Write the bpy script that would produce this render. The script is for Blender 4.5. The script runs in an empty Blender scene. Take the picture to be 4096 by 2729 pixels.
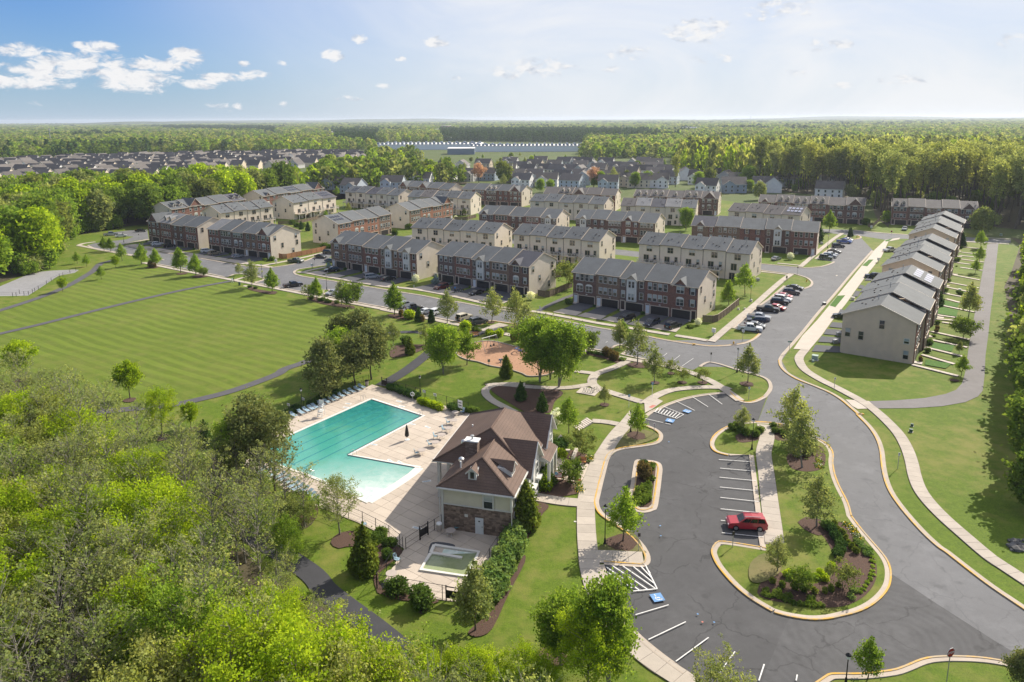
import bpy,bmesh,math,random
import numpy as np
from mathutils import Vector,Matrix,Euler
R = math.radians
SC = bpy.context.scene
COL = SC.collection
rnd = random.Random(7)
# ------------------------------------------------------------------ camera, sky, sun, exposure
CAM_H = 50.0
FPX,PPY,PITCH,ROLL = 2885.0,1063.0,R(11.52),R(-0.3)     # focal length and principal point for a 4096 wide picture
cam_data = bpy.data.cameras.new('camera')
cam_data.sensor_fit = 'HORIZONTAL'; cam_data.sensor_width = 36.0
cam_data.lens = 36.0 * FPX / 4096.0
cam_data.shift_y = -(1364.5 - PPY) / 4096.0                    # lens shift (verticals were straightened)
cam_data.clip_start = 0.5; cam_data.clip_end = 60000
cam = bpy.data.objects.new('camera',cam_data); COL.objects.link(cam)
cam.location = (0,0,CAM_H)
cam.rotation_euler = (Matrix.Rotation(R(90) - PITCH,3,'X') @ Matrix.Rotation(ROLL,3,'Z')).to_euler()
SC.camera = cam
SUN_AZ,SUN_EL = R(43.5),R(36.0)          # azimuth counter-clockwise from +x (right of the picture)
sun_dir = Vector((math.cos(SUN_AZ) * math.cos(SUN_EL),math.sin(SUN_AZ) * math.cos(SUN_EL),math.sin(SUN_EL)))
sd = bpy.data.lights.new('sun','SUN'); sd.energy = 4.9; sd.angle = R(0.53); sd.color = (1.0,0.925,0.80)
sun = bpy.data.objects.new('sun',sd); COL.objects.link(sun)
sun.rotation_euler = (-sun_dir).to_track_quat('-Z','Y').to_euler()
vs = SC.view_settings
SC.display_settings.display_device = 'sRGB'
vs.view_transform = 'Standard'; vs.look = 'None'; vs.exposure = 0.62; vs.gamma = 1.0; vs.use_curve_mapping = False
SC.cycles.max_bounces = 6; SC.cycles.diffuse_bounces = 3; SC.cycles.transmission_bounces = 4
SC.cycles.volume_bounces = 0; SC.cycles.transparent_max_bounces = 6
SC.cycles.use_denoising = True
SC.cycles.sample_clamp_indirect = 4.0
class NT:
 """tiny node-tree helper"""
 def __init__(s,tree): s.t = tree; s.n = tree.nodes; s.l = tree.links
 def add(s,typ,**kw):
  n = s.n.new(typ)
  for k,v in kw.items():
   if k.startswith('i_'): n.inputs[k[2:].replace('_',' ')].default_value = v
   else: setattr(n,k,v)
  return n
 def link(s,a,b): s.l.new(a,b)
 def math(s,op,a,b=None,c=None,clamp=False):
  n = s.n.new('ShaderNodeMath'); n.operation = op; n.use_clamp = clamp
  for i,v in enumerate((a,b,c)):
   if v is None: continue
   if isinstance(v,(int,float)): n.inputs[i].default_value = v
   else: s.l.new(v,n.inputs[i])
  return n.outputs[0]
 def noise(s,vec,scale,detail=2.0,rough=0.5,dist=0.0,dim='3D'):
  n = s.n.new('ShaderNodeTexNoise'); n.noise_dimensions = dim
  n.inputs['Scale'].default_value = scale; n.inputs['Detail'].default_value = detail
  n.inputs['Roughness'].default_value = rough; n.inputs['Distortion'].default_value = dist
  if vec is not None: s.l.new(vec,n.inputs['Vector'])
  return n.outputs['Fac']
 def ramp(s,fac,stops,interp='LINEAR'):
  n = s.n.new('ShaderNodeValToRGB'); e = n.color_ramp.elements; n.color_ramp.interpolation = interp
  while len(e) < len(stops): e.new(0.5)
  for i,(p,c) in enumerate(stops):
   e[i].position = p; e[i].color = (c[0],c[1],c[2],1) if not isinstance(c,(int,float)) else (c,c,c,1)
  s.l.new(fac,n.inputs[0]); return n.outputs[0]
 def mix(s,fac,a,b,blend='MIX'):
  n = s.n.new('ShaderNodeMix'); n.data_type = 'RGBA'; n.blend_type = blend; n.clamp_factor = True
  for sock,v in ((n.inputs[0],fac),(n.inputs[6],a),(n.inputs[7],b)):
   if isinstance(v,(int,float)): sock.default_value = v
   elif isinstance(v,tuple): sock.default_value = (v[0],v[1],v[2],1)
   else: s.l.new(v,sock)
  return n.outputs[2]
 def mapr(s,v,a,b,c=0.0,d=1.0,smooth=False):
  n = s.n.new('ShaderNodeMapRange'); n.clamp = True
  if smooth: n.interpolation_type = 'SMOOTHSTEP'
  s.l.new(v,n.inputs[0])
  for i,x in enumerate((a,b,c,d)): n.inputs[i + 1].default_value = x
  return n.outputs[0]
# ------------------------------------------------------------------ places: picture pixel -> point on the ground
def _cam_rot():
 cp,sp = math.cos(PITCH),math.sin(PITCH); c,s = math.cos(ROLL),math.sin(ROLL)
 A = np.array([[c,-s,0],[s,c,0],[0,0,1]]); B = np.array([[1,0,0],[0,-sp,-cp],[0,cp,-sp]])
 return A @ B
CM = _cam_rot()
def ray(x,y): return CM.T @ np.array([(x - 2048.0) / FPX,(y - PPY) / FPX,1.0])
def G(x,y,z=0.0):
 d = ray(x,y); t = (z - CAM_H) / d[2]
 return (d[0] * t,d[1] * t)
# ---- world: Nishita sky with cumulus puffs and a veil of high cloud that thickens towards the sun
world = bpy.data.worlds.new('World'); SC.world = world; world.use_nodes = True
W = NT(world.node_tree); W.n.clear()
sky = W.add('ShaderNodeTexSky',sky_type='NISHITA',sun_disc=False)
sky.sun_elevation = SUN_EL; sky.sun_rotation = R(90) - SUN_AZ; sky.altitude = 100
sky.air_density = 1.0; sky.dust_density = 0.0; sky.ozone_density = 5.0
SKY_STRENGTH = 0.125
tc = W.add('ShaderNodeTexCoord')
sep = W.add('ShaderNodeSeparateXYZ'); W.link(tc.outputs['Generated'],sep.inputs[0])
dx,dy,dz = sep.outputs[0],sep.outputs[1],sep.outputs[2]
az = W.math('ARCTAN2',dx,dy)                      # 0 = straight ahead, + to the right
el = W.math('ARCSINE',dz)
cmb = W.add('ShaderNodeCombineXYZ'); W.link(W.math('MULTIPLY',az,1.0),cmb.inputs[0]); W.link(W.math('MULTIPLY',el,2.1),cmb.inputs[1])
p2 = cmb.outputs[0]
n_puff = W.noise(p2,42.0,8.0,0.62,0.6)
n_big = W.noise(p2,7.0,2.0,0.5)
# cumulus seen in the photograph: centre and half-size in the 2353 px survey picture, density
CL_ = [(50,115,58,13,.9),(222,108,44,13,.9),(185,150,100,27,1),(95,168,90,24,1),(55,185,95,18,1),(310,182,85,30,1),(365,150,75,18,1),(428,130,46,17,1),(460,192,48,11,.9),(520,178,60,11,.9),(580,172,46,12,.9),
 (560,147,16,7,.8),(650,143,14,7,.8),(762,128,32,14,1),(830,90,26,11,.9),(1005,95,38,13,1),(925,136,16,6,.8),(880,198,24,8,.8),(1240,155,95,22,.8),(1170,166,46,16,.9),(1600,72,80,26,.9),(1440,120,60,15,.7),(1790,20,90,22,.7),
 (1900,105,55,14,.7),(1920,195,40,9,.6),(2080,185,60,11,.6),(800,226,50,9,.6),(515,246,44,10,.6),(640,240,30,7,.5),(960,226,40,8,.5),(1060,180,30,7,.5),(1630,135,60,12,.5),(1840,165,40,9,.5),(2340,95,40,18,.6),(110,238,50,7,.5),(1410,158,30,8,.6)]
CLOUDS = []
for (x_,y_,rx_,ry_,q_) in CL_:
 d_ = ray(x_ * 1.74075,y_ * 1.74075)
 CLOUDS.append((math.atan2(d_[0],d_[1]),math.asin(d_[2] / np.linalg.norm(d_)),rx_ * 1.74075 / FPX * 1.15,ry_ * 1.74075 / FPX * 1.3,q_))
mask = None
for (a0,e0,ra,re,dens) in CLOUDS:
 u = W.math('DIVIDE',W.math('SUBTRACT',az,a0),ra); v = W.math('DIVIDE',W.math('SUBTRACT',el,e0),re)
 d2 = W.math('ADD',W.math('MULTIPLY',u,u),W.math('MULTIPLY',v,v))
 m = W.math('MULTIPLY',W.math('SUBTRACT',1.0,d2,clamp=True),dens)
 mask = m if mask is None else W.math('MAXIMUM',mask,m)
generic = W.math('MULTIPLY',W.mapr(n_big,0.42,0.58),W.mapr(el,0.20,0.32))   # unseen cumulus overhead, cover raised to whiten the ambient light
if mask is not None: generic = W.math('MAXIMUM',generic,mask)
puff = W.mapr(W.math('ADD',W.math('MULTIPLY',generic,0.42),W.math('MULTIPLY',n_puff,1.15)),0.70,0.98,smooth=True)
puff = W.math('MULTIPLY',puff,W.mapr(generic,0.0,0.22))
n_sh = W.noise(p2,48.0,5.0,0.6)
cloud_col = W.ramp(W.math('ADD',n_sh,W.math('MULTIPLY',puff,0.12)),[(0.38,(2.6,2.9,3.45)),(0.60,(4.75,4.75,4.8))])
# veil
sund = W.add('ShaderNodeVectorMath',operation='DOT_PRODUCT'); W.link(tc.outputs['Generated'],sund.inputs[0]); sund.inputs[1].default_value = sun_dir
veil_n = W.noise(p2,3.2,5.0,0.62,1.2)
veil = W.math('MULTIPLY',W.mapr(sund.outputs['Value'],0.22,0.68,smooth=True),W.mapr(veil_n,0.22,0.62,0.62,1.0))
veil = W.math('MULTIPLY',veil,0.93)
# molecular sky, its glare compressed, with the pale air near the horizon
lum = W.add('ShaderNodeVectorMath',operation='DOT_PRODUCT'); W.link(sky.outputs[0],lum.inputs[0]); lum.inputs[1].default_value = (0.25,0.6,0.15)
gain = W.math('DIVIDE',1.0,W.math('ADD',1.0,W.math('MULTIPLY',lum.outputs['Value'],0.10)))
gs = W.add('ShaderNodeVectorMath',operation='SCALE'); W.link(sky.outputs[0],gs.inputs[0]); W.link(gain,gs.inputs['Scale'])
blue = W.mix(1.0,gs.outputs[0],(0.38,0.60,0.88),'MULTIPLY')
hz_ = W.math('POWER',2.718,W.math('MULTIPLY',W.math('ABSOLUTE',el),-13.0))
base = W.mix(W.math('MULTIPLY',hz_,0.85),blue,(2.55,3.15,3.9))
base = W.mix(veil,base,(4.75,4.8,4.9))
colr = W.mix(puff,base,cloud_col)
bg = W.add('ShaderNodeBackground'); bg.inputs['Strength'].default_value = SKY_STRENGTH
W.link(colr,bg.inputs['Color'])
wo = W.add('ShaderNodeOutputWorld'); W.link(bg.outputs[0],wo.inputs['Surface'])
# survey frames: (x0, y0, scale)
FR = {'O': (0,0,0.574463),'S1': (280,880,3.3629),'S2': (880,1000,3.3629),'S3': (1480,1120,3.3629),'S4': (2080,1160,3.3629),
      'S5': (2700,900,2.9038),'S6': (3500,880,2.6141),'K': (1720,1600,2.7037),'F': (0,0,1.0)}
for i_,c_ in enumerate('ABCD'):
 for k_ in range(4): FR['%s%d' % (c_,k_)] = (1000 * k_,(450,1000,1500,2000)[i_],2.1478 if k_ == 3 else 2.14)
def P(fr,*pts,z=0.0):
 """survey points in frame fr -> ground points"""
 x0,y0,s = FR[fr]; return [G(x0 + a / s,y0 + b / s,z) for a,b in pts]
def P1(fr,a,b,z=0.0): return P(fr,(a,b),z=z)[0]
def Hgt(fr,base,top):
 """height of a point seen at `top` above the ground point seen at `base`"""
 x0,y0,s = FR[fr]; g = G(x0 + base[0] / s,y0 + base[1] / s); d = ray(x0 + top[0] / s,y0 + top[1] / s)
 return CAM_H + d[2] * math.hypot(*g) / math.hypot(d[0],d[1])
# ------------------------------------------------------------------ mesh helpers
class MB:
 def __init__(s): s.v = []; s.f = []; s.m = []
 def face(s,pts,m=0):
  i = len(s.v); s.v += [tuple(p) for p in pts]; s.f.append(tuple(range(i,i + len(pts)))); s.m.append(m)
 def box(s,c,d,rz=0.0,m=0,taper=1.0):
  """box with centre of its BASE at c, size d, turned by rz"""
  x,y,z = d[0] / 2,d[1] / 2,d[2]; cr,sr = math.cos(rz),math.sin(rz); i = len(s.v)
  for k,t in ((0,1.0),(z,taper)):
   for a,b in ((-x,-y),(x,-y),(x,y),(-x,y)):
    a *= t; b *= t
    s.v.append((c[0] + a * cr - b * sr,c[1] + a * sr + b * cr,c[2] + k))
  for q in ((0,3,2,1),(4,5,6,7),(0,1,5,4),(1,2,6,5),(2,3,7,6),(3,0,4,7)):
   s.f.append(tuple(i + k for k in q)); s.m.append(m)
 def prism(s,poly,z0,z1,m=0,bottom=False,mtop=None):
  n = len(poly); i = len(s.v)
  s.v += [(p[0],p[1],z0) for p in poly] + [(p[0],p[1],z1) for p in poly]
  for k in range(n):
   s.f.append((i + k,i + (k + 1) % n,i + n + (k + 1) % n,i + n + k)); s.m.append(m)
  s.f.append(tuple(range(i + n,i + 2 * n))); s.m.append(m if mtop is None else mtop)
  if bottom: s.f.append(tuple(range(i + n - 1,i - 1,-1))); s.m.append(m)
 def tube(s,pts,r,n=6,m=0,cap=True):
  pts = [Vector(p) for p in pts]; L = len(pts); rr = r if isinstance(r,(list,tuple)) else [r] * L
  i0 = len(s.v); up = None
  for k,p in enumerate(pts):
   d = (pts[min(k + 1,L - 1)] - pts[max(k - 1,0)])
   if d.length < 1e-9: d = Vector((0,0,1))
   d.normalize()
   if up is None: up = d.orthogonal()
   up = (up - d * up.dot(d))
   if up.length < 1e-6: up = d.orthogonal()
   up.normalize(); sd_ = d.cross(up)
   for j in range(n):
    a = 2 * math.pi * j / n; q = p + (up * math.cos(a) + sd_ * math.sin(a)) * rr[k]; s.v.append(tuple(q))
  for k in range(L - 1):
   for j in range(n):
    a = i0 + k * n + j; b = i0 + k * n + (j + 1) % n; s.f.append((a,b,b + n,a + n)); s.m.append(m)
  if cap:
   s.f.append(tuple(range(i0 + n - 1,i0 - 1,-1))); s.m.append(m)
   s.f.append(tuple(range(i0 + (L - 1) * n,i0 + L * n))); s.m.append(m)
 def lathe(s,c,prof,n=10,m=0):
  """prof: (radius, z) from bottom to top"""
  i0 = len(s.v)
  for r,z in prof:
   for j in range(n):
    a = 2 * math.pi * j / n; s.v.append((c[0] + r * math.cos(a),c[1] + r * math.sin(a),c[2] + z))
  for k in range(len(prof) - 1):
   for j in range(n):
    a = i0 + k * n + j; b = i0 + k * n + (j + 1) % n; s.f.append((a,b,b + n,a + n)); s.m.append(m)
  s.f.append(tuple(range(i0 + n - 1,i0 - 1,-1))); s.m.append(m)
  s.f.append(tuple(range(i0 + (len(prof) - 1) * n,i0 + len(prof) * n))); s.m.append(m)
 def mesh(s,name,mats):
  me = bpy.data.meshes.new(name); me.from_pydata(s.v,[],s.f)
  for x in (mats if isinstance(mats,(list,tuple)) else [mats]): me.materials.append(x)
  if any(s.m): me.polygons.foreach_set('material_index',s.m)
  me.update(); return me
 def obj(s,name,mats,parent=None,loc=None,rz=0.0,smooth=False):
  me = s.mesh(name,mats)
  if smooth: me.polygons.foreach_set('use_smooth',[True] * len(me.polygons))
  return put(name,me,parent,loc,rz)
def put(name,me,parent=None,loc=None,rz=0.0,scale=None,rot=None):
 o = bpy.data.objects.new(name,me); COL.objects.link(o)
 if parent is not None: o.parent = parent
 if loc is not None: o.location = loc if len(loc) == 3 else (loc[0],loc[1],0)
 if rot is not None: o.rotation_euler = rot
 elif rz: o.rotation_euler = (0,0,rz)
 if scale is not None: o.scale = (scale,) * 3 if isinstance(scale,(int,float)) else scale
 return o
def tag(o,label=None,cat=None,group=None,kind=None):
 if label: o['label'] = label
 if cat: o['category'] = cat
 if group: o['group'] = group
 if kind: o['kind'] = kind
 return o
def thing(name,label,cat,loc=(0,0,0),rz=0.0,group=None):
 o = put(name,None,None,loc,rz); o.empty_display_size = 0.3
 return tag(o,label,cat,group)
def copy_tree(o,loc,rz=0.0,label=None,scale=None):
 """copy a thing with copies of its parts and sub-parts (meshes shared)"""
 def cp(s,par):
  c = s.copy(); COL.objects.link(c)
  if par is not None: c.parent = par
  for k in list(s.children): cp(k,c)
  return c
 c = cp(o,None); c.location = loc if len(loc) == 3 else (loc[0],loc[1],0); c.rotation_euler = (0,0,rz)
 if scale is not None: c.scale = (scale,) * 3 if isinstance(scale,(int,float)) else scale
 if label: c['label'] = label
 return c
def area2(p): return sum(p[i][0] * p[(i + 1) % len(p)][1] - p[(i + 1) % len(p)][0] * p[i][1] for i in range(len(p)))
def ccw(p): return list(p) if area2(p) > 0 else list(p)[::-1]
def smooth_line(pts,n=4,closed=False):
 """Catmull-Rom through 2-D points"""
 out = []; L = len(pts); idx = range(L if closed else L - 1)
 for i in idx:
  p = [np.array(pts[(i + k) % L] if closed else pts[min(max(i + k,0),L - 1)]) for k in (-1,0,1,2)]
  for j in range(n):
   t = j / n
   q = 0.5 * (2 * p[1] + (p[2] - p[0]) * t + (2 * p[0] - 5 * p[1] + 4 * p[2] - p[3]) * t * t + (3 * p[1] - p[0] - 3 * p[2] + p[3]) * t ** 3)
   out.append((float(q[0]),float(q[1])))
 if not closed: out.append(tuple(pts[-1]))
 return out
def offset_line(pts,d,closed=False):
 """offset a polyline to its left by d"""
 out = []; L = len(pts)
 for i in range(L):
  a = pts[(i - 1) % L] if closed or i > 0 else pts[i]; b = pts[(i + 1) % L] if closed or i < L - 1 else pts[i]
  t = np.array(b) - np.array(a); t = t / (np.linalg.norm(t) + 1e-9); out.append((pts[i][0] - t[1] * d,pts[i][1] + t[0] * d))
 return out
def resample(pts,step):
 out = [pts[0]]; acc = 0.0
 for a,b in zip(pts[:-1],pts[1:]):
  L = math.dist(a,b)
  if L < 1e-9: continue
  t = step - acc
  while t <= L:
   out.append((a[0] + (b[0] - a[0]) * t / L,a[1] + (b[1] - a[1]) * t / L)); t += step
  acc = (acc + L) % step
 if math.dist(out[-1],pts[-1]) > step * 0.3: out.append(pts[-1])
 return out
def inside(p,poly):
 x,y = p; c = False; n = len(poly)
 for i in range(n):
  x1,y1 = poly[i]; x2,y2 = poly[(i + 1) % n]
  if (y1 > y) != (y2 > y) and x < (x2 - x1) * (y - y1) / (y2 - y1) + x1: c = not c
 return c
def proj(p):
 d = CM @ np.array([p[0],p[1],p[2] - CAM_H]); return FPX * d[0] / d[2] + 2048,FPX * d[1] / d[2] + PPY
LAYER = [0.004]
def nextz(): LAYER[0] += 0.0006; return LAYER[0]
def sheet(name,poly,m,z=None,kind='structure',parent=None,thick=0.0):
 z = nextz() if z is None else z; poly = ccw(poly); b = MB()
 if thick: b.prism(poly,z - thick,z)
 else: b.face([(p[0],p[1],z) for p in poly])
 o = b.obj(name,m,parent)
 if parent is None and kind: o['kind'] = kind
 return o
def strip_poly(line,w): return offset_line(line,w / 2) + offset_line(line,-w / 2)[::-1]
def ribbon(mb,left,right,z0,z1,m=0):
 """solid ribbon between two polylines: top at z1 with sides down to z0"""
 n = len(left); i = len(mb.v)
 for a,b in zip(left,right): mb.v += [(a[0],a[1],z0),(a[0],a[1],z1),(b[0],b[1],z1),(b[0],b[1],z0)]
 for k in range(n - 1):
  p = i + 4 * k
  for j in (0,1,2): mb.f.append((p + j,p + j + 4,p + j + 5,p + j + 1)); mb.m.append(m)
 mb.f.append((i,i + 1,i + 2,i + 3)); mb.m.append(m); p = i + 4 * (n - 1); mb.f.append((p + 3,p + 2,p + 1,p)); mb.m.append(m)
# ------------------------------------------------------------------ materials
def new_mat(name):
 m = bpy.data.materials.new(name); m.use_nodes = True; t = NT(m.node_tree); t.n.clear(); return m,t
def finish(t,shader):
 o = t.add('ShaderNodeOutputMaterial'); t.link(shader,o.inputs['Surface'])
def principled(t,col,rough=0.8,metal=0.0,spec=0.3,bump=None,bstr=0.3,bdist=0.02):
 p = t.add('ShaderNodeBsdfPrincipled')
 if isinstance(col,tuple): p.inputs['Base Color'].default_value = (*col,1)
 else: t.link(col,p.inputs['Base Color'])
 if isinstance(rough,(int,float)): p.inputs['Roughness'].default_value = rough
 else: t.link(rough,p.inputs['Roughness'])
 p.inputs['Metallic'].default_value = metal; p.inputs['Specular IOR Level'].default_value = spec
 if bump is not None:
  b = t.add('ShaderNodeBump'); b.inputs['Strength'].default_value = bstr; b.inputs['Distance'].default_value = bdist
  t.link(bump,b.inputs['Height']); t.link(b.outputs[0],p.inputs['Normal'])
 return p.outputs[0]
def objco(t): return t.add('ShaderNodeTexCoord').outputs['Object']
def worldco(t): return t.add('ShaderNodeNewGeometry').outputs['Position']
def rand(t): return t.add('ShaderNodeObjectInfo').outputs['Random']
def sc3(c,k): return tuple(min(1.0,x * k) for x in c)
def mat_plain(name,c,rough=0.7,var=0.12,scale=1.5,metal=0.0,spec=0.3,objvar=0.0,bump=0.0):
 m,t = new_mat(name); n = t.noise(worldco(t),scale,4,0.6)
 col = t.ramp(n,[(0.3,sc3(c,1 - var)),(0.7,sc3(c,1 + var))])
 if objvar:
  col = t.mix(1.0,col,t.ramp(rand(t),[(0,(1 - objvar,) * 3),(1,(1 + objvar,) * 3)]),'MULTIPLY')
 finish(t,principled(t,col,rough,metal,spec,n if bump else None,bump)); return m
def mat_car(name,c,metal=0.0):
 m,t = new_mat(name); p = t.add('ShaderNodeBsdfPrincipled'); n = t.noise(objco(t),9,3)
 t.link(t.ramp(n,[(0.3,sc3(c,.93)),(0.7,sc3(c,1.05))]),p.inputs['Base Color'])
 p.inputs['Roughness'].default_value = 0.32; p.inputs['Metallic'].default_value = metal
 p.inputs['Coat Weight'].default_value = 0.7; p.inputs['Coat Roughness'].default_value = 0.06
 finish(t,p.outputs[0]); return m
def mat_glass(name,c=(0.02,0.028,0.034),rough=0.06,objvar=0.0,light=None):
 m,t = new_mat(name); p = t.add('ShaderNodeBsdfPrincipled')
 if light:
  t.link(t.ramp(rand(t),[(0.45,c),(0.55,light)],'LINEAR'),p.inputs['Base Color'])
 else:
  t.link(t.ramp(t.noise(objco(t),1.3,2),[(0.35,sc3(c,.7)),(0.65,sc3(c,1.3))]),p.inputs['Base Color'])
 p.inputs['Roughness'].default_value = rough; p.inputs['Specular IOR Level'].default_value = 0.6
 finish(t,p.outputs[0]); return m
def mat_grass(name,lo,hi,dry,stripe=None,dry_amt=0.55):
 m,t = new_mat(name); w = worldco(t)
 fine = t.noise(w,5.0,5,0.75); mid = t.noise(w,0.35,4,0.6); big = t.noise(w,0.045,3,0.55)
 col = t.mix(t.mapr(t.math('ADD',t.math('MULTIPLY',fine,.65),t.math('MULTIPLY',t.noise(w,1.1,4,.7),.35)),0.38,0.62),lo,hi)
 col = t.mix(t.math('MULTIPLY',t.mapr(t.math('ADD',t.math('MULTIPLY',mid,0.55),t.math('MULTIPLY',big,0.45)),0.46,0.64),dry_amt),col,dry)
 if stripe:
  ang,width = stripe
  sx = t.add('ShaderNodeSeparateXYZ'); t.link(w,sx.inputs[0])
  d = t.math('ADD',t.math('MULTIPLY',sx.outputs[0],-math.sin(ang)),t.math('MULTIPLY',sx.outputs[1],math.cos(ang)))
  d = t.math('ADD',d,t.math('MULTIPLY',t.noise(w,0.05,2),2.6))
  s = t.math('SINE',t.math('MULTIPLY',d,math.pi / width))
  col = t.mix(t.mapr(s,-0.5,0.6,0.0,0.42,True) if False else t.math('MULTIPLY',t.mapr(s,-0.5,0.6,0.0,0.5,True),t.mapr(t.noise(w,0.06,3),0.35,0.6,0.35,1.0)),col,sc3(hi,1.36))
  tr = t.math('SINE',t.math('MULTIPLY',d,2.6 * math.pi / width)); col = t.mix(t.mapr(tr,0.3,1.0,0.0,0.12),col,sc3(lo,0.8))
 tuft = t.noise(w,14.0,3,0.7)
 finish(t,principled(t,col,0.85,0,0.15,t.math('ADD',fine,tuft),0.55,0.06)); return m
def mat_asphalt(name,c,crack=0.0,tint=(1,1,1),patch=0.12,streak=0.0):
 m,t = new_mat(name); w = worldco(t)
 fine = t.noise(w,40.0,3,0.8); mid = t.noise(w,0.6,5,0.65); big = t.noise(w,0.09,3,0.5)
 col = t.ramp(mid,[(0.25,sc3(c,1 - patch)),(0.75,sc3(c,1 + patch))])
 col = t.mix(t.mapr(big,0.35,0.65,0.0,0.55),col,sc3(c,0.82))
 col = t.mix(1.0,col,t.ramp(fine,[(0.3,(0.78,) * 3),(0.7,(1.22,) * 3)]),'MULTIPLY')
 if crack: col = t.mix(t.mapr(t.noise(w,0.55,3,.5),0.60,0.72,0.0,0.5),col,sc3(c,0.55)); col = t.mix(t.mapr(t.noise(w,0.2,5,.7),0.52,0.7,0.0,0.45),col,sc3(c,1.45))
 if streak:
  n = t.noise(w,0.25,3,0.5); wv = t.add('ShaderNodeTexWave',wave_type='RINGS',rings_direction='Z')
  mp = t.add('ShaderNodeMapping'); mp.inputs['Location'].default_value = (-38,-62,0); t.link(w,mp.inputs['Vector']); t.link(mp.outputs[0],wv.inputs['Vector'])
  wv.inputs['Scale'].default_value = 0.32; wv.inputs['Distortion'].default_value = 5.0; wv.inputs['Detail'].default_value = 4.0; wv.inputs['Detail Scale'].default_value = 1.4
  col = t.mix(t.math('MULTIPLY',wv.outputs['Fac'],streak),col,sc3(c,1.7))
 bumpv = fine
 if crack:
  ns = t.noise(w,0.35,4,0.6); nv = t.add('ShaderNodeVectorMath',operation='ADD'); ncol = t.add('ShaderNodeTexNoise'); ncol.inputs['Scale'].default_value = 0.4; ncol.inputs['Detail'].default_value = 5
  t.link(w,ncol.inputs['Vector']); sc_ = t.add('ShaderNodeVectorMath',operation='SCALE'); sc_.inputs['Scale'].default_value = 3.2; t.link(ncol.outputs['Color'],sc_.inputs[0])
  t.link(w,nv.inputs[0]); t.link(sc_.outputs[0],nv.inputs[1])
  vo = t.add('ShaderNodeTexVoronoi',feature='DISTANCE_TO_EDGE'); vo.inputs['Scale'].default_value = 0.115; t.link(nv.outputs[0],vo.inputs['Vector'])
  ln = t.math('MULTIPLY',t.mapr(vo.outputs['Distance'],0.004,0.012,1.0,0.0),t.mapr(ns,0.38,0.52))
  col = t.mix(t.math('MULTIPLY',ln,crack),col,sc3(c,0.35))
 finish(t,principled(t,col,0.85,0,0.25,bumpv,0.25,0.01)); return m
def mat_concrete(name,c,var=0.10,stain=0.35,joint=None):
 m,t = new_mat(name); w = worldco(t)
 n1 = t.noise(w,0.5,5,0.65); n2 = t.noise(w,6.0,4,0.7)
 col = t.ramp(n1,[(0.25,sc3(c,1 - var * 1.4)),(0.75,sc3(c,1 + var))])
 col = t.mix(t.mapr(n2,0.45,0.75,0.0,stain),col,sc3(c,0.72))
 col = t.mix(1.0,col,t.ramp(rand(t),[(0,(0.92,0.91,0.90)),(1,(1.06,1.05,1.04))]),'MULTIPLY')
 finish(t,principled(t,col,0.85,0,0.25,n2,0.15,0.01)); return m
def mat_brick(name,c,mortar=(0.35,0.31,0.27),bw=0.42,var=0.30):
 m,t = new_mat(name); o = objco(t)
 br = t.add('ShaderNodeTexBrick'); br.inputs['Scale'].default_value = 1.0; br.inputs['Brick Width'].default_value = bw; br.inputs['Row Height'].default_value = 0.16
 br.inputs['Mortar Size'].default_value = 0.012; br.inputs['Bias'].default_value = 0.0
 br.inputs['Color1'].default_value = (*sc3(c,1 - var),1); br.inputs['Color2'].default_value = (*sc3(c,1 + var),1); br.inputs['Mortar'].default_value = (*mortar,1)
 sx = t.add('ShaderNodeSeparateXYZ'); t.link(o,sx.inputs[0]); cx = t.add('ShaderNodeCombineXYZ')
 t.link(t.math('ADD',sx.outputs[0],sx.outputs[1]),cx.inputs[0]); t.link(sx.outputs[2],cx.inputs[1]); t.link(cx.outputs[0],br.inputs['Vector'])
 n = t.noise(o,0.7,4,0.6); col = t.mix(t.mapr(n,0.3,0.7,0.0,0.4),br.outputs['Color'],sc3(c,0.75))
 finish(t,principled(t,col,0.85,0,0.2,br.outputs['Fac'],0.2,-0.01)); return m
def mat_siding(name,c,lap=0.2,objvar=0.0):
 m,t = new_mat(name); o = objco(t); sx = t.add('ShaderNodeSeparateXYZ'); t.link(o,sx.inputs[0])
 fr = t.math('FRACT',t.math('DIVIDE',sx.outputs[2],lap)); n = t.noise(o,0.6,3,0.6)
 col = t.ramp(n,[(0.3,sc3(c,0.93)),(0.7,sc3(c,1.06))])
 col = t.mix(t.mapr(fr,0.0,0.14,0.45,0.0),col,sc3(c,0.5))
 if objvar: col = t.mix(1.0,col,t.ramp(rand(t),[(0,(1 - objvar,) * 3),(1,(1 + objvar,) * 3)]),'MULTIPLY')
 finish(t,principled(t,col,0.65,0,0.3,fr,0.35,0.02)); return m
def mat_shingle(name,c,course=0.2,objvar=0.08,var=0.16,rows=0.35):
 m,t = new_mat(name); o = objco(t)
 n1 = t.noise(o,0.35,4,0.6); n2 = t.noise(o,9.0,3,0.8)
 col = t.ramp(n1,[(0.25,sc3(c,1 - var)),(0.75,sc3(c,1 + var))])
 col = t.mix(1.0,col,t.ramp(n2,[(0.3,(0.75,) * 3),(0.7,(1.25,) * 3)]),'MULTIPLY')
 sx = t.add('ShaderNodeSeparateXYZ'); t.link(o,sx.inputs[0]); fr = t.math('FRACT',t.math('DIVIDE',sx.outputs[2],course * 0.45))
 col = t.mix(t.mapr(fr,0.0,0.25,rows,0.0),col,sc3(c,0.45))
 if objvar: col = t.mix(1.0,col,t.ramp(rand(t),[(0,(1 - objvar,) * 3),(1,(1 + objvar,) * 3)]),'MULTIPLY')
 finish(t,principled(t,col,0.8,0,0.3,t.math('ADD',fr,n2),0.4,0.02)); return m
LEAF_GAIN = 1.72
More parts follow.
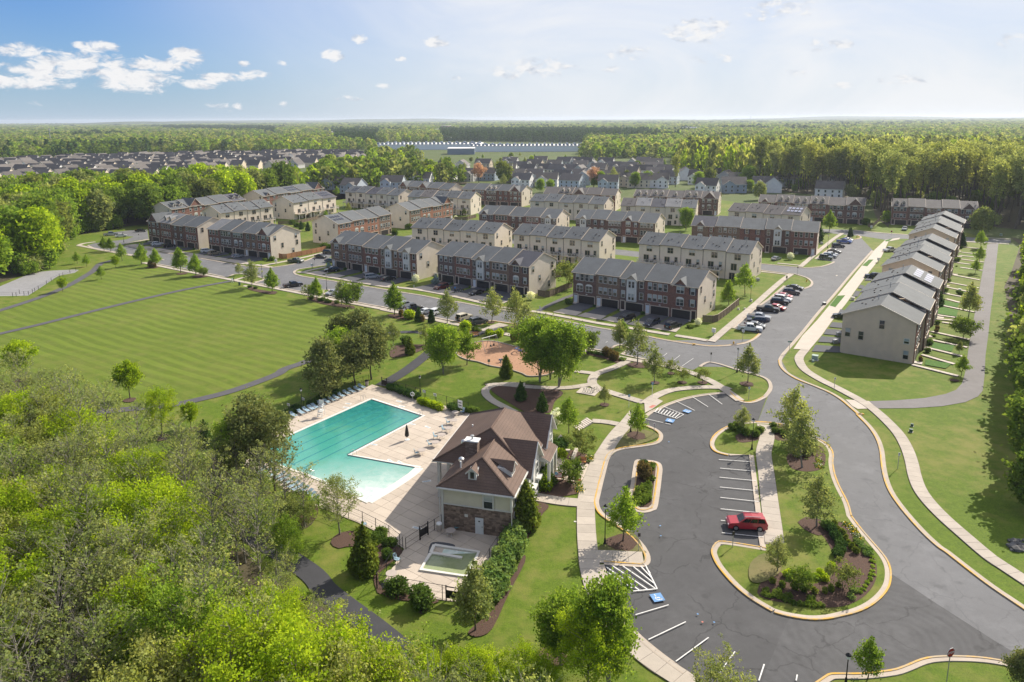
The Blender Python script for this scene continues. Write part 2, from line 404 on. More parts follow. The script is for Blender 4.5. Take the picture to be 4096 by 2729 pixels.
def mat_leaf(name,c1,c2,trans=0.4,scale=0.6,objvar=0.22,hue=0.0):
 """leaf clumps: diffuse + light coming through, tone varies from clump to clump and tree to tree"""
 m,t = new_mat(name); g = t.add('ShaderNodeNewGeometry'); n = t.noise(g.outputs['Position'],scale,3,0.6)
 c1,c2,trans = sc3(c1,LEAF_GAIN),sc3(c2,LEAF_GAIN),min(.6,trans * 1.25)
 col = t.mix(t.mapr(n,0.35,0.65),c1,c2)
 rv = t.ramp(rand(t),[(0,(1 - objvar,1 - objvar * .8,1 - objvar)),(0.5,(1,1,1)),(1,(1 + objvar * .75,1 + objvar * .7,1))])
 col = t.mix(1.0,col,rv,'MULTIPLY')
 rp = t.ramp(g.outputs['Random Per Island'],[(0,(0.72,) * 3),(1,(1.28,) * 3)]); col = t.mix(1.0,col,rp,'MULTIPLY')
 d = t.add('ShaderNodeBsdfDiffuse'); t.link(col,d.inputs['Color'])
 tr = t.add('ShaderNodeBsdfTranslucent'); t.link(t.mix(1.0,col,(1.25,1.15,0.7),'MULTIPLY'),tr.inputs['Color'])
 mx = t.add('ShaderNodeMixShader'); mx.inputs[0].default_value = trans; t.link(d.outputs[0],mx.inputs[1]); t.link(tr.outputs[0],mx.inputs[2])
 finish(t,mx.outputs[0]); return m
M = {}
M['lawn'] = mat_grass('lawn',(0.062,0.104,0.008),(0.128,0.186,0.016),(0.200,0.190,0.050),dry_amt=0.8)
UANG = R(-33.4)
M['field'] = mat_grass('field',(0.078,0.116,0.011),(0.122,0.165,0.020),(0.180,0.180,0.046),stripe=(R(-33.0),1.55),dry_amt=0.5)
M['lush'] = mat_grass('lush',(0.030,0.095,0.008),(0.070,0.170,0.015),(0.12,0.18,0.03),dry_amt=0.3)
M['dry'] = mat_grass('dry',(0.10,0.105,0.035),(0.17,0.165,0.060),(0.22,0.18,0.085),dry_amt=0.8)
M['meadow'] = mat_grass('meadow',(0.05,0.085,0.018),(0.10,0.13,0.035),(0.14,0.13,0.06),dry_amt=0.6)
M['forest_floor'] = mat_plain('forest_floor',(0.075,0.062,0.035),0.9,0.35,0.8)
M['road'] = mat_asphalt('road',(0.150,0.150,0.156),0.25,patch=0.08)
M['lot'] = mat_asphalt('lot',(0.080,0.079,0.082),0.55,patch=0.14)
M['turn'] = mat_asphalt('turn',(0.086,0.085,0.088),0.45,patch=0.22,streak=0.13)
M['drive'] = mat_asphalt('drive',(0.085,0.088,0.098),0.0,patch=0.1)
M['trail'] = mat_asphalt('trail',(0.100,0.096,0.104),0.0,patch=0.2)
M['path_pale'] = mat_asphalt('pale_path',(0.185,0.172,0.172),0.0,patch=0.12)
M['darktrail'] = mat_asphalt('darktrail',(0.055,0.055,0.062),0.0,patch=0.2)
M['gravel'] = mat_asphalt('gravel',(0.27,0.265,0.27),0.0,patch=0.15)
M['walk'] = mat_concrete('walk',(0.435,0.385,0.33))
M['apron'] = mat_concrete('apron',(0.50,0.445,0.385),0.06)
M['gutter'] = mat_concrete('gutter',(0.46,0.395,0.33),0.1,0.45)
M['deck'] = mat_concrete('deck',(0.50,0.43,0.36),0.08,0.25)
M['coping'] = mat_concrete('coping',(0.68,0.66,0.62),0.05,0.15)
M['step'] = mat_concrete('step',(0.56,0.50,0.44),0.05,0.2)
def mat_worn(name,c,under):
 m,t = new_mat(name); w = worldco(t); n = t.noise(w,1.6,5,0.7); b = t.noise(w,0.16,2)
 col = t.mix(t.mapr(t.math('ADD',t.math('MULTIPLY',n,.6),t.math('MULTIPLY',b,.5)),0.49,0.62),c,under)
 finish(t,principled(t,col,0.7,0,0.25)); return m
M['yellow'] = mat_worn('yellow_paint',(0.58,0.33,0.035),(0.40,0.31,0.20))
M['white_mark'] = mat_plain('white_marking',(0.66,0.65,0.63),0.7,0.18,3.0)
M['blue_mark'] = mat_plain('blue_marking',(0.13,0.27,0.50),0.7,0.25,2.0)
M['red_mark'] = mat_plain('red_marking',(0.48,0.16,0.12),0.7,0.2,2.0)
M['mulch'] = mat_plain('mulch',(0.085,0.050,0.037),0.95,0.5,9.0,bump=0.6)
M['playmulch'] = mat_plain('playground_chips',(0.36,0.205,0.125),0.95,0.22,4.0,bump=0.4)
M['brickA'] = mat_brick('brick_brown_red',(0.120,0.058,0.044))
M['brickB'] = mat_brick('brick_red',(0.175,0.066,0.046))
M['brickC'] = mat_brick('brick_tan',(0.185,0.110,0.070))
M['brickD'] = mat_brick('brick_purple_brown',(0.115,0.070,0.062))
M['brickE'] = mat_brick('brick_orange',(0.300,0.120,0.068))
M['stone'] = mat_brick('ledge_stone',(0.20,0.145,0.115),(0.10,0.08,0.07),0.55,0.5)
M['siding'] = mat_siding('siding_beige',(0.66,0.575,0.48))
M['siding_tan'] = mat_siding('siding_tan',(0.42,0.335,0.255))
M['siding_grey'] = mat_siding('siding_grey',(0.64,0.50,0.37))
M['siding_club'] = mat_siding('siding_club',(0.62,0.57,0.45),0.16)
for k_,c_ in (('blue',(0.31,0.37,0.44)),('lightblue',(0.47,0.52,0.57)),('white',(0.78,0.76,0.73)),('grey',(0.47,0.46,0.45)),('cream',(0.72,0.62,0.48)),('dark',(0.18,0.155,0.14)),('tan',(0.56,0.46,0.35))):
 M['hs_' + k_] = mat_siding('house_siding_' + k_,c_,0.22,0.08)
M['roof'] = mat_shingle('shingle_grey',(0.105,0.113,0.120))
M['roof_dark'] = mat_shingle('shingle_charcoal',(0.075,0.075,0.092))
M['roof_warm'] = mat_shingle('shingle_warm_grey',(0.110,0.100,0.098))
M['roof_pale'] = mat_shingle('shingle_pale',(0.19,0.19,0.195))
M['roof_club'] = mat_shingle('shingle_brown',(0.135,0.088,0.068),0.55,0.0,0.2,0.65)
M['roof_house'] = mat_shingle('shingle_house',(0.118,0.105,0.098),objvar=0.25)
M['trim'] = mat_plain('white_trim',(0.60,0.585,0.55),0.5,0.05)
M['trim_beige'] = mat_plain('beige_trim',(0.52,0.43,0.34),0.55,0.06)
M['trim_dark'] = mat_plain('dark_gutter',(0.06,0.05,0.045),0.5,0.1)
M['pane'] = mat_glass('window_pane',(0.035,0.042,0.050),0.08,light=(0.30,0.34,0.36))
M['pane_dark'] = mat_glass('dark_pane',(0.018,0.024,0.028))
M['door'] = mat_plain('front_door',(0.035,0.022,0.02),0.45,0.15,objvar=0.5)
M['door_white'] = mat_plain('white_door',(0.62,0.64,0.66),0.5,0.05)
M['garage'] = mat_plain('garage_door',(0.030,0.026,0.026),0.5,0.12)
M['shutter'] = mat_plain('shutter',(0.045,0.045,0.065),0.5,0.1)
M['shutter_red'] = mat_plain('red_shutter',(0.16,0.025,0.022),0.5,0.1)
M['solar'] = mat_glass('solar_panel',(0.028,0.032,0.060),0.15)
M['solar_glare'] = mat_plain('solar_panel_glare',(0.45,0.46,0.55),0.25,0.06,2.0,spec=0.6)  # pale copy of the panel, glare put into its colour
M['wood_fence'] = mat_plain('weathered_wood',(0.155,0.115,0.082),0.85,0.25,2.5,objvar=0.12)
M['cedar_fence'] = mat_plain('cedar_wood',(0.36,0.175,0.085),0.8,0.2,2.5,objvar=0.12)
M['bench_wood'] = mat_plain('bench_wood',(0.46,0.20,0.065),0.55,0.15,3.0)
M['black'] = mat_plain('black_metal',(0.018,0.018,0.020),0.45,0.1,metal=0.3)
M['steel'] = mat_plain('steel',(0.55,0.56,0.57),0.3,0.05,metal=0.9)
M['galv'] = mat_plain('galvanised',(0.36,0.37,0.38),0.45,0.08,metal=0.5)
M['white'] = mat_plain('white_plastic',(0.74,0.73,0.71),0.45,0.05)
M['cream_box'] = mat_plain('cream_box',(0.58,0.55,0.50),0.5,0.06)
M['util_green'] = mat_plain('utility_green',(0.045,0.10,0.065),0.55,0.1)
M['pale_green'] = mat_plain('pale_green_box',(0.30,0.38,0.32),0.55,0.08)
M['sling'] = mat_plain('blue_grey_sling',(0.27,0.38,0.46),0.6,0.08,objvar=0.1)
M['chair_teal'] = mat_plain('teal_strap',(0.11,0.24,0.28),0.5,0.1)
M['bronze'] = mat_plain('bronze_frame',(0.05,0.045,0.04),0.4,0.1,metal=0.4)
M['table_top'] = mat_plain('mesh_table_top',(0.42,0.36,0.32),0.5,0.08)
M['umbrella'] = mat_plain('closed_canopy',(0.035,0.033,0.030),0.8,0.15)
M['stop_red'] = mat_plain('stop_red',(0.30,0.012,0.02),0.4,0.06)
M['sign_green'] = mat_plain('sign_green',(0.012,0.13,0.085),0.4,0.08)
M['sign_blue'] = mat_plain('sign_blue',(0.06,0.22,0.36),0.4,0.08)
M['hydrant'] = mat_plain('hydrant_yellow',(0.62,0.36,0.03),0.5,0.1)
M['rubber'] = mat_plain('rubber',(0.015,0.015,0.016),0.85,0.15)
M['rim'] = mat_plain('alloy_rim',(0.42,0.43,0.44),0.3,0.06,metal=0.8)
M['carglass'] = mat_glass('car_glass',(0.012,0.016,0.020),0.04)
M['headlight'] = mat_plain('headlight',(0.72,0.74,0.76),0.12,0.04,spec=0.6)
M['taillight'] = mat_plain('taillight',(0.35,0.012,0.012),0.2,0.06,spec=0.6)
M['plate'] = mat_plain('number_plate',(0.6,0.6,0.62),0.5,0.05)
M['barkA'] = mat_plain('bark_brown',(0.100,0.078,0.060),0.9,0.25,3.0)
M['barkB'] = mat_plain('bark_grey',(0.215,0.195,0.165),0.9,0.25,3.0)
M['barkC'] = mat_plain('bark_dark',(0.060,0.048,0.040),0.9,0.25,3.0)
M['lf_bright'] = mat_leaf('leaf_bright',(0.150,0.225,0.012),(0.225,0.285,0.022),0.45)
M['lf_fresh'] = mat_leaf('leaf_fresh',(0.098,0.165,0.020),(0.170,0.235,0.038),0.45)
M['lf_mid'] = mat_leaf('leaf_mid',(0.062,0.105,0.018),(0.115,0.158,0.030),0.38)
M['lf_olive'] = mat_leaf('leaf_olive',(0.085,0.115,0.028),(0.140,0.160,0.048),0.38)
M['lf_yellow'] = mat_leaf('leaf_yellow',(0.170,0.195,0.045),(0.235,0.250,0.085),0.42)
M['lf_pale'] = mat_leaf('leaf_pale',(0.130,0.165,0.055),(0.205,0.225,0.090),0.42)
M['lf_pine'] = mat_leaf('needle_pine',(0.078,0.100,0.032),(0.170,0.180,0.070),0.28)
M['lf_conifer'] = mat_leaf('needle_conifer',(0.022,0.052,0.016),(0.060,0.100,0.022),0.15)
M['lf_arbor'] = mat_leaf('needle_arborvitae',(0.065,0.098,0.014),(0.135,0.160,0.026),0.28)
M['lf_shrub'] = mat_leaf('leaf_shrub',(0.048,0.085,0.018),(0.100,0.145,0.030),0.3)
M['lf_hedge'] = mat_leaf('leaf_hedge',(0.075,0.130,0.035),(0.140,0.190,0.060),0.3)
M['lf_white'] = mat_leaf('white_blossom',(0.42,0.44,0.36),(0.62,0.62,0.54),0.3)
M['lf_pink'] = mat_leaf('pink_buds',(0.260,0.150,0.125),(0.340,0.230,0.180),0.35)
M['lf_blue'] = mat_leaf('needle_blue',(0.12,0.16,0.15),(0.20,0.25,0.24),0.15)
M['lf_bronze'] = mat_leaf('leaf_bronze',(0.085,0.065,0.026),(0.140,0.110,0.045),0.3)
M['fl_yellow'] = mat_leaf('flower_yellow',(0.60,0.34,0.01),(0.72,0.46,0.02),0.2,objvar=0.05)
M['fl_white'] = mat_leaf('flower_white',(0.60,0.56,0.38),(0.72,0.70,0.56),0.2,objvar=0.05)
M['rock'] = mat_plain('rock',(0.25,0.20,0.165),0.9,0.35,2.0,objvar=0.3)
M['rock_grey'] = mat_plain('rock_grey',(0.13,0.125,0.12),0.9,0.35,2.0,objvar=0.3)
M['warehouse'] = mat_plain('white_cladding',(0.80,0.80,0.80),0.5,0.05,0.02)
M['warehouse_roof'] = mat_plain('pale_roof',(0.78,0.74,0.71),0.6,0.08,0.02)
M['bluewall'] = mat_plain('blue_grey_wall',(0.19,0.23,0.29),0.6,0.08,0.02)
M['redbrick_far'] = mat_plain('far_red_brick',(0.27,0.155,0.12),0.8,0.1,0.05)
M['skyline'] = mat_plain('far_tower',(0.36,0.38,0.42),0.6,0.05,0.01)
M['hill'] = mat_plain('wooded_hill',(0.050,0.075,0.024),0.95,0.45,0.02)
# ------------------------------------------------------------------ ground, roads, kerbs, walks
U = np.array([math.cos(UANG),math.sin(UANG)]); V = np.array([-U[1],U[0]])      # estate grid: U along the rows (to the near right), V away
def uv(o,a,b): return (o[0] + U[0] * a + V[0] * b,o[1] + U[1] * a + V[1] * b)
g_ = MB(); n_ = 48; ring = [0,60,140,300,600,1200,2500,5000,9000,14000]
for k_ in range(len(ring) - 1):
 for j_ in range(n_):
  a0,a1 = 2 * math.pi * j_ / n_,2 * math.pi * (j_ + 1) / n_; r0,r1 = ring[k_],ring[k_ + 1]
  q_ = [(r0 * math.cos(a0),r0 * math.sin(a0),0),(r1 * math.cos(a0),r1 * math.sin(a0),0),(r1 * math.cos(a1),r1 * math.sin(a1),0),(r0 * math.cos(a1),r0 * math.sin(a1),0)]
  g_.face(q_ if r0 else q_[1:3] + [(0,0,0)])
tag(g_.obj('ground',M['meadow']),kind='structure')
sheet('lawn',[(-230,18),(120,18),(190,120),(200,330),(120,460),(-170,460),(-260,260)],M['lawn'])
# the mown playing field, the woods' floors, gravel court
field = P('B0',(0,490),(250,400),(560,320),(700,235),(800,190),(900,110),(1150,120),(1350,160),(1650,215),(1960,270)) + P('S2',(300,505),(700,600),(1100,670),(1300,730),(1750,800),(2200,870)) + \
 P('B1',(1150,600),(1000,760),(650,860),(450,960),(0,1140)) + P('B0',(2100,1160),(1700,1270),(1250,1350),(850,1390),(500,1360),(200,1300),(0,1250))
sheet('playing_field',field,M['field'])
sheet('woodland_floor',P('C0',(0,180),(420,330),(640,560),(1000,800),(1300,1020),(1700,1300),(2100,1500)) + P('D1',(120,640),(450,820),(800,960),(1150,1250),(1300,1400),(1300,1559)) + [(10,10),(-20,-40),(-140,-30),(-170,80)],M['forest_floor'])
sheet('woodland_floor',P('S6',(1420,560),(1350,700),(1390,900),(1420,1100),(1400,1300),(1420,1560)) + P('C3',(2280,200),(2230,420),(2330,700)) + [(150,60),(220,120),(210,300)] + P('S6',(1520,260)),M['forest_floor'])
sheet('gravel_court',P('B0',(-60,330),(0,312),(230,215),(330,188),(460,176),(640,168),(675,172),(640,196),(500,222),(440,262),(330,335),(240,392),(0,396),(-60,396)),M['gravel'])
# roads ------------------------------------------------------------------------------------------
near_edge = P('S1',(250,345),(340,385),(620,432),(870,478),(1040,500),(1275,540),(1060,568),(1180,592),(1340,622),(1850,716),(2090,766)) + \
 P('S2',(80,365),(170,332),(270,318),(380,335),(520,360),(610,385),(590,410),(480,440),(610,466),(780,500),(1100,560),(1390,612),(1375,545),(1440,530),(1490,540),(1490,560),(1420,590),(1480,630),(1600,656),(1830,700),(2130,756)) + \
 P('S3',(160,357),(480,428),(600,452),(760,490),(920,512),(1150,556),(1350,602),(1480,600),(1570,557),(1640,545),(1740,560),(1950,590),(2050,620),(2082,650),(1990,715),(2200,772)) + \
 P('S4',(190,632),(840,768),(1150,822),(1270,750),(1340,737),(1430,744),(1490,795),(1390,870),(1560,906),(1900,976),(2200,1046),(2330,1080)) + \
 P('B2',(1700,1000),(1740,972),(1790,960),(1870,973),(1960,1000),(2060,1032),(2150,1057),(2250,1085),(2310,1120),(2332,1170),(2320,1215),(2280,1265),(2200,1303),(2120,1315),(2050,1300),(1990,1270),(1945,1222))
far_edge = P('S1',(740,352),(1000,395),(1200,440),(1600,495),(1900,548),(2200,602)) + P('S2',(160,192),(340,226),(500,242),(680,245))
far_edge2 = P('S2',(1040,262),(1000,285),(985,312),(1010,335),(1100,360),(1250,385),(1500,422),(1700,457),(2200,537)) + P('S3',(440,176),(700,216),(930,263),(1230,312),(1480,362),(1800,412),(2354,512)) + \
 P('S4',(1050,516),(1240,547),(1460,592),(1760,642),(2010,692),(2354,746)) + P('S5',(200,1391),(400,1416),(600,1411),(800,1386),(900,1350),(970,1302),(1003,1268))
stall1 = P('S5',(690,1205),(930,985),(1100,870),(1285,712)); nose1 = P('S5',(1510,746),(1580,720),(1606,682),(1590,650),(1540,615),(1440,582),(1390,570),(1300,563),(1000,526))
st2_up = P('S5',(1000,456),(1170,471),(1430,496),(1500,505),(1700,490),(1820,455),(1860,432)); stall2 = P('S5',(1640,398),(1800,285),(2010,130)); nose2 = P('S5',(2090,172),(2150,160),(2170,143),(2130,122))
right_edge = P('A3',(1320,1085),(1230,1082),(1165,1092),(1060,1190)) + P('B3',(900,187),(735,387),(600,541),(480,692),(370,822),(330,866),(290,912),(270,952),(281,1002),(330,1056),(420,1111),(560,1166),(700,1226),(800,1286),(880,1352),(960,1422)) + \
 P('C3',(940,341),(1040,441),(1110,541),(1150,651),(1166,781),(1191,901),(1236,1011),(1311,1121),(1401,1231),(1521,1361),(1641,1471)) + P('D3',(1720,451),(1900,591),(2100,741),(2354,911),(2700,1140))
med = P('C2',(2354,425),(2200,415),(2080,425),(1960,460),(1870,520),(1834,580),(1842,630),(1880,660),(1960,680),(2170,692),(2262,1415)) + P('D2',(2280,440),(1930,385),(1880,400),(1856,440),(1860,480),(1900,560),(1980,660),(2080,760),(2200,850),(2354,940)) + \
 P('D3',(330,975),(500,1000),(640,995),(760,970),(880,940),(990,890),(1080,820),(1140,740),(1160,660),(1155,580),(1120,500),(1040,400),(920,260),(830,140)) + \
 P('C3',(800,1100),(730,960),(690,850),(675,750),(680,690),(665,640),(620,590),(520,540),(380,470),(220,430),(60,421))
lot_left = P('C2',(1945,165),(1900,165),(1750,180),(1600,210),(1450,260),(1370,300),(1310,325),(1250,375),(1235,425),(1330,460),(1385,500),(1395,535),(1380,570),(1330,598),(1200,620),(1080,636),(1000,656),(950,692),(925,750),(905,830),(880,930),(855,1040),(845,1092),(860,1150),(900,1200),(990,1260),(1080,1320),(1170,1390),(1240,1470)) + \
 P('D2',(1265,440),(1285,490),(1283,540),(1250,570),(1200,580),(890,558),(930,680),(960,790),(1060,1000),(1160,1120),(1270,1222),(1420,1342),(1600,1472),(1740,1562),(1900,1680))
lot_bottom = P('D3',(500,1700),(690,1562),(760,1540),(980,1540),(1250,1510),(1380,1470),(1520,1412),(1640,1392),(1780,1388),(1950,1394),(2100,1411),(2250,1441),(2420,1480),(2700,1560))
MAT_R = M['road']
sheet('street',P('B2',(1400,775),(2200,765)) + P('B3',(300,600),(330,866),(272,952),(330,1056),(560,1166)) + P('C3',(300,424),(60,423)) + P('B2',(2290,1262),(2330,1170),(2250,1088),(1960,1003),(1705,1000)),MAT_R)
sheet('street',near_edge[:-16] + P('B2',(1700,1000)) + far_edge2[::-1][8:] + [P1('S2',840,250)] + far_edge[::-1],MAT_R)
# right road with its junctions
sheet('street',near_edge[-18:-7] + P('C3',(60,421)) + med[-4:-1][::-1][:0] + P('C3',(220,430)) + right_edge[3:18][::-1] + P('A3',(960,1085),(950,1062)) + nose2[::-1] + stall2[::-1] + st2_up[::-1] + nose1[::-1] + stall1[::-1] + far_edge2[-9:][::-1] + P('B2',(1500,800)),MAT_R)
sheet('street',P('C3',(60,421),(220,430),(380,470),(520,540),(620,590),(665,640),(680,690),(675,750),(690,850),(730,960),(800,1100)) + P('D3',(830,140),(920,260),(1040,400),(1120,500),(1160,600),(1300,700),(1600,900),(1850,1060),(2100,1220),(2354,1400),(2700,1500)) + right_edge[12:][::-1],MAT_R)
sheet('street',P('A3',(560,1000),(640,1003),(900,1010),(1080,1032),(1320,1052),(1500,1065),(1500,1095),(1320,1086),(1160,1094),(960,1062),(760,1047),(640,1032),(540,1025)),MAT_R)
sheet('street',P('S6',(900,175),(1170,195),(1420,212),(1420,240),(1290,245),(920,225)),MAT_R)
# cross street beside the second row of the front line, lane behind, court at the far left
o_ = P1('S2',760,262); c1 = [P1('S2',680,245),P1('S2',1050,185),P1('S2',1290,95),P1('S2',1430,30)]; c2 = [P1('S2',1490,90),P1('S2',1430,130),P1('S2',1420,205),P1('S2',1040,262),P1('S2',985,312),P1('S2',840,330)]
e_ = uv(c1[-1],0,60); f_ = uv(c2[0],0,60)
sheet('street',c1 + [e_,f_] + c2,MAT_R)
a_ = st2_up[0]; b_ = nose1[-1]
sheet('street',[a_,b_,uv(b_,-150,0),uv(a_,-150,0)],MAT_R)
sheet('street',P('S1',(470,200),(600,165),(720,150),(900,133),(1040,135),(1060,262),(1000,262),(860,285),(740,320),(700,345),(340,350),(230,338),(330,315),(560,285),(760,262),(860,225),(600,215)),MAT_R)
# parking lot
sheet('parking_lot',lot_left + P('D3',(500,1700),(700,1500),(900,1200),(1160,640)) + [P1('C3',60,421)] + P('B2',(2280,1265),(2200,1303),(2120,1315),(2050,1300),(1990,1270)),M['lot'])
sheet('parking_lot_mouth',P('D3',(1156,600),(1300,690),(1600,890),(1850,1050),(2100,1210),(2300,1330),(2700,1560)) + lot_bottom[::-1][1:] + P('D3',(100,1560),(250,1200),(340,1010),(500,990),(640,985),(760,960),(880,930),(990,880),(1080,810),(1130,740)),M['turn'])
# raised islands standing in the asphalt
def island(poly,m,name='traffic_island'): return sheet(name,poly,m,z=0.06 + nextz())
median = island(med,M['lawn'])
isl = P('C2',(1160,735),(1220,732),(1310,738),(1370,760),(1388,800),(1385,860),(1350,1120),(1310,1165),(1240,1183),(1160,1170),(1110,1130),(1095,1080),(1120,940),(1140,800))
island(isl,M['gutter'])
isl_in = P('C2',(1200,755),(1250,748),(1310,755),(1335,780),(1330,850),(1298,1110),(1270,1138),(1200,1138),(1150,1110),(1140,1070),(1175,850),(1185,780))
island(isl_in,M['mulch'],'planting_bed')
# ---- kerbs with their gutter pans (lawn on the left of each line)
def kerb(line,m='gutter',pan=0.46,closed=False,n=3,h=0.15):
 l = smooth_line(line,n,closed)
 if closed: l = l + [l[0]]
 k = MB(); ribbon(k,offset_line(l,pan + 0.19),offset_line(l,pan),0.0,h)
 o = k.obj('kerb',M[m]); o['kind'] = 'structure'
 p_ = MB(); ribbon(p_,offset_line(l,pan + 0.004),offset_line(l,-0.03),0.0,0.075 + nextz()); p_.obj('gutter_pan',M['gutter'],o)
 return o
kerb(med[:9][::-1] + [],'yellow')
kerb(med[8:11][::-1],'gutter',n=1)
kerb(med[10:12][::-1],'gutter',n=1)
kerb(med[11:21][::-1],'yellow'); kerb(med[20:35][::-1],'yellow'); kerb(med[34:][::-1] ,'yellow')
kerb(isl[::-1],'yellow',0.5,True)
for a_,b_,m_ in ((0,9,'gutter'),(8,21,'yellow'),(20,29,'yellow'),(28,35,'yellow'),(34,36,'gutter'),(37,42,'gutter')):
 kerb(lot_left[a_:b_][::-1],m_,n=2)
kerb(lot_left[42:][::-1],'gutter',n=2)
kerb(lot_bottom,'yellow')
kerb(right_edge[3:12][::-1],'gutter'); kerb(right_edge[11:][::-1],'yellow')
kerb(near_edge[-17:-5][::-1],'gutter'); kerb(near_edge[-6:][::-1],'yellow')
for a_,b_,m_ in ((0,6,'gutter'),(6,11,'gutter'),(10,19,'gutter'),(18,22,'gutter'),(21,27,'gutter'),(26,38,'gutter'),(37,45,'yellow'),(44,50,'gutter'),(49,54,'gutter'),(53,59,'gutter')):
 kerb(near_edge[a_:b_][::-1],m_,n=1)
kerb(far_edge,'gutter',n=1); kerb(far_edge2[:20],'gutter',n=1); kerb(far_edge2[19:],'yellow',n=2)
kerb(stall1,'gutter',n=1); kerb(nose1,'gutter',n=2); kerb(st2_up,'gutter',n=2); kerb(stall2,'gutter',n=1); kerb(nose2,'yellow',n=2)
kerb(c1,'gutter',n=2); kerb(c2[2:5],'gutter',n=2)
# ---- concrete walks laid in slabs
def walk(line,w,slab=1.5,name='sidewalk',near=True,m='walk',z=None,n=4):
 l = smooth_line(line,n); z = 0.10 + nextz() if z is None else z
 b = MB(); ribbon(b,offset_line(l,w / 2 + .03),offset_line(l,-w / 2 - .03),-0.02,z - 0.02)
 root = b.obj(name,M['joint' if near else m]); root['kind'] = 'structure'
 if near:
  q = resample(l,slab); L_,R_ = offset_line(q,w / 2),offset_line(q,-w / 2)
  for i in range(len(q) - 1):
   def lerp(p,r,t): return (p[0] + (r[0] - p[0]) * t,p[1] + (r[1] - p[1]) * t)
   e = 0.02 / slab; s = MB()
   zz = z + rnd.uniform(-.002,.004)
   s.prism([lerp(R_[i],R_[i + 1],e),lerp(R_[i],R_[i + 1],1 - e),lerp(L_[i],L_[i + 1],1 - e),lerp(L_[i],L_[i + 1],e)],z - 0.03,zz)
   s.obj('slab',M[m],root)
 return root
M['joint'] = mat_plain('slab_joint',(0.19,0.16,0.135),0.95,0.15,3.0)
def mid(a,b): return [((p[0] + q[0]) / 2,(p[1] + q[1]) / 2) for p,q in zip(a,b)]
# walk along the lot (wide)
wl = P('C2',(1165,320),(1090,415),(1025,480),(955,570),(895,665),(845,745),(805,850),(765,950),(745,1040),(735,1125),(738,1300),(745,1425),(757,1545)) + P('D2',(765,560),(795,690),(850,860),(930,1000),(1040,1130),(1170,1265),(1330,1395),(1500,1500),(1640,1600))
walk(wl,2.3,1.8)
walk(P('C2',(690,1100),(560,1090),(420,1070),(290,1045)),2.0,1.6,'clubhouse_walk')
walk(P('C2',(1010,425),(900,405),(790,398)),1.5,1.5,'clubhouse_walk')
walk(P('D2',(830,490),(950,492),(1100,500),(1225,505)),2.4,1.8,'island_walk')
walk(P('C3',(118,432),(148,525),(122,640),(118,700),(142,870),(165,1070),(192,1280),(212,1470)),2.2,1.7)
walk(P('B3',(475,858),(425,920),(427,965),(475,1035),(600,1115),(730,1180),(850,1243),(950,1298),(1055,1368)) + P('C3',(1170,395),(1280,515),(1350,640),(1390,760),(1412,862),(1455,980),(1535,1095),(1670,1235),(1840,1385),(2055,1568)) + P('D3',(2200,590),(2354,692),(2600,850)),1.75,1.5)
# park paths
walk(P('S4',(-60,625),(190,680),(500,740),(840,812),(1100,860),(1400,927),(1700,977),(2000,1035),(2354,1135)) + P('B2',(1700,1078),(1840,1145),(1960,1225),(2055,1295)),1.75,1.5)
walk(P('B2',(1090,955),(1000,1000),(905,1035),(830,1062),(795,1100),(790,1145),(835,1185),(950,1225),(1080,1265),(1230,1310)),1.8,1.5)
walk(P('B2',(800,1150),(700,1168),(550,1185),(300,1180),(0,1155),(-120,1165)),1.6,1.5)
walk(P('B2',(820,1062),(740,1053),(640,1042)),1.5,1.5)
walk(P('B2',(1240,1318),(1310,1268),(1400,1225),(1500,1198),(1700,1180),(1900,1182),(1960,1200)),1.7,1.5)
walk(P('B1',(2354,1155),(2200,1150),(2090,1162),(2020,1195),(2020,1240),(2070,1290),(2150,1335),(2280,1400),(2420,1460)),1.5,1.5)
sheet('bicycle_pad',P('C2',(650,155),(705,105),(860,135),(810,184)),M['apron'],z=0.12)
sheet('kerb_ramp',P('C2',(1235,230),(1330,200),(1395,230),(1300,300),(1240,330)),M['walk'],z=0.128)
sheet('ramp_mat',P('C2',(1272,282),(1305,263),(1338,268),(1300,290)),M['red_mark'],z=0.135)
# street-side walks further off
walk(P('S1',(110,345),(350,392),(520,425),(820,476),(900,492)),1.6,near=False)
walk(P('S1',(110,345),(180,320),(340,298)),1.5,near=False)
walk(P('S1',(985,578),(1200,622),(1500,683),(1900,757),(2200,815)) + P('S2',(300,433),(700,512),(1100,590),(1500,670),(1900,745),(2354,830)),1.6)
walk(P('S3',(160,398),(300,428),(480,460),(880,543),(1200,610),(1500,672),(1900,748),(2354,835)),1.75)
walk(P('S3',(1560,690),(1680,640),(1800,600)),3.2,1.6)
walk(P('S2',(190,412),(330,372),(420,345)),1.3)
walk(P('S1',(740,322),(900,292),(1060,262)),1.4,near=False)
far_walk = P('S1',(860,350),(1010,378),(1300,410),(1600,452),(1800,490),(2354,588)) ; walk(far_walk,1.5,near=False)
walk(P('S2',(0,128),(340,185),(560,215),(690,235)),1.5,near=False)
walk(P('S2',(580,212),(830,165),(1100,110),(1300,62),(1430,30)),1.4,near=False)
walk(P('S2',(1040,300),(1200,318),(1500,375),(1800,425),(2200,495)) + P('S3',(440,112),(700,145),(1100,218),(1480,305),(1780,372),(2354,452)) + P('S4',(1050,452),(1400,505),(1740,562),(2010,605)),1.6)
walk(P('S2',(1130,300),(1250,268),(1430,232)),1.4,near=False)
walk(P('S4',(2090,618),(2354,658)) + P('S5',(390,1352)),1.6)
walk(P('S5',(420,1360),(560,1240),(760,1070),(940,920),(1100,775),(1250,645),(1350,575)),1.75,1.5)
walk(P('S5',(1455,490),(1560,400),(1700,280),(1850,160),(1945,100)),1.6)
walk(P('S5',(1000,545),(1150,560),(1310,580)),1.2,near=False)
